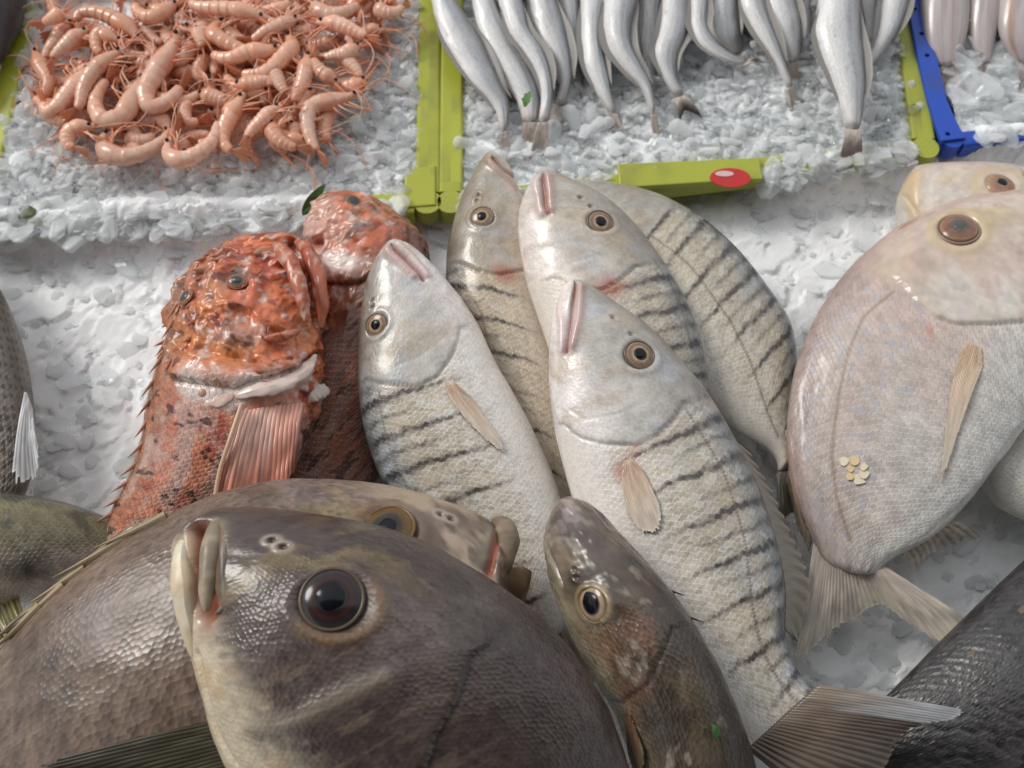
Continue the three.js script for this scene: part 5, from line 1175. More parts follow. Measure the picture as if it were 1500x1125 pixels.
{ // jaws of the open-mouthed one
  const lipMat = phys({ vertexColors: true, roughness: .38 });
  const lip = (root, name, pts, r, c0, c1, flat = .8) => {   // a fleshy roll, blunt at both ends
    const cv = new THREE.CatmullRomCurve3(pts.map(V)), n = 44, m = 18, g = new THREE.TubeGeometry(cv, n, 1, m, false), P = g.attributes.position;
    for (let i = 0; i <= n; i++) { const o = cv.getPointAt(i / n), k = r * Math.pow(Math.sin(Math.PI * clamp(i / n * .98 + .01)), .42); for (let j = 0; j <= m; j++) { const q = i * (m + 1) + j, w = k * (.9 + .25 * fbm(i * .14 + r * 900, (j % m) * .2, 2)); P.setXYZ(q, o.x + (P.getX(q) - o.x) * w, o.y + (P.getY(q) - o.y) * w * flat, o.z + (P.getZ(q) - o.z) * w); } }
    g.computeVertexNormals(); colours(g, (i, X, Y, Z) => { const c = [...c0], t = fbm(X * 160, Z * 160, 3); mix3(c, c1, sm(.35, .7, t)); const k = .85 + .3 * fbm(X * 700, Z * 700, 2); return c.map(x => x * k); }); return part(name, g, lipMat, root);
  };
  lip(br2.root, 'upper_jaw', [[-0.0089,0.092,0.1126], [-0.0038,0.094,0.1165], [-0.0028,0.096,0.1245], [-0.0046,0.096,0.134], [-0.0086,0.094,0.1413]], .0058, [.19, .14, .1], [.34, .25, .17], .85);
  { // lower jaw: a blunt wedge
    const pts = []; for (const [p, k] of [[[-0.0106,0.09,0.1365], 1], [[-0.0031,0.094,0.1354], 1], [[0.0049,0.094,0.1348], .8], [[0.009,0.093,0.137], .6], [[0.008,0.091,0.1421], .6], [[0.0056,0.088,0.148], .8], [[-0.0046,0.086,0.1503], 1]]) for (const d of [0, -.014 * k, .0022 * k]) pts.push(new THREE.Vector3(p[0] - (d > 0 ? .0022 : 0), p[1] + d, p[2] + (d > 0 ? .0014 : 0)));
    let g = new ConvexGeometry(pts); g.deleteAttribute('normal'); g.deleteAttribute('uv'); g = mergeVertices(g, 1e-5); g.computeVertexNormals();
    colours(g, (n, X, Y, Z) => { const c = [.2, .125, .075]; mix3(c, [.36, .24, .14], sm(.4, .65, fbm(X * 190, Z * 190, 3))); return c; }); part('lower_jaw', g, lipMat, br2.root);
  }
  lip(br1.root, 'lower_lip', [[-0.1333,0.132,0.1334], [-0.137,0.133,0.136], [-0.137,0.134,0.1448], [-0.1346,0.135,0.1542], [-0.1332,0.133,0.1627], [-0.1306,0.13,0.1718], [-0.1285,0.127,0.1822]], .0048, [.72, .58, .4], [.78, .68, .52], 1);
  lip(br1.root, 'upper_lip', [[-0.1188,0.13,0.1231], [-0.1228,0.136,0.1283], [-0.1237,0.14,0.136], [-0.1229,0.142,0.1481], [-0.1228,0.142,0.1582], [-0.1223,0.14,0.166]], .0042, [.27, .215, .15], [.46, .38, .26], 1);
  lip(br1.root, 'jaw_bone', [[-0.1178,0.138,0.1284], [-0.1172,0.143,0.1398], [-0.1159,0.145,0.1517], [-0.1142,0.144,0.1639], [-0.1181,0.142,0.1675]], .0022, [.13, .105, .085], [.24, .2, .15], 1);
  // dorsal spines folded back along the body
  for (const [p, q] of [[[-0.1618,0.088,0.1093], [-0.1937,0.088,0.1247]], [[-0.1769,0.086,0.1173], [-0.2112,0.086,0.1383]], [[-0.1859,0.085,0.1226], [-0.2096,0.084,0.1394]], [[-0.1972,0.084,0.133], [-0.2213,0.084,0.1501]], [[-0.2052,0.084,0.1413], [-0.2291,0.083,0.1629]], [[-0.2148,0.083,0.1505], [-0.2367,0.082,0.173]], [[-0.1686,0.087,0.113], [-0.1902,0.086,0.1232]]]) { const a = V(p), c = V(q); part('dorsal_spine', spine([a.x, a.y, a.z], c.clone().sub(a), a.distanceTo(c), .0028, .03), plain([.4, .31, .2], .35), br2.root); }
  part('dorsal_fin', tailFin([-0.1625,0.085,0.1083], [-0.2255,0.082,0.1618], [[-0.17,0.084,0.1093], [-0.1914,0.082,0.121], [-0.2072,0.081,0.1348], [-0.2203,0.08,0.1479], [-0.2335,0.079,0.1651]], 9, [.2, .15, .09], [.24, .19, .12], .3), finSolid, br2.root);
  part('pectoral_fin', tailFin([-0.1192,0.118,0.2052], [-0.114,0.11,0.2264], [[-0.1872,0.118,0.2219], [-0.1884,0.118,0.2295], [-0.1837,0.112,0.2392], [-0.1699,0.108,0.249]], 16, [.075, .065, .04], [.06, .052, .035], .12, .003, .5), finSolid, br2.root);
  part('tail_fin', tailFin([-0.2912,0.05,0.2269], [-0.2904,0.05,0.249], [[-0.326,0.045,0.2242], [-0.3149,0.045,0.2416], [-0.3185,0.045,0.2612]], 10, [.2, .14, .1], [.2, .14, .1]), finSolid, br2.root);
  part('tail_fin', tailFin([0.0417,0.085,0.2806], [0.0163,0.085,0.2937], [[0.0571,0.08,0.3007], [0.0382,0.08,0.2983], [0.0269,0.08,0.3124]], 10, [.12, .09, .07], [.12, .09, .07]), finSolid, br1.root);
}
// ---- slim mottled brown fish
{
  const b = new Body('goat'), f = b.f, root = thing('mottled_fish', 'slim mottled brown fish lying back up across the striped bream', 'fish', null, baseOf(b));
  part('body', b.geometry(220, 150, 40, headRelief(b, { eye: .0072, gill: .0008, lip: .001, more: (s, v) => .0028 * (fbm(s * 14, v * 9, 3) - .5) * (1 - .6 * sm(.2, .4, s)) + .0016 * gau(b.spot(s, v, [f.eye[0] + .01, f.eye[1] - .1]), .008) })), skinMaterial(960, 640, (s, v, o) => {
    const x = s * b.L, y = v * b.hp(s), c = o.c, n1 = fbm(x * 38, y * 38, 4), n2 = fbm(x * 220, y * 220, 2), n0 = fbm(x * 18 + 4, y * 22, 3), t = v + .09 * (n1 - .5);
    c[0] = .085; c[1] = .065; c[2] = .05; mix3(c, [.22, .165, .105], sm(.1, .3, t)); mix3(c, [.33, .26, .17], sm(.35, .6, t)); mix3(c, [.45, .38, .25], sm(.6, .85, t));
    mix3(c, [.045, .034, .028], sm(.46, .64, n0) * .85 * (1 - sm(.55, .85, v))); mix3(c, [.24, .1, .06], sm(.55, .75, fbm(x * 55 + 30, y * 55, 3)) * .4);
    mix3(c, [.045, .035, .03], gau((s - .62 - .02 * n1) * b.L, .006) * .6 * (1 - sm(.5, .8, v))); mix3(c, [.05, .04, .03], gau((s - .86) * b.L, .006) * .6);
    const sn = 1 - sm(.12, .3, s + .1 * (n1 - .5)); mix3(c, [.16, .125, .12], sn * .6); mix3(c, [.36, .31, .3], sm(.62, .78, fbm(x * 120, y * 120, 2)) * sn * .5);
    const fs = sm(.3, .42, s); cells(s, v, 60, 50, S); for (let i = 0; i < 3; i++) c[i] *= 1 + .36 * (S.id - .5) * fs + .5 * (n2 - .5);
    o.h = .45 + .35 * (S.h - .3) * fs + .35 * (n2 - .5) + .15 * (n1 - .5); o.r = .2 + .16 * n2;
    mix3(c, [.42, .37, .3], sm(.6, .74, fbm(x * 95 + 50, y * 140, 3)) * .5 * sm(.12, .3, v));
    const r = b.spot(s, v, f.eye) / .0072; mix3(c, [.45, .33, .18], gau(r - 1.2, .2) * .6);
  }, { bump: .0011 }), root);
  addEye(root, b, f.eye, .0072, [[0, [.02, .02, .03]], [.55, [.03, .03, .04]], [.66, [.42, .3, .19]], [1, [.26, .18, .11]]], { pupil: .62, bulge: .34, pstretch: 1.25, stretch: 1.18, rim: [.2, .14, .09] });
  for (const q of f.spines) { const k = b.skin(q, -.0005); part('fin_spine', spine([k.p.x, k.p.y, k.p.z], k.n.clone().multiplyScalar(.7).addScaledVector(k.T, .7), .007, .0006), plain([.1, .07, .05]), root); }
  part('pectoral_fin', skinFin(b, f.pec, 8, [.25, .12, .07], [.2, .15, .09], .002, .1, .3), finSolid, root);
  part('tail_fin', tailFin([0.0986,0.08,0.2658], [0.0703,0.08,0.2668], [[0.1055,0.075,0.2914], [0.0865,0.075,0.2853], [0.0694,0.075,0.2914]], 10, [.15, .1, .07], [.15, .1, .07]), finSolid, root);
  const k = b.skin(f.leaf, .0012); leafBit('herb_leaf', 'small dark green leaf stuck on the slim mottled fish', k.p, k.n, .0062, 1.9);
}
// ---- red scorpionfish
function lumps(b, sd, amp) {
  return (s, v, side) => {
    const x = s * b.L, y = v * b.hp(s) * side, head = 1 - sm(.42, .5, s), r1 = 1 - Math.abs(2 * fbm(x * 62 + sd, y * 62, 4) - 1);
    let d = amp * head * (1.7 * (Math.pow(r1, 1.6) - .5) + .9 * (fbm(x * 190, y * 190 + sd, 3) - .5)) + amp * .22 * (fbm(x * 210 + sd, y * 210, 2) - .5);
    if (side > 0) {
      const f = b.f;
      if (f.gill) { const q = b.dist(s, v, f.gill, .014), gs = b.gillAt(v, f.gill); if (q.d < .014) { if (s < gs) d += .0035 * (1 - sm(0, .014, q.d)); d -= .0016 * gau(q.d, .0016); } }
      if (f.mouth) { const q = b.dist(s, v, f.mouth, .012); if (q.d < .012) d += -.004 * gau(q.d, .0022) + .0022 * gau(q.d - .0055, .0025); }
      if (f.spA) { const q = b.dist(s, v, f.spA, .01); d += .002 * gau(q.d, .002); }
      if (f.eye) { const r = b.spot(s, v, f.eye); d += .003 * gau(r - .0085, .004); }
    } else if (b.f.eyeB) { const r = Math.hypot((s - b.f.eyeB[0]) * b.L, (v - Math.abs(b.f.eyeB[1])) * b.hp(s)); d += .003 * gau(r - .0085, .004); }
    return d;
  };
}
function scorpionSkin(b, sd, k) {
  const f = b.f;
  return (s, v, o) => {
    const x = s * b.L, y = v * b.hp(s), c = o.c, n0 = fbm(x * 24 + sd, y * 24, 3), n1 = fbm(x * 70, y * 70 + sd, 4), n2 = fbm(x * 330 + sd, y * 330, 2), n3 = fbm(x * 160 + 70, y * 160, 3), head = 1 - sm(.42, .5, s);
    c[0] = .7; c[1] = .19; c[2] = .08; mix3(c, [.68, .24, .06], sm(.45, .7, n0) * (.25 + .5 * head)); mix3(c, [.6, .27, .2], .4 * (1 - head)); mix3(c, [.42, .06, .03], sm(.5, .72, n1) * .8); mix3(c, [.62, .36, .27], sm(.55, .72, fbm(x * 95 + 11, y * 95 + sd, 3)) * .75);
    mix3(c, [.52, .40, .33], sm(.52, .8, n3) * .45 * (1 - .4 * head)); mix3(c, [.28, .16, .10], (1 - sm(.0, .3, v)) * .55);
    mix3(c, [.6, .4, .34], sm(.5, .68, fbm(x * 52 + 61, y * 130, 3)) * .75 * (1 - head)); const belly = sm(.4, .6, v + .2 * (n0 - .5)) * (1 - head); mix3(c, [.66, .44, .36], belly * .7); mix3(c, [.74, .62, .56], sm(.66, .76, n3) * .7 * head);
    mix3(c, [.055, .025, .02], sm(.6, .7, fbm(x * 190 + 33, y * 150, 3)) * (.85 - .3 * head));
    if (k.dark) mix3(c, [.10, .045, .035], k.dark * sm(.16, .36, s + .1 * (n0 - .5)) * (.6 + .4 * n1)); if (k.pale) mix3(c, [.62, .38, .31], k.pale * (1 - sm(.1, .22, s)) * sm(.2, .5, v + .2 * (n1 - .5)));
    scales(s, v, 64, 50, S); for (let i = 0; i < 3; i++) c[i] *= 1 + .5 * (n2 - .5) + (1 - head) * .3 * (S.id - .5);
    if (f.white) { const q = b.dist(s, v, f.white, .02); mix3(c, [.78, .66, .6], gau(Math.max(0, q.d * (1 + 1.2 * (n1 - .5)) - .002), .0034) * .95); }
    if (f.mouth) { const q = b.dist(s, v, f.mouth, .008); mix3(c, [.3, .05, .03], gau(q.d, .002) * .8); }
    o.h = .45 + .35 * (n2 - .5) + .3 * (n3 - .5) + (1 - head) * .3 * (S.h - .3); o.r = .22 + .2 * n1;
  };
}
const greyEye = [[0, [.05, .055, .06]], [.5, [.06, .065, .07]], [.62, [.2, .12, .06]], [.8, [.3, .17, .09]], [1, [.25, .08, .05]]];
const sc1 = (() => {
  const b = new Body('scorp1'), f = b.f, root = thing('scorpionfish', 'bright red scorpionfish with spiny head and white torn gill flesh', 'fish', 'red scorpionfish on the ice', baseOf(b));
  part('body', b.geometry(260, 180, 60, lumps(b, 3, .0034)), skinMaterial(1000, 780, scorpionSkin(b, 3, {}), { bump: .0013 }), root);
  addEye(root, b, f.eye, .0054, greyEye, { pupil: .62, bulge: .35, sink: .0004, stretch: .8, pstretch: .7, rim: [.36, .13, .07], pupilMat: cloudyPupil });
  addEye(root, b, f.eyeB, .005, greyEye, { pupil: .62, bulge: .35, sink: .0004, rim: [.3, .13, .08], pupilMat: cloudyPupil });
  const m = plain([.46, .16, .09], .3), m2 = plain([.5, .25, .16], .3);
  const sp = (q, len, r, lift = .8, n = 'head_spine', mat = m) => { const k = b.skin(q, -.0006); part(n, spine([k.p.x, k.p.y, k.p.z], k.n.clone().multiplyScalar(lift).addScaledVector(k.T, 1 - lift * .4), len, r, .1 * (hash(Math.round(q[0] * 999), 4) - .5)), mat, root); };
  for (let i = 0; i < 26; i++) sp([.04 + .38 * hash(i, 71), -.12 + .6 * hash(i, 72)], .004 + .004 * hash(i, 73), .0014, .7);
  for (let i = 0; i < 5; i++) sp([f.gill[2][0] - .005 - .05 * hash(i, 5), .1 + .12 * i], .008, .0018, .25);
  for (const q of f.horn) sp(q, .009, .0028, .9, 'head_horn', m2);
  for (let i = 0; i < 13; i++) sp([.3 + i * .05, -.01 + .02 * hash(i, 8)], .013 - .0003 * i, .0013, .3, 'dorsal_spine', m2);
  for (let i = 0; i < 22; i++) { const k = b.skin([.06 + .5 * hash(i, 91), -.1 + .7 * hash(i, 92)], 0); const g = new THREE.SphereGeometry(1, 8, 6); g.scale(.0012 + .0012 * hash(i, 93), .0007, .0022 + .002 * hash(i, 94)); part('skin_tassel', place(g, k.p, k.n, k.T), i % 3 ? m2 : plain([.6, .42, .34], .3), root); }
  // lower jaw and upper lip ridges
  const ridge = (pts, r, mat, n) => { const cv = new THREE.CatmullRomCurve3(pts.map(V)), g = new THREE.TubeGeometry(cv, 40, 1, 16, false), P = g.attributes.position; for (let i = 0; i <= 40; i++) { const mm = cv.getPoint(i / 40), e = Math.sin(Math.PI * clamp(i / 40 * .96 + .02)), kk = r * Math.pow(e, .5); for (let j = 0; j <= 16; j++) { const q = i * 17 + j, w = kk * (.65 + .65 * fbm(i * .3 + r * 900, (j % 16) * .6, 3)); P.setXYZ(q, mm.x + (P.getX(q) - mm.x) * w, mm.y + (P.getY(q) - mm.y) * w, mm.z + (P.getZ(q) - mm.z) * w); } } g.computeVertexNormals(); colours(g, (i, X, Y, Z) => { const a = fbm(X * 220, Z * 220, 3), c = [.5, .15, .08]; mix3(c, [.66, .42, .33], sm(.5, .7, a)); mix3(c, [.3, .05, .03], sm(.55, .7, fbm(X * 300 + 5, Z * 300, 2)) * .7); return c; }); part(n, g, mat, root); };
  const vm = phys({ vertexColors: true, roughness: .27 });
  ridge([[-0.1206,0.07,-0.0527], [-0.1125,0.075,-0.0469], [-0.1052,0.076,-0.0321], [-0.1006,0.074,-0.0144], [-0.1008,0.07,-0.0001]], .0046, vm, 'lower_jaw');
  ridge([[-0.1338,0.07,-0.0501], [-0.1231,0.082,-0.0407], [-0.1136,0.086,-0.024], [-0.108,0.086,-0.0076], [-0.1064,0.082,0.0023]], .0044, vm, 'upper_jaw');
  ridge([[-0.1605,0.066,-0.0455], [-0.154,0.072,-0.0444], [-0.1453,0.078,-0.0355], [-0.1397,0.082,-0.0255]], .005, vm, 'brow_ridge');
  ridge([[-0.1741,0.06,-0.0396], [-0.1682,0.066,-0.0412], [-0.1613,0.072,-0.0341]], .004, vm, 'brow_ridge');
  ridge([[-0.1282,0.086,0.0154], [-0.1182,0.085,0.0134], [-0.1092,0.08,0.0068]], .0026, vm, 'cheek_ridge');
  ridge([[-0.1651,0.074,0.0238], [-0.148,0.082,0.0327], [-0.1303,0.084,0.0325], [-0.1115,0.08,0.0217]], .0036, vm, 'gill_cover_ridge');
  const flesh = phys({ vertexColors: true, roughness: .2 });
  const lump = (pts, r, n) => { const cv = new THREE.CatmullRomCurve3(pts.map(V)), g = new THREE.TubeGeometry(cv, 36, 1, 16, false), P = g.attributes.position; for (let i = 0; i <= 36; i++) { const mm = cv.getPoint(i / 36), kk = r * Math.pow(Math.sin(Math.PI * clamp(i / 36 * .97 + .015)), .45); for (let j = 0; j <= 16; j++) { const q = i * 17 + j, w = kk * (.6 + .8 * fbm(i * .3 + 5, (j % 16) * .35, 2)); P.setXYZ(q, mm.x + (P.getX(q) - mm.x) * w, mm.y + (P.getY(q) - mm.y) * w * .4, mm.z + (P.getZ(q) - mm.z) * w); } } g.computeVertexNormals(); colours(g, (i, X, Y, Z) => { const c = [.76, .62, .55]; mix3(c, [.7, .36, .27], sm(.55, .75, fbm(X * 130, Z * 130, 3)) * .6); return c; }); part(n, g, flesh, root); };
  lump([[-0.1706,0.07,0.0336], [-0.1582,0.078,0.0423], [-0.1462,0.082,0.0478], [-0.1389,0.083,0.0445]], .0042, 'torn_flesh');
  lump([[-0.1377,0.083,0.0453], [-0.1259,0.084,0.0427], [-0.1153,0.08,0.0371], [-0.1068,0.074,0.0277], [-0.1029,0.068,0.015]], .0042, 'torn_flesh');
  lump([[-0.1102,0.06,0.0388], [-0.1032,0.058,0.032], [-0.0967,0.055,0.0294]], .005, 'torn_flesh');
  // fan-shaped pectoral fin with thick branching rays
  part('pectoral_fin', tailFin([-0.1348,0.082,0.053], [-0.1059,0.07,0.0432], [[-0.1428,0.074,0.1], [-0.1332,0.076,0.1017], [-0.1219,0.076,0.0992], [-0.1128,0.072,0.0923], [-0.1075,0.064,0.078]], 15, (v) => v > .55 ? [.72, .36, .27] : [.7, .42, .33], (v) => hash(Math.floor(v * 30), 6) > .5 ? [.26, .075, .045] : [.58, .17, .09], .06, .003, .3), phys({ vertexColors: true, roughness: .28, side: THREE.DoubleSide }), root);
  part('fin_edge_ray', new THREE.TubeGeometry(new THREE.CatmullRomCurve3([V([-0.1334,0.086,0.0511]), V([-0.1368,0.086,0.0685]), V([-0.1412,0.082,0.0847]), V([-0.1432,0.078,0.0989])]), 20, .0012, 8), plain([.66, .42, .28], .3), root);
  part('tail_fin', tailFin([-0.2186,0.03,0.1134], [-0.1922,0.03,0.1248], [[-0.2381,0.02,0.1436], [-0.2153,0.02,0.154], [-0.1945,0.02,0.154]], 10, [.4, .14, .08], [.4, .16, .1]), finSolid, root);
  return { b, root };
})();
{
  const b = new Body('scorp2'), f = b.f, root = thing('scorpionfish', 'darker scorpionfish with pale pink chin behind the bright red one', 'fish', 'red scorpionfish on the ice', baseOf(b));
  part('body', b.geometry(220, 150, 50, lumps(b, 17, .0022)), skinMaterial(800, 640, scorpionSkin(b, 17, { dark: .85, pale: .8 }), { bump: .0012 }), root);
  addEye(root, b, f.eye, .0055, greyEye, { pupil: .6, bulge: .4, sink: .0004, rim: [.26, .12, .08], pupilMat: cloudyPupil });
  for (let i = 0; i < 14; i++) { const k = b.skin([.05 + .3 * hash(i, 21), -.05 + .4 * hash(i, 22)], -.0005); part('head_spine', spine([k.p.x, k.p.y, k.p.z], k.n.clone().multiplyScalar(.6).add(k.T), .004 + .003 * hash(i, 23), .001), plain([.3, .13, .08], .3), root); }
  part('tail_fin', tailFin([-0.0736,0.024,0.0703], [-0.115,0.024,0.1014], [[-0.0688,0.018,0.1034], [-0.0826,0.018,0.1144], [-0.1001,0.018,0.1217]], 10, [.25, .1, .07], [.2, .1, .07]), finSolid, root);
}
// ---- fish at the left edge
{
  const b = new Body('spottedI'), root = thing('spotted_fish', 'grey brown fish with dark spots and a white side fin', 'fish', null, baseOf(b));
  part('body', b.geometry(160, 110, 30, null), skinMaterial(900, 600, (s, v, o) => {
    const x = s * b.L, y = v * b.hp(s), n = fbm(x * 60, y * 60, 3), n2 = fbm(x * 260, y * 260, 2), c = o.c; c[0] = .16; c[1] = .14; c[2] = .115; mix3(c, [.34, .3, .25], sm(.1, .3, v)); mix3(c, [.5, .46, .4], sm(.5, .8, v));
    const gx = s * 34, gy = v * 26, i = Math.floor(gx), j = Math.floor(gy), d = Math.hypot(gx - i - .5 - .4 * (hash(i, j) - .5), gy - j - .5 - .4 * (hash(j, i) - .5)); mix3(c, [.07, .055, .045], (1 - sm(.2, .42, d + .3 * (n - .5))) * .8 * (1 - sm(.6, .8, v)));
    scales(s, v, 60, 46, S); for (let m = 0; m < 3; m++) c[m] *= 1 + .3 * (S.id - .5) + .3 * (n2 - .5); o.h = .4 + .35 * S.h; o.r = .3 + .2 * n;
  }, { bump: .0008 }), root);
  addEye(root, b, b.f.eye, .008, greyEye);
  part('side_fin', tailFin([-0.2552,0.058,0.032], [-0.2514,0.056,0.0409], [[-0.2551,0.05,0.0854], [-0.2483,0.05,0.081], [-0.2434,0.05,0.0773], [-0.2443,0.05,0.0615]], 9, [.5, .5, .5], [.72, .72, .72], .2, .002, .4), finSolid, root);
  part('tail_fin', tailFin([-0.2672,0.026,0.1013], [-0.2901,0.026,0.1173], [[-0.233,0.05,0.1528], [-0.2372,0.05,0.1584], [-0.2454,0.05,0.1632], [-0.265,0.05,0.1632]], 8, [.3, .25, .12], [.22, .18, .06], .1, .004, .6), finSolid, root);
}
{
  const b = new Body('greenJ'), f = b.f, root = thing('olive_fish', 'olive green fish tucked under the spiny back of a brown fish', 'fish', null, baseOf(b));
  part('body', b.geometry(150, 110, 30, null), skinMaterial(800, 500, (s, v, o) => {
    const x = s * b.L, y = v * b.hp(s), n = fbm(x * 70, y * 70, 4), n2 = fbm(x * 300, y * 300, 2), c = o.c; c[0] = .09; c[1] = .085; c[2] = .06; mix3(c, [.2, .175, .095], sm(.12, .32, v + .1 * (n - .5))); mix3(c, [.42, .36, .3], sm(.5, .66, v + .14 * (n - .5)));
    mix3(c, [.05, .048, .035], sm(.52, .72, fbm(x * 110 + 4, y * 110, 3)) * .7 * (1 - sm(.5, .7, v))); mix3(c, [.02, .018, .016], gau(b.spot(s, v, f.blotch) * (1 + 1.2 * (n - .5)), .0075) * .95);
    scales(s, v, 40, 36, S); for (let m = 0; m < 3; m++) c[m] *= 1 + .3 * (S.id - .5) + .5 * (n2 - .5); o.h = .4 + .3 * S.h + .2 * n2; o.r = .24 + .2 * n;
  }, { bump: .0009 }), root);
  addEye(root, b, f.eye, .006, greyEye);
  part('tail_fin', tailFin([-0.1962,0.034,0.0989], [-0.1978,0.034,0.1116], [[-0.1777,0.03,0.1032], [-0.1782,0.03,0.1123], [-0.1787,0.03,0.1213]], 8, [.2, .17, .1], [.2, .17, .1]), finSolid, root);
}
{
  const b = new Body('blackM'), root = thing('black_fish', 'black fish lying outside the shrimp crate', 'fish', null, baseOf(b));
  part('body', b.geometry(110, 80, 24, null), skinMaterial(400, 300, (s, v, o) => { const n = fbm(s * 30, v * 20, 4), k = .6 + .8 * n; scales(s, v, 40, 34, S); o.c[0] = .022 * k; o.c[1] = .021 * k; o.c[2] = .025 * k; o.h = .4 + .4 * S.h; o.r = .3 + .25 * n; }, { bump: .0007 }), root);
  part('tail_fin', tailFin([-0.3344,0.024,-0.2194], [-0.3546,0.024,-0.2052], [[-0.3423,0.02,-0.1807], [-0.3561,0.02,-0.1835], [-0.368,0.02,-0.178]], 8, [.03, .03, .03], [.03, .03, .03]), finSolid, root);
}
// ---- silver hake, tails towards the counter's front
{
  const seen = [
    ['hake00', 'silver hake lying against the dividing crate walls, outermost of its row'], ['hake01', 'plump silver hake with a green herb sprig on its tail end'], ['hake02', 'slim silver hake with ridged flank beside the one carrying a herb sprig'],
    ['hake03', 'silver hake with a dark slit near its belly, tail sunk in ice'], ['hake04', 'very thin silver hake squeezed between two thicker ones, low in the row'], ['hake05', 'silver hake with a brown flank streak and a dark dot'],
    ['hake06', 'silver hake with bare tail swung sideways in an S bend'], ['hake07', 'narrow brownish hake half hidden behind the S-bent one'], ['hake08', 'silver hake with a dark forked tail on the ice'],
    ['hake09', 'thin hake whose tail curls sideways along the ice under its neighbour'], ['hake10', 'broad silver hake ending above the sideways curled tail'], ['hake11', 'speckled hake with a brownish tail buried in ice'],
    ['hake12', 'silver hake with a bright glossy blunt end'], ['hake13', 'thin hake sliver wedged behind the largest hake'], ['hake14', 'largest silver hake, reaching farthest over the ice with its square tail'],
    ['hake15', 'small hake tucked behind the largest hake'], ['hake16', 'pale hake leaning over the crate rim beside the blue crate']];
  const mats = [0, 1, 2, 3].map(m => skinMaterial(512, 384, (s, v, o) => {
    const n = fbm(s * 14 + m * 9, v * 9, 3), n2 = fbm(s * 120, v * 90 + m, 2), st = fbm(s * 6 + m * 3, v * 60, 2), c = o.c; c[0] = .17; c[1] = .17; c[2] = .18; mix3(c, [.36, .375, .4], sm(.16, .36, v + .12 * (n - .5))); mix3(c, [.62, .62, .63], sm(.36, .56, v + .12 * (n - .5))); mix3(c, [.8, .79, .78], sm(.54, .74, v));
    mix3(c, [.54, .44, .35], sm(.6, .8, st) * .35 * sm(.1, .2, v)); mix3(c, [.45, .37, .31], gau(v - .38 - .05 * Math.sin(s * 5 + m), .02) * .4 * n); mix3(c, [.5, .24, .17], sm(.74, .84, fbm(s * 20 + m * 30, v * 16, 3)) * .4);
    mix3(c, [.06, .06, .07], sm(.86, .9, fbm(s * 90, v * 50 + m * 7, 2)) * .8); for (let i = 0; i < 3; i++) c[i] *= .8 + .4 * n2; mix3(c, [.5, .42, .38], sm(.9, .99, s) * .4); o.h = .5 + .3 * (n2 - .5) + .15 * (st - .5); o.r = .24 + .18 * n;
  }, { bump: .0006, coat: .35 }));
  const tails = { hake08: [[0.1044,0.02,-0.194], [0.1131,0.02,-0.1974], [[0.1086,0.014,-0.1768], [0.1118,0.018,-0.1868], [0.1239,0.014,-0.1818]]], hake14: [[0.2069,0.036,-0.1571], [0.2152,0.036,-0.156], [[0.2014,0.03,-0.1378], [0.2081,0.03,-0.1409], [0.2164,0.03,-0.1429]]], hake09: [[0.1516,0.022,-0.2201], [0.1556,0.022,-0.2247], [[0.1654,0.018,-0.2242], [0.162,0.018,-0.226], [0.1645,0.018,-0.2289]]] };
  seen.forEach(([key, label], i) => {
    const b = new Body(key), root = thing('silver_hake', label, 'fish', 'silver hake laid in the lime crate', baseOf(b)), e = b.frame(1);
    part('body', b.geometry(90, 44, 20, (s, v) => .0008 * (fbm(s * 16 + i * 5, v * 8, 2) - .5) - .0003 * gau(v - .4, .04) * sm(.2, .4, s)), mats[i % 4], root);
    const t = tails[key] || (() => { const p = (k, o) => { const q = e.c.clone().addScaledVector(e.h, k).addScaledVector(e.T, o); q.y = Math.max(-.002, q.y - o * .7); return [q.x, q.y, q.z]; }; return [p(1, 0), p(-1, 0), [p(1.9, .022), p(0, .017), p(-1.9, .022)]]; })();
    part('tail_fin', tailFin(t[0], t[1], t[2], 7, [.5, .42, .37], key === 'hake08' ? [.05, .045, .04] : key === 'hake14' ? [.2, .15, .14] : [.45, .39, .35], .1, .001), finSolid, root);
    addEye(root, b, [.1, .3], .0045, greyEye);
    for (const [s0, s1, side] of [[.5, .86, 1], [.52, .88, -1]]) { // long low back and belly fins folded against the body
      const A = (u) => b.at(mix(s0, s1, u), side > 0 ? .25 : Math.PI - .25, -.0002);
      part(side > 0 ? 'dorsal_fin' : 'anal_fin', sheet((u, v) => { const q = A(v); return q.p.clone().addScaledVector(q.n, u * .0045 * Math.sin(Math.PI * clamp(v * .9 + .05))).addScaledVector(q.T, u * .006); }, 4, 40, .0004, (u, v) => { const w = .9 + .1 * Math.sin(v * 120); return [.5 * w, .47 * w, .44 * w]; }), finMat, root);
    }
  });
}
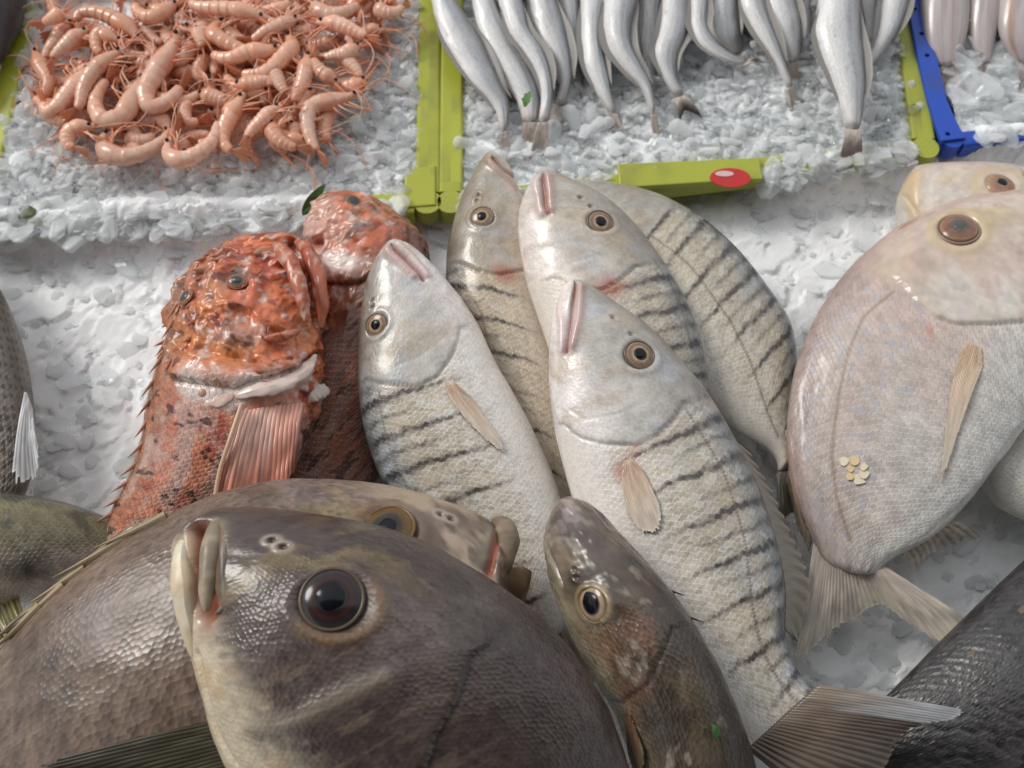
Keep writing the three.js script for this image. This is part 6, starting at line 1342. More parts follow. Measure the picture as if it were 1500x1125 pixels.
// ---- pale fish in the blue crate
for (const [key, label] of [['pale0', 'pale pinkish grey fish against the pierced blue rim'], ['pale1', 'narrow pale fish in the middle of the blue crate'], ['pale2', 'pale fish with a rusty brown stripe half under an ice lump']]) {
  const b = new Body(key), root = thing('pale_fish', label, 'fish', 'pale fish in the blue crate', baseOf(b)), m = key.charCodeAt(4);
  part('body', b.geometry(90, 50, 20, null), skinMaterial(320, 240, (s, v, o) => { const n = fbm(s * 16 + m, v * 12, 3), st = fbm(s * 3, v * 26 + m, 2), c = o.c; c[0] = .46; c[1] = .40; c[2] = .39; mix3(c, [.55, .5, .49], n); mix3(c, [.4, .2, .1], gau(v - (key === 'pale2' ? .25 : .55), .05) * (key === 'pale2' ? .75 : .25)); mix3(c, [.32, .25, .24], sm(.5, .75, st) * .5); o.h = .5 + .3 * (n - .5); o.r = .26; }, { bump: .0006 }), root);
  const e = b.frame(1), p = (k, o) => { const q = e.c.clone().addScaledVector(e.h, k).addScaledVector(e.T, o); return [q.x, Math.max(.006, q.y - .3 * o), q.z]; };
  part('tail_fin', tailFin(p(1, 0), p(-1, 0), [p(2.2, .03), p(0, .024), p(-2.2, .03)], 7, [.45, .38, .36], [.45, .4, .38]), finMat, root);
}
// ---------------------------------------------------------------- shrimps: each follows its own spine, head first
const SHRIMPS = [
 [[-0.2333,0.0353,-0.2052],[-0.2388,0.036,-0.185],[-0.2435,0.0367,-0.1677],[-0.253,0.0373,-0.1636],[-0.2612,0.0367,-0.1772],[-0.2578,0.036,-0.196],[-0.2525,0.0353,-0.204]],
 [[-0.2163,0.0342,-0.2432],[-0.2203,0.0348,-0.222],[-0.2271,0.0354,-0.2027],[-0.2311,0.036,-0.1851],[-0.2259,0.036,-0.1754],[-0.2171,0.0354,-0.1795],[-0.2096,0.0348,-0.1934],[-0.2059,0.0342,-0.2012]],
 [[-0.2397,0.0347,-0.2272],[-0.249,0.0354,-0.2382],[-0.2622,0.0361,-0.248],[-0.2747,0.0367,-0.2526],[-0.2838,0.0361,-0.2519],[-0.285,0.0354,-0.246],[-0.2797,0.0347,-0.2427]],
 [[-0.2748,0.0358,-0.2391],[-0.2813,0.0368,-0.233],[-0.288,0.0378,-0.2231],[-0.2938,0.0368,-0.2152],[-0.2951,0.0358,-0.2099]],
 [[-0.2919,0.025,-0.2574],[-0.2978,0.026,-0.2471],[-0.3021,0.027,-0.2344],[-0.3052,0.026,-0.2276],[-0.3051,0.025,-0.2195]],
 [[-0.3157,0.026,-0.2328],[-0.3065,0.027,-0.2152],[-0.2987,0.028,-0.2018],[-0.3008,0.027,-0.1927],[-0.3059,0.026,-0.1998]],
 [[-0.2701,0.0352,-0.2103],[-0.2744,0.036,-0.1972],[-0.2804,0.0368,-0.1843],[-0.2854,0.0368,-0.1747],[-0.2908,0.036,-0.1718],[-0.2971,0.0352,-0.1833]],
 [[-0.2477,0.0378,-0.2218],[-0.2574,0.0386,-0.211],[-0.2658,0.0394,-0.1991],[-0.2692,0.0394,-0.1857],[-0.2702,0.0386,-0.1732],[-0.276,0.0378,-0.1668]],
 [[-0.2569,0.0369,-0.1581],[-0.2658,0.0379,-0.1573],[-0.2722,0.0389,-0.153],[-0.272,0.0379,-0.1446],[-0.2652,0.0369,-0.1407]],
 [[-0.245,0.0331,-0.1576],[-0.2526,0.0337,-0.1536],[-0.2508,0.0344,-0.1438],[-0.2393,0.0351,-0.1376],[-0.2279,0.0344,-0.1404],[-0.2172,0.0337,-0.149],[-0.2074,0.0331,-0.1659]],
 [[-0.2097,0.038,-0.1514],[-0.2095,0.0388,-0.1382],[-0.202,0.0396,-0.1319],[-0.1915,0.0396,-0.1364],[-0.1838,0.0388,-0.1474],[-0.1817,0.038,-0.1678]],
 [[-0.2497,0.0369,-0.2265],[-0.2584,0.0379,-0.2281],[-0.2676,0.0389,-0.2323],[-0.267,0.0379,-0.2205],[-0.2606,0.0369,-0.2151]],
 [[-0.2201,0.0347,-0.2652],[-0.2277,0.0357,-0.2563],[-0.2363,0.0367,-0.2487],[-0.2463,0.0357,-0.2536],[-0.2504,0.0347,-0.2652]],
 [[-0.1582,0.0376,-0.2452],[-0.1684,0.0384,-0.2496],[-0.1814,0.0392,-0.2528],[-0.1965,0.0392,-0.2541],[-0.2091,0.0384,-0.2575],[-0.2136,0.0376,-0.2677]],
 [[-0.1847,0.0346,-0.2454],[-0.1922,0.0353,-0.2435],[-0.194,0.0359,-0.2351],[-0.1862,0.0366,-0.228],[-0.1759,0.0359,-0.2223],[-0.1663,0.0353,-0.2141],[-0.1602,0.0346,-0.2096]],
 [[-0.1477,0.0359,-0.2249],[-0.1588,0.0367,-0.2197],[-0.1692,0.0375,-0.2184],[-0.1794,0.0375,-0.2133],[-0.1896,0.0367,-0.2153],[-0.1945,0.0359,-0.2224]],
 [[-0.1494,0.0339,-0.2396],[-0.1431,0.0347,-0.2259],[-0.1487,0.0355,-0.2138],[-0.1575,0.0355,-0.2038],[-0.1672,0.0347,-0.2021],[-0.1784,0.0339,-0.2052]],
 [[-0.1378,0.0366,-0.2488],[-0.1499,0.0376,-0.2413],[-0.1599,0.0386,-0.2345],[-0.1665,0.0376,-0.2297],[-0.1724,0.0366,-0.2281]],
 [[-0.1335,0.0353,-0.2672],[-0.1263,0.0363,-0.2543],[-0.1159,0.0373,-0.2506],[-0.1064,0.0363,-0.2556],[-0.098,0.0353,-0.2632]],
 [[-0.1296,0.036,-0.2441],[-0.1199,0.037,-0.2425],[-0.1111,0.038,-0.2396],[-0.1011,0.037,-0.2348],[-0.0911,0.036,-0.2299]],
 [[-0.0882,0.0345,-0.2654],[-0.0855,0.0358,-0.2547],[-0.0774,0.0358,-0.2534],[-0.0709,0.0345,-0.2614]],
 [[-0.094,0.0328,-0.1902],[-0.1032,0.0334,-0.1848],[-0.1144,0.034,-0.1807],[-0.1245,0.0345,-0.1766],[-0.1275,0.0345,-0.1671],[-0.1257,0.034,-0.1558],[-0.1212,0.0334,-0.1446],[-0.1151,0.0328,-0.137]],
 [[-0.1312,0.034,-0.2228],[-0.1318,0.035,-0.208],[-0.1333,0.036,-0.1936],[-0.1364,0.035,-0.1835],[-0.1359,0.034,-0.1747]],
 [[-0.1084,0.035,-0.1932],[-0.1153,0.036,-0.1985],[-0.1213,0.037,-0.2026],[-0.127,0.036,-0.2122],[-0.1295,0.035,-0.2168]],
 [[-0.1128,0.032,-0.2234],[-0.1062,0.0333,-0.2145],[-0.0997,0.0333,-0.2058],[-0.0956,0.032,-0.1983]],
 [[-0.1547,0.033,-0.2098],[-0.1495,0.0343,-0.1987],[-0.1448,0.0343,-0.1901],[-0.1419,0.033,-0.1864]],
 [[-0.1687,0.0345,-0.1887],[-0.1729,0.0353,-0.176],[-0.177,0.0361,-0.1634],[-0.1782,0.0361,-0.1494],[-0.1728,0.0353,-0.142],[-0.1664,0.0345,-0.1414]],
 [[-0.1427,0.0379,-0.175],[-0.1495,0.0389,-0.1682],[-0.1551,0.0399,-0.1604],[-0.1611,0.0389,-0.153],[-0.1633,0.0379,-0.1457]],
 [[-0.1479,0.0363,-0.1656],[-0.1477,0.0373,-0.1566],[-0.143,0.0383,-0.1477],[-0.1363,0.0373,-0.1439],[-0.1289,0.0363,-0.1423]],
 [[-0.1782,0.0337,-0.1943],[-0.1711,0.0347,-0.1934],[-0.1632,0.0357,-0.1938],[-0.1559,0.0347,-0.1959],[-0.1535,0.0337,-0.1894]],
 [[-0.097,0.0345,-0.2274],[-0.1025,0.0355,-0.2227],[-0.1079,0.0365,-0.218],[-0.1139,0.0355,-0.2176],[-0.1236,0.0345,-0.2147]],
 [[-0.1131,0.0252,-0.1844],[-0.1179,0.0265,-0.1736],[-0.118,0.0265,-0.1616],[-0.1137,0.0252,-0.1533]],
 [[-0.1405,0.0275,-0.1704],[-0.1355,0.0288,-0.1599],[-0.1388,0.0288,-0.154],[-0.1471,0.0275,-0.1586]],
 [[-0.2012,0.0299,-0.1927],[-0.1895,0.0312,-0.1867],[-0.1805,0.0312,-0.1842],[-0.1767,0.0299,-0.1902]],
 [[-0.186,0.01,-0.1549],[-0.1889,0.0113,-0.1454],[-0.1932,0.0113,-0.138],[-0.1975,0.01,-0.1317]],
 [[-0.2097,0.01,-0.1453],[-0.2166,0.0113,-0.1349],[-0.2186,0.0113,-0.1245],[-0.2192,0.01,-0.1142]],
 [[-0.3303,0.01,-0.232],[-0.3207,0.0113,-0.2325],[-0.3092,0.0113,-0.2325],[-0.3,0.01,-0.229]],
 [[-0.3263,0.01,-0.2002],[-0.3154,0.0113,-0.1934],[-0.303,0.0113,-0.1867],[-0.292,0.01,-0.1844]],
 [[-0.2946,0.0376,-0.2543],[-0.2986,0.0389,-0.2465],[-0.3039,0.0389,-0.2426],[-0.3064,0.0376,-0.2425]],
 [[-0.2646,0.0267,-0.218],[-0.2557,0.0287,-0.2036],[-0.2486,0.0267,-0.2104]],
 [[-0.2217,0.0253,-0.177],[-0.2284,0.0266,-0.1723],[-0.2383,0.0266,-0.1747],[-0.2447,0.0253,-0.1819]],
 [[-0.2435,0.0282,-0.1615],[-0.2344,0.0295,-0.1546],[-0.227,0.0295,-0.1558],[-0.2254,0.0282,-0.1615]],
 [[-0.201,0.0288,-0.1887],[-0.207,0.0301,-0.1779],[-0.2028,0.0301,-0.1683],[-0.1949,0.0288,-0.1706]],
 [[-0.2096,0.0257,-0.2343],[-0.2087,0.027,-0.2461],[-0.1993,0.027,-0.2514],[-0.1943,0.0257,-0.2487]],
 [[-0.2069,0.0351,-0.2411],[-0.2019,0.0371,-0.2289],[-0.1995,0.0351,-0.2218]],
 [[-0.1576,0.02,-0.1908],[-0.1679,0.02,-0.1909],[-0.1761,0.02,-0.1862],[-0.1799,0.02,-0.1783],[-0.1781,0.02,-0.1695],[-0.1714,0.02,-0.1625]],
 [[-0.2951,0.02,-0.2023],[-0.2906,0.02,-0.2031],[-0.2867,0.02,-0.205],[-0.2838,0.02,-0.208],[-0.2823,0.02,-0.2117],[-0.2821,0.02,-0.2159]],
 [[-0.2143,0.031,-0.2614],[-0.2188,0.031,-0.2639],[-0.2239,0.031,-0.2649],[-0.2288,0.031,-0.2643],[-0.233,0.031,-0.2623],[-0.236,0.031,-0.259]],
 [[-0.2073,0.02,-0.2721],[-0.2111,0.02,-0.2777],[-0.2175,0.02,-0.2808],[-0.2243,0.02,-0.2804],[-0.2292,0.02,-0.2765],[-0.2305,0.02,-0.2705]],
 [[-0.0868,0.02,-0.2482],[-0.0894,0.02,-0.2529],[-0.0936,0.02,-0.2566],[-0.0989,0.02,-0.2588],[-0.1046,0.02,-0.2593],[-0.11,0.02,-0.2579]],
 [[-0.2395,0.031,-0.2136],[-0.2363,0.031,-0.2165],[-0.2347,0.031,-0.2205],[-0.2352,0.031,-0.2249],[-0.2375,0.031,-0.2291],[-0.2414,0.031,-0.2323]],
 [[-0.1745,0.028,-0.2],[-0.1682,0.028,-0.2],[-0.1626,0.028,-0.1971],[-0.1592,0.028,-0.1922],[-0.1591,0.028,-0.1867],[-0.1622,0.028,-0.1822]],
 [[-0.1643,0.016,-0.2633],[-0.164,0.016,-0.2704],[-0.1594,0.016,-0.2758],[-0.1521,0.016,-0.2776],[-0.1445,0.016,-0.2753],[-0.1393,0.016,-0.2696]],
 [[-0.2322,0.02,-0.1978],[-0.2276,0.02,-0.1938],[-0.2216,0.02,-0.1916],[-0.2155,0.02,-0.1918],[-0.2103,0.02,-0.1942],[-0.207,0.02,-0.1985]],
 [[-0.2964,0.024,-0.2606],[-0.289,0.024,-0.2554],[-0.2853,0.024,-0.2478],[-0.2864,0.024,-0.2403],[-0.2919,0.024,-0.2352],[-0.3002,0.024,-0.2341]],
 [[-0.1326,0.016,-0.2956],[-0.1268,0.016,-0.2948],[-0.1214,0.016,-0.2924],[-0.1169,0.016,-0.2887],[-0.1138,0.016,-0.2839],[-0.1124,0.016,-0.2787]],
 [[-0.2731,0.031,-0.1917],[-0.2778,0.031,-0.1969],[-0.2789,0.031,-0.2031],[-0.2759,0.031,-0.2083],[-0.2699,0.031,-0.2108],[-0.2628,0.031,-0.2098]],
 [[-0.2454,0.031,-0.2147],[-0.2418,0.031,-0.2148],[-0.2382,0.031,-0.2139],[-0.2349,0.031,-0.2121],[-0.2322,0.031,-0.2096],[-0.2305,0.031,-0.2066]],
 [[-0.2501,0.024,-0.2566],[-0.2536,0.024,-0.2517],[-0.2536,0.024,-0.2456],[-0.2501,0.024,-0.24],[-0.2441,0.024,-0.2364],[-0.2373,0.024,-0.2359]],
 [[-0.1148,0.028,-0.2807],[-0.1083,0.028,-0.2804],[-0.1021,0.028,-0.2781],[-0.0969,0.028,-0.2742],[-0.0934,0.028,-0.269],[-0.0918,0.028,-0.2631]],
 [[-0.2466,0.028,-0.2687],[-0.2406,0.028,-0.2639],[-0.2331,0.028,-0.2627],[-0.2266,0.028,-0.2654],[-0.2234,0.028,-0.2712],[-0.2245,0.028,-0.2782]],
 [[-0.2623,0.031,-0.2336],[-0.2583,0.031,-0.2272],[-0.252,0.031,-0.2224],[-0.2445,0.031,-0.2201],[-0.237,0.031,-0.2205],[-0.2306,0.031,-0.2237]],
 [[-0.1862,0.024,-0.2266],[-0.1887,0.024,-0.2237],[-0.1922,0.024,-0.2217],[-0.1963,0.024,-0.2209],[-0.2007,0.024,-0.2213],[-0.2048,0.024,-0.2229]],
 [[-0.1433,0.024,-0.1956],[-0.1359,0.024,-0.1934],[-0.1306,0.024,-0.1882],[-0.129,0.024,-0.1816],[-0.1316,0.024,-0.1756],[-0.1375,0.024,-0.1719]],
 [[-0.272,0.024,-0.1786],[-0.2732,0.024,-0.1848],[-0.2716,0.024,-0.1906],[-0.2674,0.024,-0.1951],[-0.2612,0.024,-0.1975],[-0.254,0.024,-0.1974]],
 [[-0.1393,0.024,-0.1472],[-0.1461,0.024,-0.1542],[-0.1475,0.024,-0.163],[-0.1429,0.024,-0.1707],[-0.1339,0.024,-0.1745],[-0.1235,0.024,-0.1731]],
 [[-0.1822,0.016,-0.1966],[-0.1886,0.016,-0.1946],[-0.1955,0.016,-0.1949],[-0.2021,0.016,-0.1975],[-0.2074,0.016,-0.202],[-0.2106,0.016,-0.2077]],
 [[-0.125,0.031,-0.155],[-0.1311,0.031,-0.1533],[-0.1377,0.031,-0.1539],[-0.1437,0.031,-0.1565],[-0.1483,0.031,-0.1608],[-0.1508,0.031,-0.1663]],
 [[-0.1243,0.031,-0.1912],[-0.1289,0.031,-0.1893],[-0.1319,0.031,-0.1856],[-0.1325,0.031,-0.1811],[-0.1307,0.031,-0.1767],[-0.1268,0.031,-0.1733]],
 [[-0.1703,0.02,-0.2703],[-0.1773,0.02,-0.2644],[-0.1791,0.02,-0.2556],[-0.175,0.02,-0.247],[-0.1666,0.02,-0.2416],[-0.1567,0.02,-0.2411]],
 [[-0.2118,0.02,-0.1978],[-0.2066,0.02,-0.1936],[-0.2001,0.02,-0.1918],[-0.1936,0.02,-0.1927],[-0.1887,0.02,-0.1961],[-0.1863,0.02,-0.2013]],
 [[-0.149,0.031,-0.2075],[-0.1561,0.031,-0.2149],[-0.158,0.031,-0.2242],[-0.1542,0.031,-0.2327],[-0.1456,0.031,-0.2378],[-0.135,0.031,-0.2377]],
 [[-0.2423,0.02,-0.2251],[-0.2474,0.02,-0.2221],[-0.2538,0.02,-0.2215],[-0.2602,0.02,-0.2234],[-0.2654,0.02,-0.2275],[-0.2685,0.02,-0.233]],
 [[-0.154,0.016,-0.2098],[-0.1581,0.016,-0.2159],[-0.1646,0.016,-0.2204],[-0.1723,0.016,-0.2223],[-0.18,0.016,-0.2215],[-0.1864,0.016,-0.218]],
 [[-0.2139,0.031,-0.2358],[-0.2109,0.031,-0.2292],[-0.2116,0.031,-0.2225],[-0.2158,0.031,-0.2173],[-0.2224,0.031,-0.2147],[-0.23,0.031,-0.2154]],
 [[-0.2268,0.02,-0.21],[-0.2324,0.02,-0.2103],[-0.2378,0.02,-0.2126],[-0.2419,0.02,-0.2165],[-0.2442,0.02,-0.2214],[-0.2441,0.02,-0.2264]],
 [[-0.1593,0.024,-0.2473],[-0.159,0.024,-0.243],[-0.1602,0.024,-0.239],[-0.1627,0.024,-0.2355],[-0.1663,0.024,-0.233],[-0.1706,0.024,-0.2317]],
 [[-0.2168,0.016,-0.2472],[-0.2172,0.016,-0.2514],[-0.2158,0.016,-0.2554],[-0.2128,0.016,-0.2584],[-0.2087,0.016,-0.2601],[-0.204,0.016,-0.2603]],
 [[-0.1805,0.02,-0.227],[-0.1835,0.02,-0.2237],[-0.1853,0.02,-0.2197],[-0.1855,0.02,-0.2154],[-0.1842,0.02,-0.211],[-0.1816,0.02,-0.2071]],
 [[-0.2513,0.024,-0.1927],[-0.2455,0.024,-0.191],[-0.2397,0.024,-0.1916],[-0.2351,0.024,-0.1944],[-0.2325,0.024,-0.1988],[-0.2325,0.024,-0.204]],
 [[-0.1439,0.028,-0.1624],[-0.152,0.028,-0.1644],[-0.1597,0.028,-0.1624],[-0.1645,0.028,-0.1571],[-0.165,0.028,-0.1502],[-0.161,0.028,-0.1438]],
 [[-0.1061,0.028,-0.2872],[-0.0999,0.028,-0.2818],[-0.0969,0.028,-0.2745],[-0.0977,0.028,-0.267],[-0.1021,0.028,-0.261],[-0.1092,0.028,-0.2576]],
 [[-0.1073,0.031,-0.2557],[-0.1064,0.031,-0.2642],[-0.1003,0.031,-0.2706],[-0.0912,0.031,-0.2726],[-0.0823,0.031,-0.2695],[-0.0765,0.031,-0.2624]],
 [[-0.2837,0.016,-0.2115],[-0.2883,0.016,-0.2123],[-0.2926,0.016,-0.2116],[-0.296,0.016,-0.2095],[-0.2981,0.016,-0.2062],[-0.2985,0.016,-0.2024]],
 [[-0.2873,0.02,-0.2499],[-0.2915,0.02,-0.2536],[-0.2968,0.02,-0.2556],[-0.3022,0.02,-0.2555],[-0.3068,0.02,-0.2534],[-0.3097,0.02,-0.2497]],
 [[-0.1962,0.024,-0.2593],[-0.1903,0.024,-0.255],[-0.1832,0.024,-0.2532],[-0.1762,0.024,-0.2541],[-0.1705,0.024,-0.2576],[-0.1672,0.024,-0.2632]],
 [[-0.1566,0.024,-0.198],[-0.1515,0.024,-0.1957],[-0.1458,0.024,-0.195],[-0.1405,0.024,-0.196],[-0.1359,0.024,-0.1986],[-0.1327,0.024,-0.2025]],
 [[-0.2963,0.031,-0.1829],[-0.2942,0.031,-0.177],[-0.2898,0.031,-0.1719],[-0.2837,0.031,-0.1682],[-0.2769,0.031,-0.1666],[-0.2703,0.031,-0.1672]],
 [[-0.2548,0.028,-0.1402],[-0.2449,0.028,-0.1408],[-0.2375,0.028,-0.1459],[-0.2349,0.028,-0.154],[-0.238,0.028,-0.1626],[-0.2459,0.028,-0.1692]],
 [[-0.146,0.016,-0.2819],[-0.153,0.016,-0.2785],[-0.1572,0.016,-0.2725],[-0.1578,0.016,-0.2651],[-0.1547,0.016,-0.2581],[-0.1485,0.016,-0.2529]],
 [[-0.2159,0.028,-0.1581],[-0.2178,0.028,-0.1659],[-0.2242,0.028,-0.1723],[-0.2332,0.028,-0.1751],[-0.2419,0.028,-0.1737],[-0.2479,0.028,-0.1683]],
 [[-0.138,0.02,-0.2434],[-0.1465,0.02,-0.2382],[-0.1571,0.02,-0.238],[-0.1668,0.02,-0.2428],[-0.1727,0.02,-0.2513],[-0.1733,0.02,-0.261]],
 [[-0.138,0.028,-0.2342],[-0.1325,0.028,-0.2295],[-0.1304,0.028,-0.2231],[-0.1321,0.028,-0.2169],[-0.1372,0.028,-0.2126],[-0.1442,0.028,-0.2115]],
 [[-0.1825,0.02,-0.1691],[-0.1792,0.02,-0.1667],[-0.1751,0.02,-0.1653],[-0.171,0.02,-0.1653],[-0.1671,0.02,-0.1664],[-0.1642,0.02,-0.1687]],
 [[-0.1794,0.028,-0.1659],[-0.18,0.028,-0.1611],[-0.1827,0.028,-0.157],[-0.1872,0.028,-0.1543],[-0.1927,0.028,-0.1534],[-0.1985,0.028,-0.1545]],
 [[-0.1901,0.016,-0.1968],[-0.1967,0.016,-0.1923],[-0.2054,0.016,-0.1913],[-0.2141,0.016,-0.1941],[-0.2206,0.016,-0.2002],[-0.2234,0.016,-0.2079]],
 [[-0.1409,0.02,-0.2196],[-0.1398,0.02,-0.2154],[-0.1405,0.02,-0.2114],[-0.143,0.02,-0.208],[-0.1468,0.02,-0.2057],[-0.1514,0.02,-0.205]],
 [[-0.1346,0.031,-0.2443],[-0.13,0.031,-0.247],[-0.1275,0.031,-0.2516],[-0.1278,0.031,-0.2568],[-0.1308,0.031,-0.2615],[-0.1358,0.031,-0.2645]],
 [[-0.2494,0.02,-0.2385],[-0.2502,0.02,-0.2429],[-0.2493,0.02,-0.247],[-0.2468,0.02,-0.2505],[-0.243,0.02,-0.2528],[-0.2384,0.02,-0.2537]],
 [[-0.2741,0.016,-0.2573],[-0.2755,0.016,-0.2531],[-0.2783,0.016,-0.2497],[-0.2822,0.016,-0.2473],[-0.2869,0.016,-0.2463],[-0.292,0.016,-0.2466]],
 [[-0.2004,0.016,-0.1786],[-0.2066,0.016,-0.1774],[-0.213,0.016,-0.1795],[-0.2174,0.016,-0.1841],[-0.2185,0.016,-0.1899],[-0.2157,0.016,-0.1948]],
 [[-0.2406,0.028,-0.153],[-0.2392,0.028,-0.1587],[-0.2413,0.028,-0.1648],[-0.2464,0.028,-0.1697],[-0.2533,0.028,-0.1723],[-0.2604,0.028,-0.1718]],
 [[-0.2334,0.016,-0.2721],[-0.2408,0.016,-0.274],[-0.2469,0.016,-0.2788],[-0.2501,0.016,-0.2854],[-0.2497,0.016,-0.2922],[-0.2458,0.016,-0.2977]],
 [[-0.1393,0.016,-0.1829],[-0.1461,0.016,-0.1822],[-0.1527,0.016,-0.1846],[-0.1572,0.016,-0.1896],[-0.1583,0.016,-0.1957],[-0.1558,0.016,-0.2012]],
 [[-0.228,0.024,-0.2227],[-0.2211,0.024,-0.2168],[-0.2122,0.024,-0.2143],[-0.2036,0.024,-0.216],[-0.1975,0.024,-0.2213],[-0.1955,0.024,-0.229]],
 [[-0.2906,0.02,-0.226],[-0.2854,0.02,-0.2242],[-0.281,0.02,-0.2209],[-0.2782,0.02,-0.2166],[-0.2773,0.02,-0.2119],[-0.2786,0.02,-0.2075]],
 [[-0.1926,0.028,-0.2239],[-0.1981,0.028,-0.2208],[-0.2016,0.028,-0.216],[-0.2028,0.028,-0.2102],[-0.2013,0.028,-0.2043],[-0.1976,0.028,-0.1991]],
 [[-0.1468,0.016,-0.2757],[-0.1547,0.016,-0.2755],[-0.1619,0.016,-0.2792],[-0.1662,0.016,-0.2858],[-0.1662,0.016,-0.2932],[-0.1618,0.016,-0.2991]],
 [[-0.2231,0.02,-0.2554],[-0.2151,0.02,-0.2536],[-0.2086,0.02,-0.2486],[-0.2053,0.02,-0.2417],[-0.2058,0.02,-0.2347],[-0.2101,0.02,-0.2291]],
 [[-0.1705,0.028,-0.227],[-0.1791,0.028,-0.2282],[-0.1868,0.028,-0.2255],[-0.1915,0.028,-0.2196],[-0.1921,0.028,-0.2121],[-0.1884,0.028,-0.205]],
 [[-0.2575,0.02,-0.1579],[-0.2534,0.02,-0.1555],[-0.2487,0.02,-0.1545],[-0.2442,0.02,-0.1551],[-0.2405,0.02,-0.1572],[-0.2382,0.02,-0.1604]],
 [[-0.2571,0.016,-0.1782],[-0.2535,0.016,-0.178],[-0.2501,0.016,-0.1788],[-0.2473,0.016,-0.1804],[-0.2453,0.016,-0.1827],[-0.2443,0.016,-0.1856]],
 [[-0.2076,0.02,-0.2529],[-0.2066,0.02,-0.2493],[-0.207,0.02,-0.2458],[-0.2086,0.02,-0.2428],[-0.2113,0.02,-0.2405],[-0.2148,0.02,-0.2393]],
 [[-0.1565,0.016,-0.183],[-0.1647,0.016,-0.1799],[-0.174,0.016,-0.181],[-0.1818,0.016,-0.1861],[-0.1858,0.016,-0.1937],[-0.185,0.016,-0.2018]],
 [[-0.2369,0.02,-0.2056],[-0.2307,0.02,-0.2078],[-0.2264,0.02,-0.2121],[-0.2248,0.02,-0.2179],[-0.2262,0.02,-0.2242],[-0.2304,0.02,-0.2297]],
 [[-0.1752,0.016,-0.2922],[-0.1808,0.016,-0.2933],[-0.1863,0.016,-0.2926],[-0.1909,0.016,-0.29],[-0.1941,0.016,-0.2861],[-0.1954,0.016,-0.2812]],
 [[-0.202,0.024,-0.145],[-0.2053,0.024,-0.1503],[-0.2051,0.024,-0.156],[-0.2013,0.024,-0.1606],[-0.1951,0.024,-0.1625],[-0.1883,0.024,-0.1612]],
 [[-0.1857,0.016,-0.2498],[-0.1785,0.016,-0.248],[-0.173,0.016,-0.2432],[-0.1708,0.016,-0.2368],[-0.1725,0.016,-0.2306],[-0.1777,0.016,-0.2265]],
 [[-0.1562,0.016,-0.2177],[-0.1627,0.016,-0.2147],[-0.1702,0.016,-0.2144],[-0.1775,0.016,-0.2168],[-0.1833,0.016,-0.2215],[-0.1868,0.016,-0.2277]],
 [[-0.2985,0.024,-0.2894],[-0.3069,0.024,-0.285],[-0.3109,0.024,-0.2769],[-0.3094,0.024,-0.2674],[-0.3028,0.024,-0.2592],[-0.2931,0.024,-0.2547]],
 [[-0.217,0.016,-0.2219],[-0.2165,0.016,-0.2175],[-0.214,0.016,-0.2134],[-0.2099,0.016,-0.2104],[-0.205,0.016,-0.209],[-0.2001,0.016,-0.2093]],
 [[-0.2303,0.028,-0.2205],[-0.2356,0.028,-0.2176],[-0.2385,0.028,-0.2126],[-0.2385,0.028,-0.2068],[-0.2355,0.028,-0.2013],[-0.2302,0.028,-0.1973]],
 [[-0.2406,0.016,-0.2131],[-0.235,0.016,-0.2144],[-0.2289,0.016,-0.2137],[-0.2233,0.016,-0.2111],[-0.219,0.016,-0.2069],[-0.2167,0.016,-0.2018]],
 [[-0.0898,0.024,-0.254],[-0.0951,0.024,-0.2515],[-0.0982,0.024,-0.247],[-0.0985,0.024,-0.2416],[-0.0959,0.024,-0.2367],[-0.0911,0.024,-0.2333]],
 [[-0.1882,0.031,-0.2489],[-0.1867,0.031,-0.2421],[-0.1824,0.031,-0.2361],[-0.1761,0.031,-0.2319],[-0.1687,0.031,-0.2301],[-0.1614,0.031,-0.2311]],
 [[-0.1523,0.031,-0.2346],[-0.1606,0.031,-0.2324],[-0.1658,0.031,-0.2263],[-0.1662,0.031,-0.2185],[-0.1618,0.031,-0.2114],[-0.154,0.031,-0.2073]],
 [[-0.2406,0.016,-0.2573],[-0.2348,0.016,-0.2527],[-0.2311,0.016,-0.2469],[-0.2298,0.016,-0.2404],[-0.2312,0.016,-0.2344],[-0.2351,0.016,-0.2295]],
 [[-0.2717,0.028,-0.2199],[-0.2665,0.028,-0.2202],[-0.2619,0.028,-0.2219],[-0.2583,0.028,-0.2249],[-0.2562,0.028,-0.229],[-0.2557,0.028,-0.2336]],
 [[-0.1138,0.028,-0.2418],[-0.1173,0.028,-0.2368],[-0.1229,0.028,-0.2336],[-0.1296,0.028,-0.2329],[-0.1362,0.028,-0.2348],[-0.1415,0.028,-0.2389]],
 [[-0.1958,0.024,-0.1808],[-0.1894,0.024,-0.1824],[-0.1849,0.024,-0.1866],[-0.1833,0.024,-0.1923],[-0.185,0.024,-0.1983],[-0.1897,0.024,-0.2033]],
 [[-0.2463,0.028,-0.2802],[-0.2509,0.028,-0.2805],[-0.2552,0.028,-0.2795],[-0.2587,0.028,-0.2772],[-0.2611,0.028,-0.2739],[-0.2621,0.028,-0.27]],
 [[-0.2779,0.02,-0.2035],[-0.2812,0.02,-0.1993],[-0.2867,0.02,-0.1973],[-0.293,0.02,-0.198],[-0.2987,0.02,-0.2012],[-0.3024,0.02,-0.2061]],
 [[-0.1429,0.016,-0.2539],[-0.1475,0.016,-0.2581],[-0.1495,0.016,-0.2637],[-0.1485,0.016,-0.2693],[-0.1446,0.016,-0.2736],[-0.1387,0.016,-0.2755]],
 [[-0.1859,0.028,-0.222],[-0.1907,0.028,-0.2253],[-0.1942,0.028,-0.2297],[-0.1961,0.028,-0.2348],[-0.1963,0.028,-0.24],[-0.1947,0.028,-0.2449]],
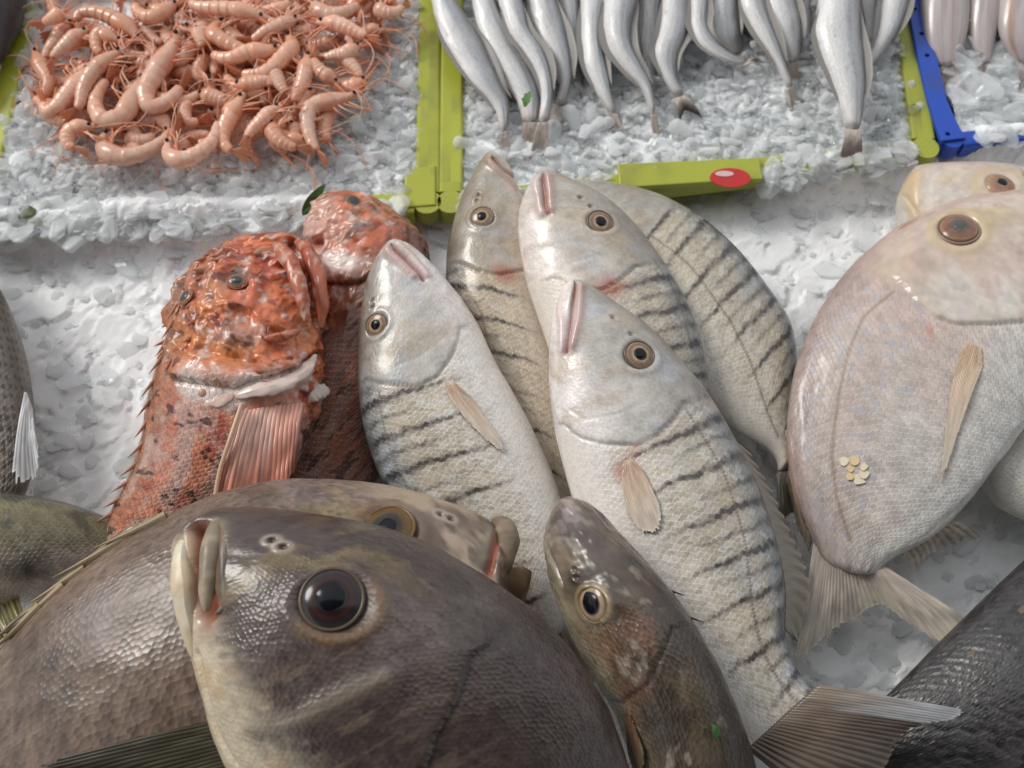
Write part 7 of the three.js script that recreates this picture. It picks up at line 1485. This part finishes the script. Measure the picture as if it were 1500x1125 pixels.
 [[-0.1261,0.031,-0.2603],[-0.1263,0.031,-0.2516],[-0.1317,0.031,-0.245],[-0.1405,0.031,-0.2426],[-0.1496,0.031,-0.2451],[-0.1561,0.031,-0.2519]],
 [[-0.2565,0.016,-0.2146],[-0.2543,0.016,-0.2182],[-0.254,0.016,-0.2225],[-0.2556,0.016,-0.2268],[-0.2591,0.016,-0.2304],[-0.2637,0.016,-0.2327]],
 [[-0.0945,0.031,-0.2048],[-0.097,0.031,-0.1993],[-0.1024,0.031,-0.196],[-0.1092,0.031,-0.1958],[-0.1153,0.031,-0.1988],[-0.1189,0.031,-0.2041]],
 [[-0.1483,0.028,-0.2757],[-0.1515,0.028,-0.2675],[-0.159,0.028,-0.2624],[-0.1686,0.028,-0.2618],[-0.1776,0.028,-0.266],[-0.1835,0.028,-0.2736]],
 [[-0.1057,0.02,-0.2267],[-0.1092,0.02,-0.2335],[-0.1155,0.02,-0.2387],[-0.1234,0.02,-0.2412],[-0.1316,0.02,-0.2407],[-0.1386,0.02,-0.2372]],
 [[-0.2547,0.028,-0.1949],[-0.2461,0.028,-0.1951],[-0.2394,0.028,-0.1993],[-0.2365,0.028,-0.2061],[-0.2381,0.028,-0.2138],[-0.244,0.028,-0.2204]],
 [[-0.2888,0.016,-0.1836],[-0.2894,0.016,-0.1881],[-0.2917,0.016,-0.1925],[-0.2956,0.016,-0.196],[-0.3005,0.016,-0.1984],[-0.3058,0.016,-0.1992]],
 [[-0.1369,0.024,-0.1969],[-0.1416,0.024,-0.1997],[-0.145,0.024,-0.2038],[-0.1467,0.024,-0.2085],[-0.1463,0.024,-0.2134],[-0.1439,0.024,-0.2177]],
 [[-0.0797,0.024,-0.27],[-0.0847,0.024,-0.2689],[-0.0899,0.024,-0.2694],[-0.0946,0.024,-0.2714],[-0.0985,0.024,-0.2747],[-0.1011,0.024,-0.279]],
 [[-0.251,0.016,-0.2437],[-0.2436,0.016,-0.2432],[-0.2369,0.016,-0.2452],[-0.2318,0.016,-0.2494],[-0.2291,0.016,-0.2553],[-0.2292,0.016,-0.262]],
 [[-0.1709,0.02,-0.2209],[-0.1761,0.02,-0.2278],[-0.1765,0.02,-0.2358],[-0.1717,0.02,-0.2423],[-0.1634,0.02,-0.245],[-0.1545,0.02,-0.2429]],
 [[-0.2363,0.028,-0.2547],[-0.2401,0.028,-0.2506],[-0.2407,0.028,-0.2451],[-0.2381,0.028,-0.2397],[-0.233,0.028,-0.2358],[-0.2268,0.028,-0.2346]],
 [[-0.254,0.028,-0.1609],[-0.2502,0.028,-0.1617],[-0.247,0.028,-0.1636],[-0.2447,0.028,-0.1663],[-0.2436,0.028,-0.1697],[-0.2439,0.028,-0.1733]],
 [[-0.171,0.024,-0.2108],[-0.175,0.024,-0.2075],[-0.1805,0.024,-0.2064],[-0.1861,0.024,-0.2077],[-0.1908,0.024,-0.211],[-0.1935,0.024,-0.2157]],
 [[-0.2458,0.02,-0.2693],[-0.2442,0.02,-0.2658],[-0.2439,0.02,-0.2623],[-0.2448,0.02,-0.259],[-0.2468,0.02,-0.2562],[-0.2497,0.02,-0.2543]],
 [[-0.1796,0.02,-0.2346],[-0.1774,0.02,-0.228],[-0.1792,0.02,-0.2216],[-0.1846,0.02,-0.2174],[-0.192,0.02,-0.2166],[-0.1991,0.02,-0.2193]],
 [[-0.2019,0.016,-0.2854],[-0.2023,0.016,-0.2806],[-0.2042,0.016,-0.2764],[-0.2076,0.016,-0.2731],[-0.212,0.016,-0.271],[-0.217,0.016,-0.2703]],
 [[-0.2269,0.024,-0.2456],[-0.235,0.024,-0.2467],[-0.242,0.024,-0.244],[-0.2462,0.024,-0.2383],[-0.2463,0.024,-0.2312],[-0.2424,0.024,-0.2246]],
 [[-0.1515,0.024,-0.1603],[-0.1577,0.024,-0.1653],[-0.1657,0.024,-0.1676],[-0.1737,0.024,-0.1667],[-0.18,0.024,-0.1626],[-0.1831,0.024,-0.1564]],
 [[-0.1722,0.016,-0.29],[-0.1762,0.016,-0.2825],[-0.1837,0.016,-0.278],[-0.1931,0.016,-0.2776],[-0.202,0.016,-0.2814],[-0.2082,0.016,-0.2886]],
 [[-0.2284,0.031,-0.1923],[-0.223,0.031,-0.1866],[-0.2155,0.031,-0.1837],[-0.2077,0.031,-0.1842],[-0.2016,0.031,-0.188],[-0.1987,0.031,-0.1942]],
 [[-0.1656,0.016,-0.2437],[-0.1682,0.016,-0.2483],[-0.1688,0.016,-0.2533],[-0.1672,0.016,-0.258],[-0.1638,0.016,-0.2616],[-0.1589,0.016,-0.2637]],
 [[-0.1096,0.02,-0.2512],[-0.1047,0.02,-0.2532],[-0.0993,0.02,-0.2535],[-0.094,0.02,-0.2521],[-0.0894,0.02,-0.2492],[-0.0862,0.02,-0.2451]],
 [[-0.1525,0.031,-0.1946],[-0.1597,0.031,-0.1918],[-0.1678,0.031,-0.1919],[-0.1755,0.031,-0.195],[-0.1813,0.031,-0.2006],[-0.1842,0.031,-0.2076]],
 [[-0.1504,0.024,-0.2484],[-0.1583,0.024,-0.2452],[-0.1672,0.024,-0.2465],[-0.1743,0.024,-0.2521],[-0.1773,0.024,-0.2601],[-0.1751,0.024,-0.2679]],
 [[-0.1535,0.02,-0.2402],[-0.1452,0.02,-0.2367],[-0.1394,0.02,-0.2302],[-0.1375,0.02,-0.2224],[-0.1398,0.02,-0.215],[-0.1457,0.02,-0.2098]],
 [[-0.2554,0.016,-0.2454],[-0.2627,0.016,-0.2494],[-0.2707,0.016,-0.2494],[-0.2767,0.016,-0.2453],[-0.2787,0.016,-0.2386],[-0.2759,0.016,-0.2316]],
 [[-0.1338,0.031,-0.2532],[-0.1412,0.031,-0.2472],[-0.1511,0.031,-0.246],[-0.1608,0.031,-0.2497],[-0.1674,0.031,-0.2574],[-0.1688,0.031,-0.2669]],
 [[-0.2834,0.024,-0.1697],[-0.281,0.024,-0.1744],[-0.2761,0.024,-0.1772],[-0.2697,0.024,-0.1772],[-0.2637,0.024,-0.1745],[-0.2597,0.024,-0.1699]],
 [[-0.1016,0.024,-0.225],[-0.1058,0.024,-0.2267],[-0.1093,0.024,-0.2294],[-0.1117,0.024,-0.2329],[-0.1128,0.024,-0.2369],[-0.1125,0.024,-0.241]],
 [[-0.1593,0.02,-0.2309],[-0.1621,0.02,-0.2336],[-0.1639,0.02,-0.237],[-0.1644,0.02,-0.2406],[-0.1636,0.02,-0.2441],[-0.1615,0.02,-0.247]],
 [[-0.2754,0.024,-0.1938],[-0.28,0.024,-0.1886],[-0.2871,0.024,-0.1858],[-0.2952,0.024,-0.186],[-0.3031,0.024,-0.1892],[-0.3093,0.024,-0.1948]],
 [[-0.2445,0.02,-0.2281],[-0.2494,0.02,-0.2291],[-0.254,0.02,-0.2284],[-0.2576,0.02,-0.2259],[-0.2596,0.02,-0.2223],[-0.2597,0.02,-0.218]],
 [[-0.0832,0.028,-0.2447],[-0.0893,0.028,-0.2457],[-0.0952,0.028,-0.2446],[-0.1001,0.028,-0.2414],[-0.1032,0.028,-0.2368],[-0.104,0.028,-0.2313]],
 [[-0.2412,0.024,-0.2139],[-0.2353,0.024,-0.2112],[-0.2307,0.024,-0.207],[-0.228,0.024,-0.2017],[-0.2277,0.024,-0.1962],[-0.2298,0.024,-0.1913]],
 [[-0.216,0.016,-0.2408],[-0.2205,0.016,-0.2386],[-0.2233,0.016,-0.2348],[-0.2238,0.016,-0.2301],[-0.2221,0.016,-0.2255],[-0.2184,0.016,-0.2217]],
 [[-0.2113,0.028,-0.2308],[-0.2175,0.028,-0.2319],[-0.2232,0.028,-0.2349],[-0.2275,0.028,-0.2394],[-0.2299,0.028,-0.245],[-0.2299,0.028,-0.2507]],
 [[-0.1131,0.016,-0.2801],[-0.107,0.016,-0.2805],[-0.1012,0.016,-0.2783],[-0.0971,0.016,-0.2739],[-0.0956,0.016,-0.2683],[-0.0971,0.016,-0.263]],
 [[-0.178,0.028,-0.1866],[-0.1834,0.028,-0.1865],[-0.1886,0.028,-0.1886],[-0.1922,0.028,-0.1926],[-0.1934,0.028,-0.1974],[-0.192,0.028,-0.2019]],
 [[-0.3094,0.02,-0.2151],[-0.3035,0.02,-0.2101],[-0.2963,0.02,-0.2073],[-0.2888,0.02,-0.2068],[-0.2821,0.02,-0.2089],[-0.2772,0.02,-0.2132]],
 [[-0.213,0.031,-0.2488],[-0.2073,0.031,-0.2452],[-0.2035,0.031,-0.2401],[-0.202,0.031,-0.2343],[-0.2031,0.031,-0.2287],[-0.2066,0.031,-0.2242]]];
{
  const shell = phys({ vertexColors: true, roughness: .22, transmission: .15, thickness: 0 }), limb = phys({ color: new THREE.Color(.8, .3, .15), roughness: .35 }), limb2 = phys({ color: new THREE.Color(.82, .5, .37), roughness: .35 }), black = plain([.012, .012, .014], .12);
  const where = (lying, curl, pale) => (pale ? 'pale ' : 'deep pink ') + (curl < .45 ? 'tightly curled' : curl < .7 ? 'hook-shaped' : curl < .9 ? 'gently bent' : 'straight') + ' shrimp ' + lying;
  SHRIMPS.forEach((pts, id) => {
    const P = pts.map(V), deep = P[1].y < .03, edge = P[1].y < .0135; let len = 0; for (let i = 1; i < P.length; i++) len += P[i].distanceTo(P[i - 1]);
    const chord = P[0].distanceTo(P[P.length - 1]) / len, cv = new THREE.CatmullRomCurve3(P, false, 'centripetal'), rad = clamp(.0054 + .018 * (len - .05), .0044, .0066) * (.92 + .2 * hash(id, 2));
    const mid = P[Math.floor(P.length / 2)], root = thing('shrimp', where(edge ? 'on loose ice at the edge of the heap' : !deep ? 'lying uncovered on the heap' : P[1].y < .023 ? 'deep under the others of the heap' : 'half covered by the topmost shrimps', chord, hash(id, 3) < .5), 'shrimp', 'pink shrimps heaped in the lime crate', [mid.x, mid.y - rad, mid.z]);
    const cen = P.reduce((a, p) => a.add(p), new THREE.Vector3()).multiplyScalar(1 / P.length), UP = new THREE.Vector3(hash(id, 31) * .5 - .25, 1, hash(id, 32) * .5 - .25).normalize();
    const bend = new THREE.Vector3().copy(P[0]).add(P[P.length - 1]).multiplyScalar(.5).sub(mid); let sgn0 = 0;
    const fr = (t) => { const p = cv.getPointAt(clamp(t, 0, 1)), T = cv.getTangentAt(clamp(t, 0, 1)), N = new THREE.Vector3().crossVectors(UP, T).normalize(); if (!sgn0) sgn0 = N.dot(bend) >= 0 ? 1 : -1; return { p, T, N: N.multiplyScalar(sgn0), U: UP.clone().addScaledVector(T, -UP.dot(T)).normalize() }; };
    fr(.5);   // N points to the belly, inside the bend
    const hue = hash(id, 3), tone = .86 + .26 * hash(id, 4);
    const tube = (t0, t1, nt, prof, col) => {
      const na = 16, pos = [], cl = [], idx = [];
      for (let i = 0; i <= nt; i++) { const t = mix(t0, t1, i / nt), f = fr(t), r = prof(t, i / nt); for (let j = 0; j <= na; j++) { const a = j / na * Math.PI * 2, ca = Math.cos(a), sa = Math.sin(a); const q = f.p.clone().addScaledVector(f.N, ca * r * (ca > 0 ? .92 : 1.05)).addScaledVector(f.U, sa * r * .84); pos.push(q.x, q.y, q.z); cl.push(...col(t, ca, sa, i / nt)); } }
      for (let i = 0; i < nt; i++) for (let j = 0; j < na; j++) { const a = i * (na + 1) + j, c = a + na + 1; idx.push(a, a + 1, c, a + 1, c + 1, c); }
      const g = new THREE.BufferGeometry(); g.setAttribute('position', new THREE.Float32BufferAttribute(pos, 3)); g.setAttribute('color', new THREE.Float32BufferAttribute(cl, 3)); g.setIndex(idx); g.computeVertexNormals(); return g;
    };
    const flesh = (t, ca, sa, k) => { const n = fbm(t * 26 + id * 3, ca * 2 + sa * 3 + 9, 3), c = [.92, .54, .38]; mix3(c, [.94, .72, .59], sm(.35, .65, n) * .8); mix3(c, [.8, .32, .16], .5 * sm(.75, .95, t)); mix3(c, [.84, .28, .13], (.2 + .4 * sm(.3, .9, ca) + .2 * sm(.6, .95, -ca)) * (.25 + .5 * hue)); mix3(c, [.84, .38, .2], .5 * hue * hue); return c.map(x => x * tone); };
    const seg = 6, ab = (t, k) => { const w = k * seg, fr_ = w - Math.floor(w); return rad * mix(1, .5, Math.pow(k, 1.5)) * (1.07 - .13 * fr_) * (k > .985 ? .5 : 1); };
    part('abdomen', tube(.36, .9, 48, ab, (t, ca, sa, k) => { const c = flesh(t, ca, sa), w = k * seg, f = w - Math.floor(w); mix3(c, [.84, .3, .14], gau(f - .97, .07) * .3 + gau(f, .05) * .25); return c; }), shell, root);
    const hd = part('carapace', tube(.03, .385, 26, (t, k) => rad * (k < .08 ? .2 + 3 * k : mix(.4, 1.1, sm(.05, .85, k))) * (k > .97 ? .93 : 1), (t, ca, sa, k) => { const c = flesh(t, ca, sa); mix3(c, [.40, .27, .21], sm(.5, .75, fbm(t * 60 + id, ca * 2, 2)) * .6 * (1 - k)); mix3(c, [.74, .25, .11], .2 + sm(.4, .9, ca) * .45); return c; }), shell, root);
    const f0 = fr(.05), f1 = fr(.1);
    part('rostrum', spine(f1.p.clone().addScaledVector(f1.N, -rad * .4).toArray(), f0.T.clone().negate().addScaledVector(f0.N, -.12), rad * 3.2, rad * .22), limb, hd);
    for (const s of [1, -1]) { const g = new THREE.SphereGeometry(rad * .24, 10, 8).translate(...f0.p.clone().addScaledVector(f0.U, s * rad * .52).addScaledVector(f0.N, -rad * .1).addScaledVector(f0.T, rad * .5).toArray()); part('eye', g, black, hd); }
    for (let k = 0; k < 2; k++) { // whisker-like antennae
      const a = f0.p.clone(), d = f0.T.clone().negate(), w = (hash(id, 40 + k) - .5) * 1.6; const q = [a, a.clone().addScaledVector(d, rad * 3).addScaledVector(f0.U, rad * .6 * (k + .5)), a.clone().addScaledVector(d, rad * 5).addScaledVector(f0.N, rad * 4 * w).addScaledVector(f0.U, rad * .6), a.clone().addScaledVector(d, rad * 5.5).addScaledVector(f0.N, rad * 8 * w).addScaledVector(f0.U, -rad * .4)];
      part('antenna', new THREE.TubeGeometry(new THREE.CatmullRomCurve3(q), 14, rad * .055, 5), k ? limb2 : limb, hd);
    }
    if (!deep || id % 3 === 0) for (let k = 0; k < 4; k++) { const f = fr(.16 + k * .045), a = f.p.clone().addScaledVector(f.N, rad * .75).addScaledVector(f.U, rad * .25), j = hash(id, 60 + k) - .5; const q = [a, a.clone().addScaledVector(f.N, rad * 1.1).addScaledVector(f.T, -rad * (.8 + j)).addScaledVector(f.U, rad * .3), a.clone().addScaledVector(f.N, rad * 1.7).addScaledVector(f.T, -rad * (2 + j * 2)).addScaledVector(f.U, -rad * .2)]; part('leg', new THREE.TubeGeometry(new THREE.CatmullRomCurve3(q), 8, rad * .085, 5), k % 2 ? limb : limb2, root); }
    const fe = fr(.9); // tail fan blades
    for (const k of [-1, -.5, 0, .5, 1]) { const g = new THREE.SphereGeometry(1, 10, 8); g.scale(rad * .3, rad * .1, rad * (k ? 1.15 : 1.3)); g.translate(0, 0, rad * .95); const z = fe.T.clone().addScaledVector(fe.U, k * .55).addScaledVector(fe.N, .12 * (1 - Math.abs(k))).normalize(), y = fe.N.clone().addScaledVector(z, -fe.N.dot(z)).normalize(), x = y.clone().cross(z); g.applyMatrix4(new THREE.Matrix4().makeBasis(x, y, z).setPosition(fe.p)); part('tail_fan_blade', colours(g, () => [.74 * tone, .3 * tone, .16 * tone]), shell, root); }
  });
}
// ---------------------------------------------------------------- crushed ice chips
function chip(sd, flat = .45) {   // a splinter: a ball cut by planes, its edges a little melted
  seed = sd; const g = mergeVertices(new THREE.IcosahedronGeometry(1, 7).deleteAttribute('normal').deleteAttribute('uv')), P = g.attributes.position, pl = [], K = 26;
  for (let i = 0; i < 9; i++) { const a = rnd() * 6.283, y = rr(-1, 1) * .8, r = Math.sqrt(1 - y * y); pl.push([r * Math.cos(a), y, r * Math.sin(a), rr(.45, .95)]); }
  for (const y of [1, -1]) { const t = rr(-.3, .3), u = rr(-.3, .3), l = Math.hypot(t, 1, u); pl.push([t / l, y / l, u / l, rr(.6, .8)]); }
  for (let i = 0; i < P.count; i++) { const d = new THREE.Vector3().fromBufferAttribute(P, i).normalize(); let s = Math.exp(-K * 1.2); for (const p of pl) { const c = d.x * p[0] + d.y * p[1] + d.z * p[2]; if (c > .05) s += Math.exp(-K * p[3] / c); } const r = -Math.log(s) / K * (1 + .06 * (noise(d.x * 4 + sd, d.y * 4 + d.z * 3) - .5)); P.setXYZ(i, d.x * r, d.y * r * flat, d.z * r * .85); }
  g.computeVertexNormals(); return g;
}
const clear = phys({ color: new THREE.Color(.96, .97, .972), roughness: .12, transmission: .72, thickness: 0, ior: 1.31 }), glint = phys({ color: new THREE.Color(.97, .98, .982), roughness: .07, transmission: .95, thickness: .004, ior: 1.31 });
const milky = phys({ color: new THREE.Color(.94, .948, .95), roughness: .72, transmission: .6, thickness: 0, ior: 1.31 });
function inPoly(x, z, p) { let c = false; for (let i = 0, j = p.length - 1; i < p.length; j = i++) if ((p[i][1] > z) !== (p[j][1] > z) && x < (p[j][0] - p[i][0]) * (z - p[i][1]) / (p[j][1] - p[i][1]) + p[i][0]) c = !c; return c; }
function iceChips(name, label, count, poly, size, height, mat, sd, skip, flat = .5, tip = .75) {
  const geo = chip(sd, flat), m = new THREE.InstancedMesh(geo, mat, count); seed = sd * 77 + 5;
  const xs = poly.map(p => p[0]), zs = poly.map(p => p[1]), q = new THREE.Quaternion(), M = new THREE.Matrix4(); let n = 0, tries = 0;
  while (n < count && tries++ < count * 40) {
    const x = rr(Math.min(...xs), Math.max(...xs)), z = rr(Math.min(...zs), Math.max(...zs)); if (!inPoly(x, z, poly) || (skip && skip(x, z))) continue;
    const k = size[0] + (size[1] - size[0]) * Math.pow(rnd(), 3); q.setFromEuler(new THREE.Euler(rr(-tip, tip), rr(0, 6.28), rr(-tip, tip)));
    M.compose(new THREE.Vector3(x, height(x, z) + rr(-.4, .35) * k, z), q, new THREE.Vector3(k, k * rr(.5, 1.1), k * rr(.7, 1.1))); m.setMatrixAt(n, M); n++;
  }
  m.count = n; m.name = numbered(name); m.castShadow = m.receiveShadow = true; tag(m, label, 'ice', null, 'stuff'); scene.add(m); return m;
}
const heapPoly = [[-0.3239,0.02,-0.2924], [-0.3192,0.02,-0.2201], [-0.303,0.02,-0.1863], [-0.2785,0.02,-0.1671], [-0.245,0.02,-0.1474], [-0.1977,0.02,-0.1474], [-0.1516,0.02,-0.1601], [-0.117,0.02,-0.1601], [-0.1127,0.02,-0.1918], [-0.0941,0.02,-0.2144], [-0.0892,0.02,-0.2495], [-0.0751,0.02,-0.2924]].map(xz);
const polyA = [[-0.3286,0.01,-0.1152], [-0.0584,0.01,-0.1244], [-0.0631,0.01,-0.3286], [-0.3348,0.01,-0.3286]].map(xz);
const polyB = [[-0.0318,0.01,-0.1244], [0.2628,0.01,-0.1696], [0.2668,0.01,-0.3286], [-0.034,0.01,-0.3286]].map(xz);
const polyC = [[0.2893,0.01,-0.1723], [0.3964,0.01,-0.1833], [0.4124,0.01,-0.3286], [0.2921,0.01,-0.3286]].map(xz);
const bed = [[-0.3926,0,-0.1107], [-0.0477,0,-0.1199], [0.2817,0,-0.168], [0.4203,0,-0.1858], [0.3196,0,0.2367], [-0.3196,0,0.2367]].map(xz);
const fillA = (x, z) => inPoly(x, z, heapPoly) ? .006 : .012, fillB = () => .01;
// sheets of packed ice that fill the crates
function packed(label, poly, y0, k) {
  const xs = poly.map(p => p[0]), zs = poly.map(p => p[1]), cx = (Math.min(...xs) + Math.max(...xs)) / 2, cz = (Math.min(...zs) + Math.max(...zs)) / 2, n = 230, pos = [], idx = [];
  for (let j = 0; j <= n; j++) for (let i = 0; i <= n; i++) { const a = i / n, b = j / n, L = [0, 1].map(m => mix(mix(poly[0][m], poly[1][m], a), mix(poly[3][m], poly[2][m], a), b)); pos.push(L[0], y0(L[0], L[1]) - .0015 + 1.2 * Math.max(flake(L[0] + k, L[1], .01, 2), flake(L[0], L[1] + k, .007, 8)), L[1]); }
  for (let j = 0; j < n; j++) for (let i = 0; i < n; i++) { const a = j * (n + 1) + i, c = a + n + 1; idx.push(a, a + 1, c, a + 1, c + 1, c); }
  const g = new THREE.BufferGeometry(); g.setAttribute('position', new THREE.Float32BufferAttribute(pos, 3)); g.setIndex(idx); g.computeVertexNormals();
  const m = new THREE.Mesh(g, phys({ color: new THREE.Color(.93, .937, .937), roughness: .36, ior: 1.31 })); m.name = numbered('packed_ice'); m.castShadow = m.receiveShadow = true; tag(m, label, 'ice', null, 'stuff'); scene.add(m);
}
packed('packed crushed ice filling the shrimp crate', polyA, fillA, .2);
packed('packed crushed ice filling the crate of silver hake', polyB, fillB, .5);
packed('packed crushed ice filling the blue crate', polyC, fillB, .9);
const offHeap = (x, z) => inPoly(x, z, heapPoly);
iceChips('crushed_ice', 'clear ice chips around the shrimp heap', 1500, polyA, [.002, .009], () => .0135, clear, 3, offHeap);
iceChips('crushed_ice', 'milky ice chips around the shrimp heap', 1700, polyA, [.002, .009], () => .013, milky, 4, offHeap);
iceChips('crushed_ice', 'clear ice chips among the tails of the hake', 1900, polyB, [.002, .0085], () => .0125, clear, 5);
iceChips('crushed_ice', 'milky ice chips among the tails of the hake', 2100, polyB, [.002, .0085], () => .012, milky, 6);
iceChips('crushed_ice', 'clear ice lumps in the blue crate', 700, polyC, [.003, .016], () => .0125, clear, 7);
iceChips('crushed_ice', 'milky ice flakes lying on the open bed', 4200, bed, [.0025, .011], (x, z) => iceGround(x, z) + .0018, milky, 8, null, .2, .3);
iceChips('crushed_ice', 'clear ice flakes lying on the open bed', 3000, bed, [.0025, .012], (x, z) => iceGround(x, z) + .0018, clear, 9, null, .2, .3);
iceChips('crushed_ice', 'scattered glassy wet ice splinters around the shrimp heap', 240, polyA, [.002, .008], () => .0145, glint, 21, offHeap);
iceChips('crushed_ice', 'scattered glassy wet ice splinters among the hake tails', 300, polyB, [.002, .008], () => .0135, glint, 22);
// ice heaped over the front rims of the crates
const glassy = phys({ color: new THREE.Color(.94, .95, .952), roughness: .25, transmission: .66, thickness: 0, ior: 1.31 });
const ridgeA = [[-0.3416,0.018,-0.1138], [-0.1059,0.018,-0.1209], [-0.0697,0.018,-0.1158], [-0.0711,0.018,-0.1012], [-0.3366,0.018,-0.0913]].map(xz), ridgeB = [[-0.0348,0.018,-0.1214], [0.0621,0.018,-0.1368], [0.0657,0.018,-0.1214], [-0.0293,0.018,-0.1047]].map(xz), ridgeC = [[0.1596,0.018,-0.1489], [0.2568,0.018,-0.1633], [0.2566,0.018,-0.1489], [0.1598,0.018,-0.1301]].map(xz);
iceChips('crushed_ice', 'ice chips heaped over the front rim of the shrimp crate', 900, ridgeA, [.003, .011], () => .014, glassy, 12);
iceChips('crushed_ice', 'ice chips heaped over the hake crate rim beside the name plate', 260, ridgeB, [.003, .01], () => .014, glassy, 13);
iceChips('crushed_ice', 'ice chips heaped over the hake crate rim towards the blue crate', 320, ridgeC, [.003, .011], () => .014, glassy, 14);
// ---------------------------------------------------------------- small bits
const green = phys({ color: new THREE.Color(.03, .085, .018), roughness: .4, side: THREE.DoubleSide }), green2 = phys({ color: new THREE.Color(.075, .2, .03), roughness: .4, side: THREE.DoubleSide });
function leafGeo(len, wide, lobes) {
  const sh = new THREE.Shape(), pts = []; for (let i = 0; i <= 40; i++) { const t = i / 40, w = wide * Math.pow(Math.sin(Math.PI * Math.pow(t, .8)), .8) * (1 - .32 * Math.abs(Math.sin(t * Math.PI * lobes))); pts.push([t * len, w]); }
  for (let i = 40; i >= 0; i--) pts.push([pts[i][0], -pts[i][1]]); sh.setFromPoints(pts.map(p => new THREE.Vector2(...p)));
  const g = new THREE.ExtrudeGeometry(sh, { depth: .00035, bevelEnabled: false }).rotateX(-Math.PI / 2), P = g.attributes.position; for (let i = 0; i < P.count; i++) { const x = P.getX(i) / len, z = P.getZ(i); P.setY(i, P.getY(i) + len * .12 * Math.sin(x * 2.6) + Math.abs(z) * .35); } g.computeVertexNormals(); return g;
}
function leafBit(name, label, p, n, len, turn, lobes = 0, mat, wide = .3) {
  const g = leafGeo(len, len * wide, lobes).translate(-len / 2, 0, 0).rotateY(turn), q = new THREE.Quaternion().setFromUnitVectors(new THREE.Vector3(0, 1, 0), n); g.applyQuaternion(q);
  const root = thing(name, label, 'leaf', null, p.toArray()); g.userData.moved = true; part('blade', g, mat || phys({ color: new THREE.Color(.04, .11, .02), roughness: .4, side: THREE.DoubleSide }), root);
  const v = spine([0, 0, 0], new THREE.Vector3(1, .12, 0), len, .0003).translate(-len / 2, .0004, 0).rotateY(turn).applyQuaternion(q); v.userData.moved = true; part('midrib', v, phys({ color: new THREE.Color(.08, .16, .04), roughness: .5 }), root); return root;
}
const UPV = new THREE.Vector3(0, 1, 0);
leafBit('herb_leaf', 'dark green leaf behind the head of the darker scorpionfish', V([-0.1208,0.026,-0.1122]), new THREE.Vector3(.1, .8, .6).normalize(), .024, .95, 0, null, .15);
leafBit('herb_leaf', 'olive leaf half buried in ice before the shrimp crate', V([-0.2983,0.016,-0.1081]), UPV, .014, .1, 0, phys({ color: new THREE.Color(.09, .11, .02), roughness: .4, side: THREE.DoubleSide }));
leafBit('herb_sprig', 'bright green herb sprig lying on a plump silver hake', V([0.0097,0.0475,-0.1709]), new THREE.Vector3(-.2, 1, .1).normalize(), .011, 1.2, 3, green2);
{ // loose yellow scales stuck to the pink bream
  const b = pF.b, q = b.f.flakes, m = phys({ color: new THREE.Color(.78, .6, .32), roughness: .28 }), m2 = phys({ color: new THREE.Color(.84, .74, .54), roughness: .28 });
  [[-.0062, -.0022], [-.001, -.0058], [.0042, -.0046], [-.0022, .0004], [.0052, -.0002], [-.0012, .0056], [.0036, .0048]].forEach(([u, w], i) => {
    const k = b.skin([q[0] + w * .72 / b.L, q[1] + u * .72 / b.hp(q[0])], .0005 + .0002 * (i % 3)), pts = []; for (let a = 0; a < 10; a++) { const r = (.0021 + .0011 * hash(i, 77)) * (.8 + .4 * hash(i, a)) * (a < 5 ? 1 : .82); pts.push(new THREE.Vector2(r * Math.cos(a / 10 * 6.283), r * Math.sin(a / 10 * 6.283))); }
    const g = new THREE.ExtrudeGeometry(new THREE.Shape(pts), { depth: .0003, bevelEnabled: false }).rotateX(-Math.PI / 2); place(g, k.p, k.n, k.T);
    const o = new THREE.Mesh(g, i % 2 ? m : m2); g.translate(-k.p.x, -k.p.y, -k.p.z); o.position.copy(k.p); o.name = numbered('loose_scale'); o.castShadow = o.receiveShadow = true; scene.add(o); tag(o, 'tiny loose yellow scale on the flank of the large pink bream', 'fish scale', 'loose yellow scales');
  });
}

renderer.render(scene, camera);
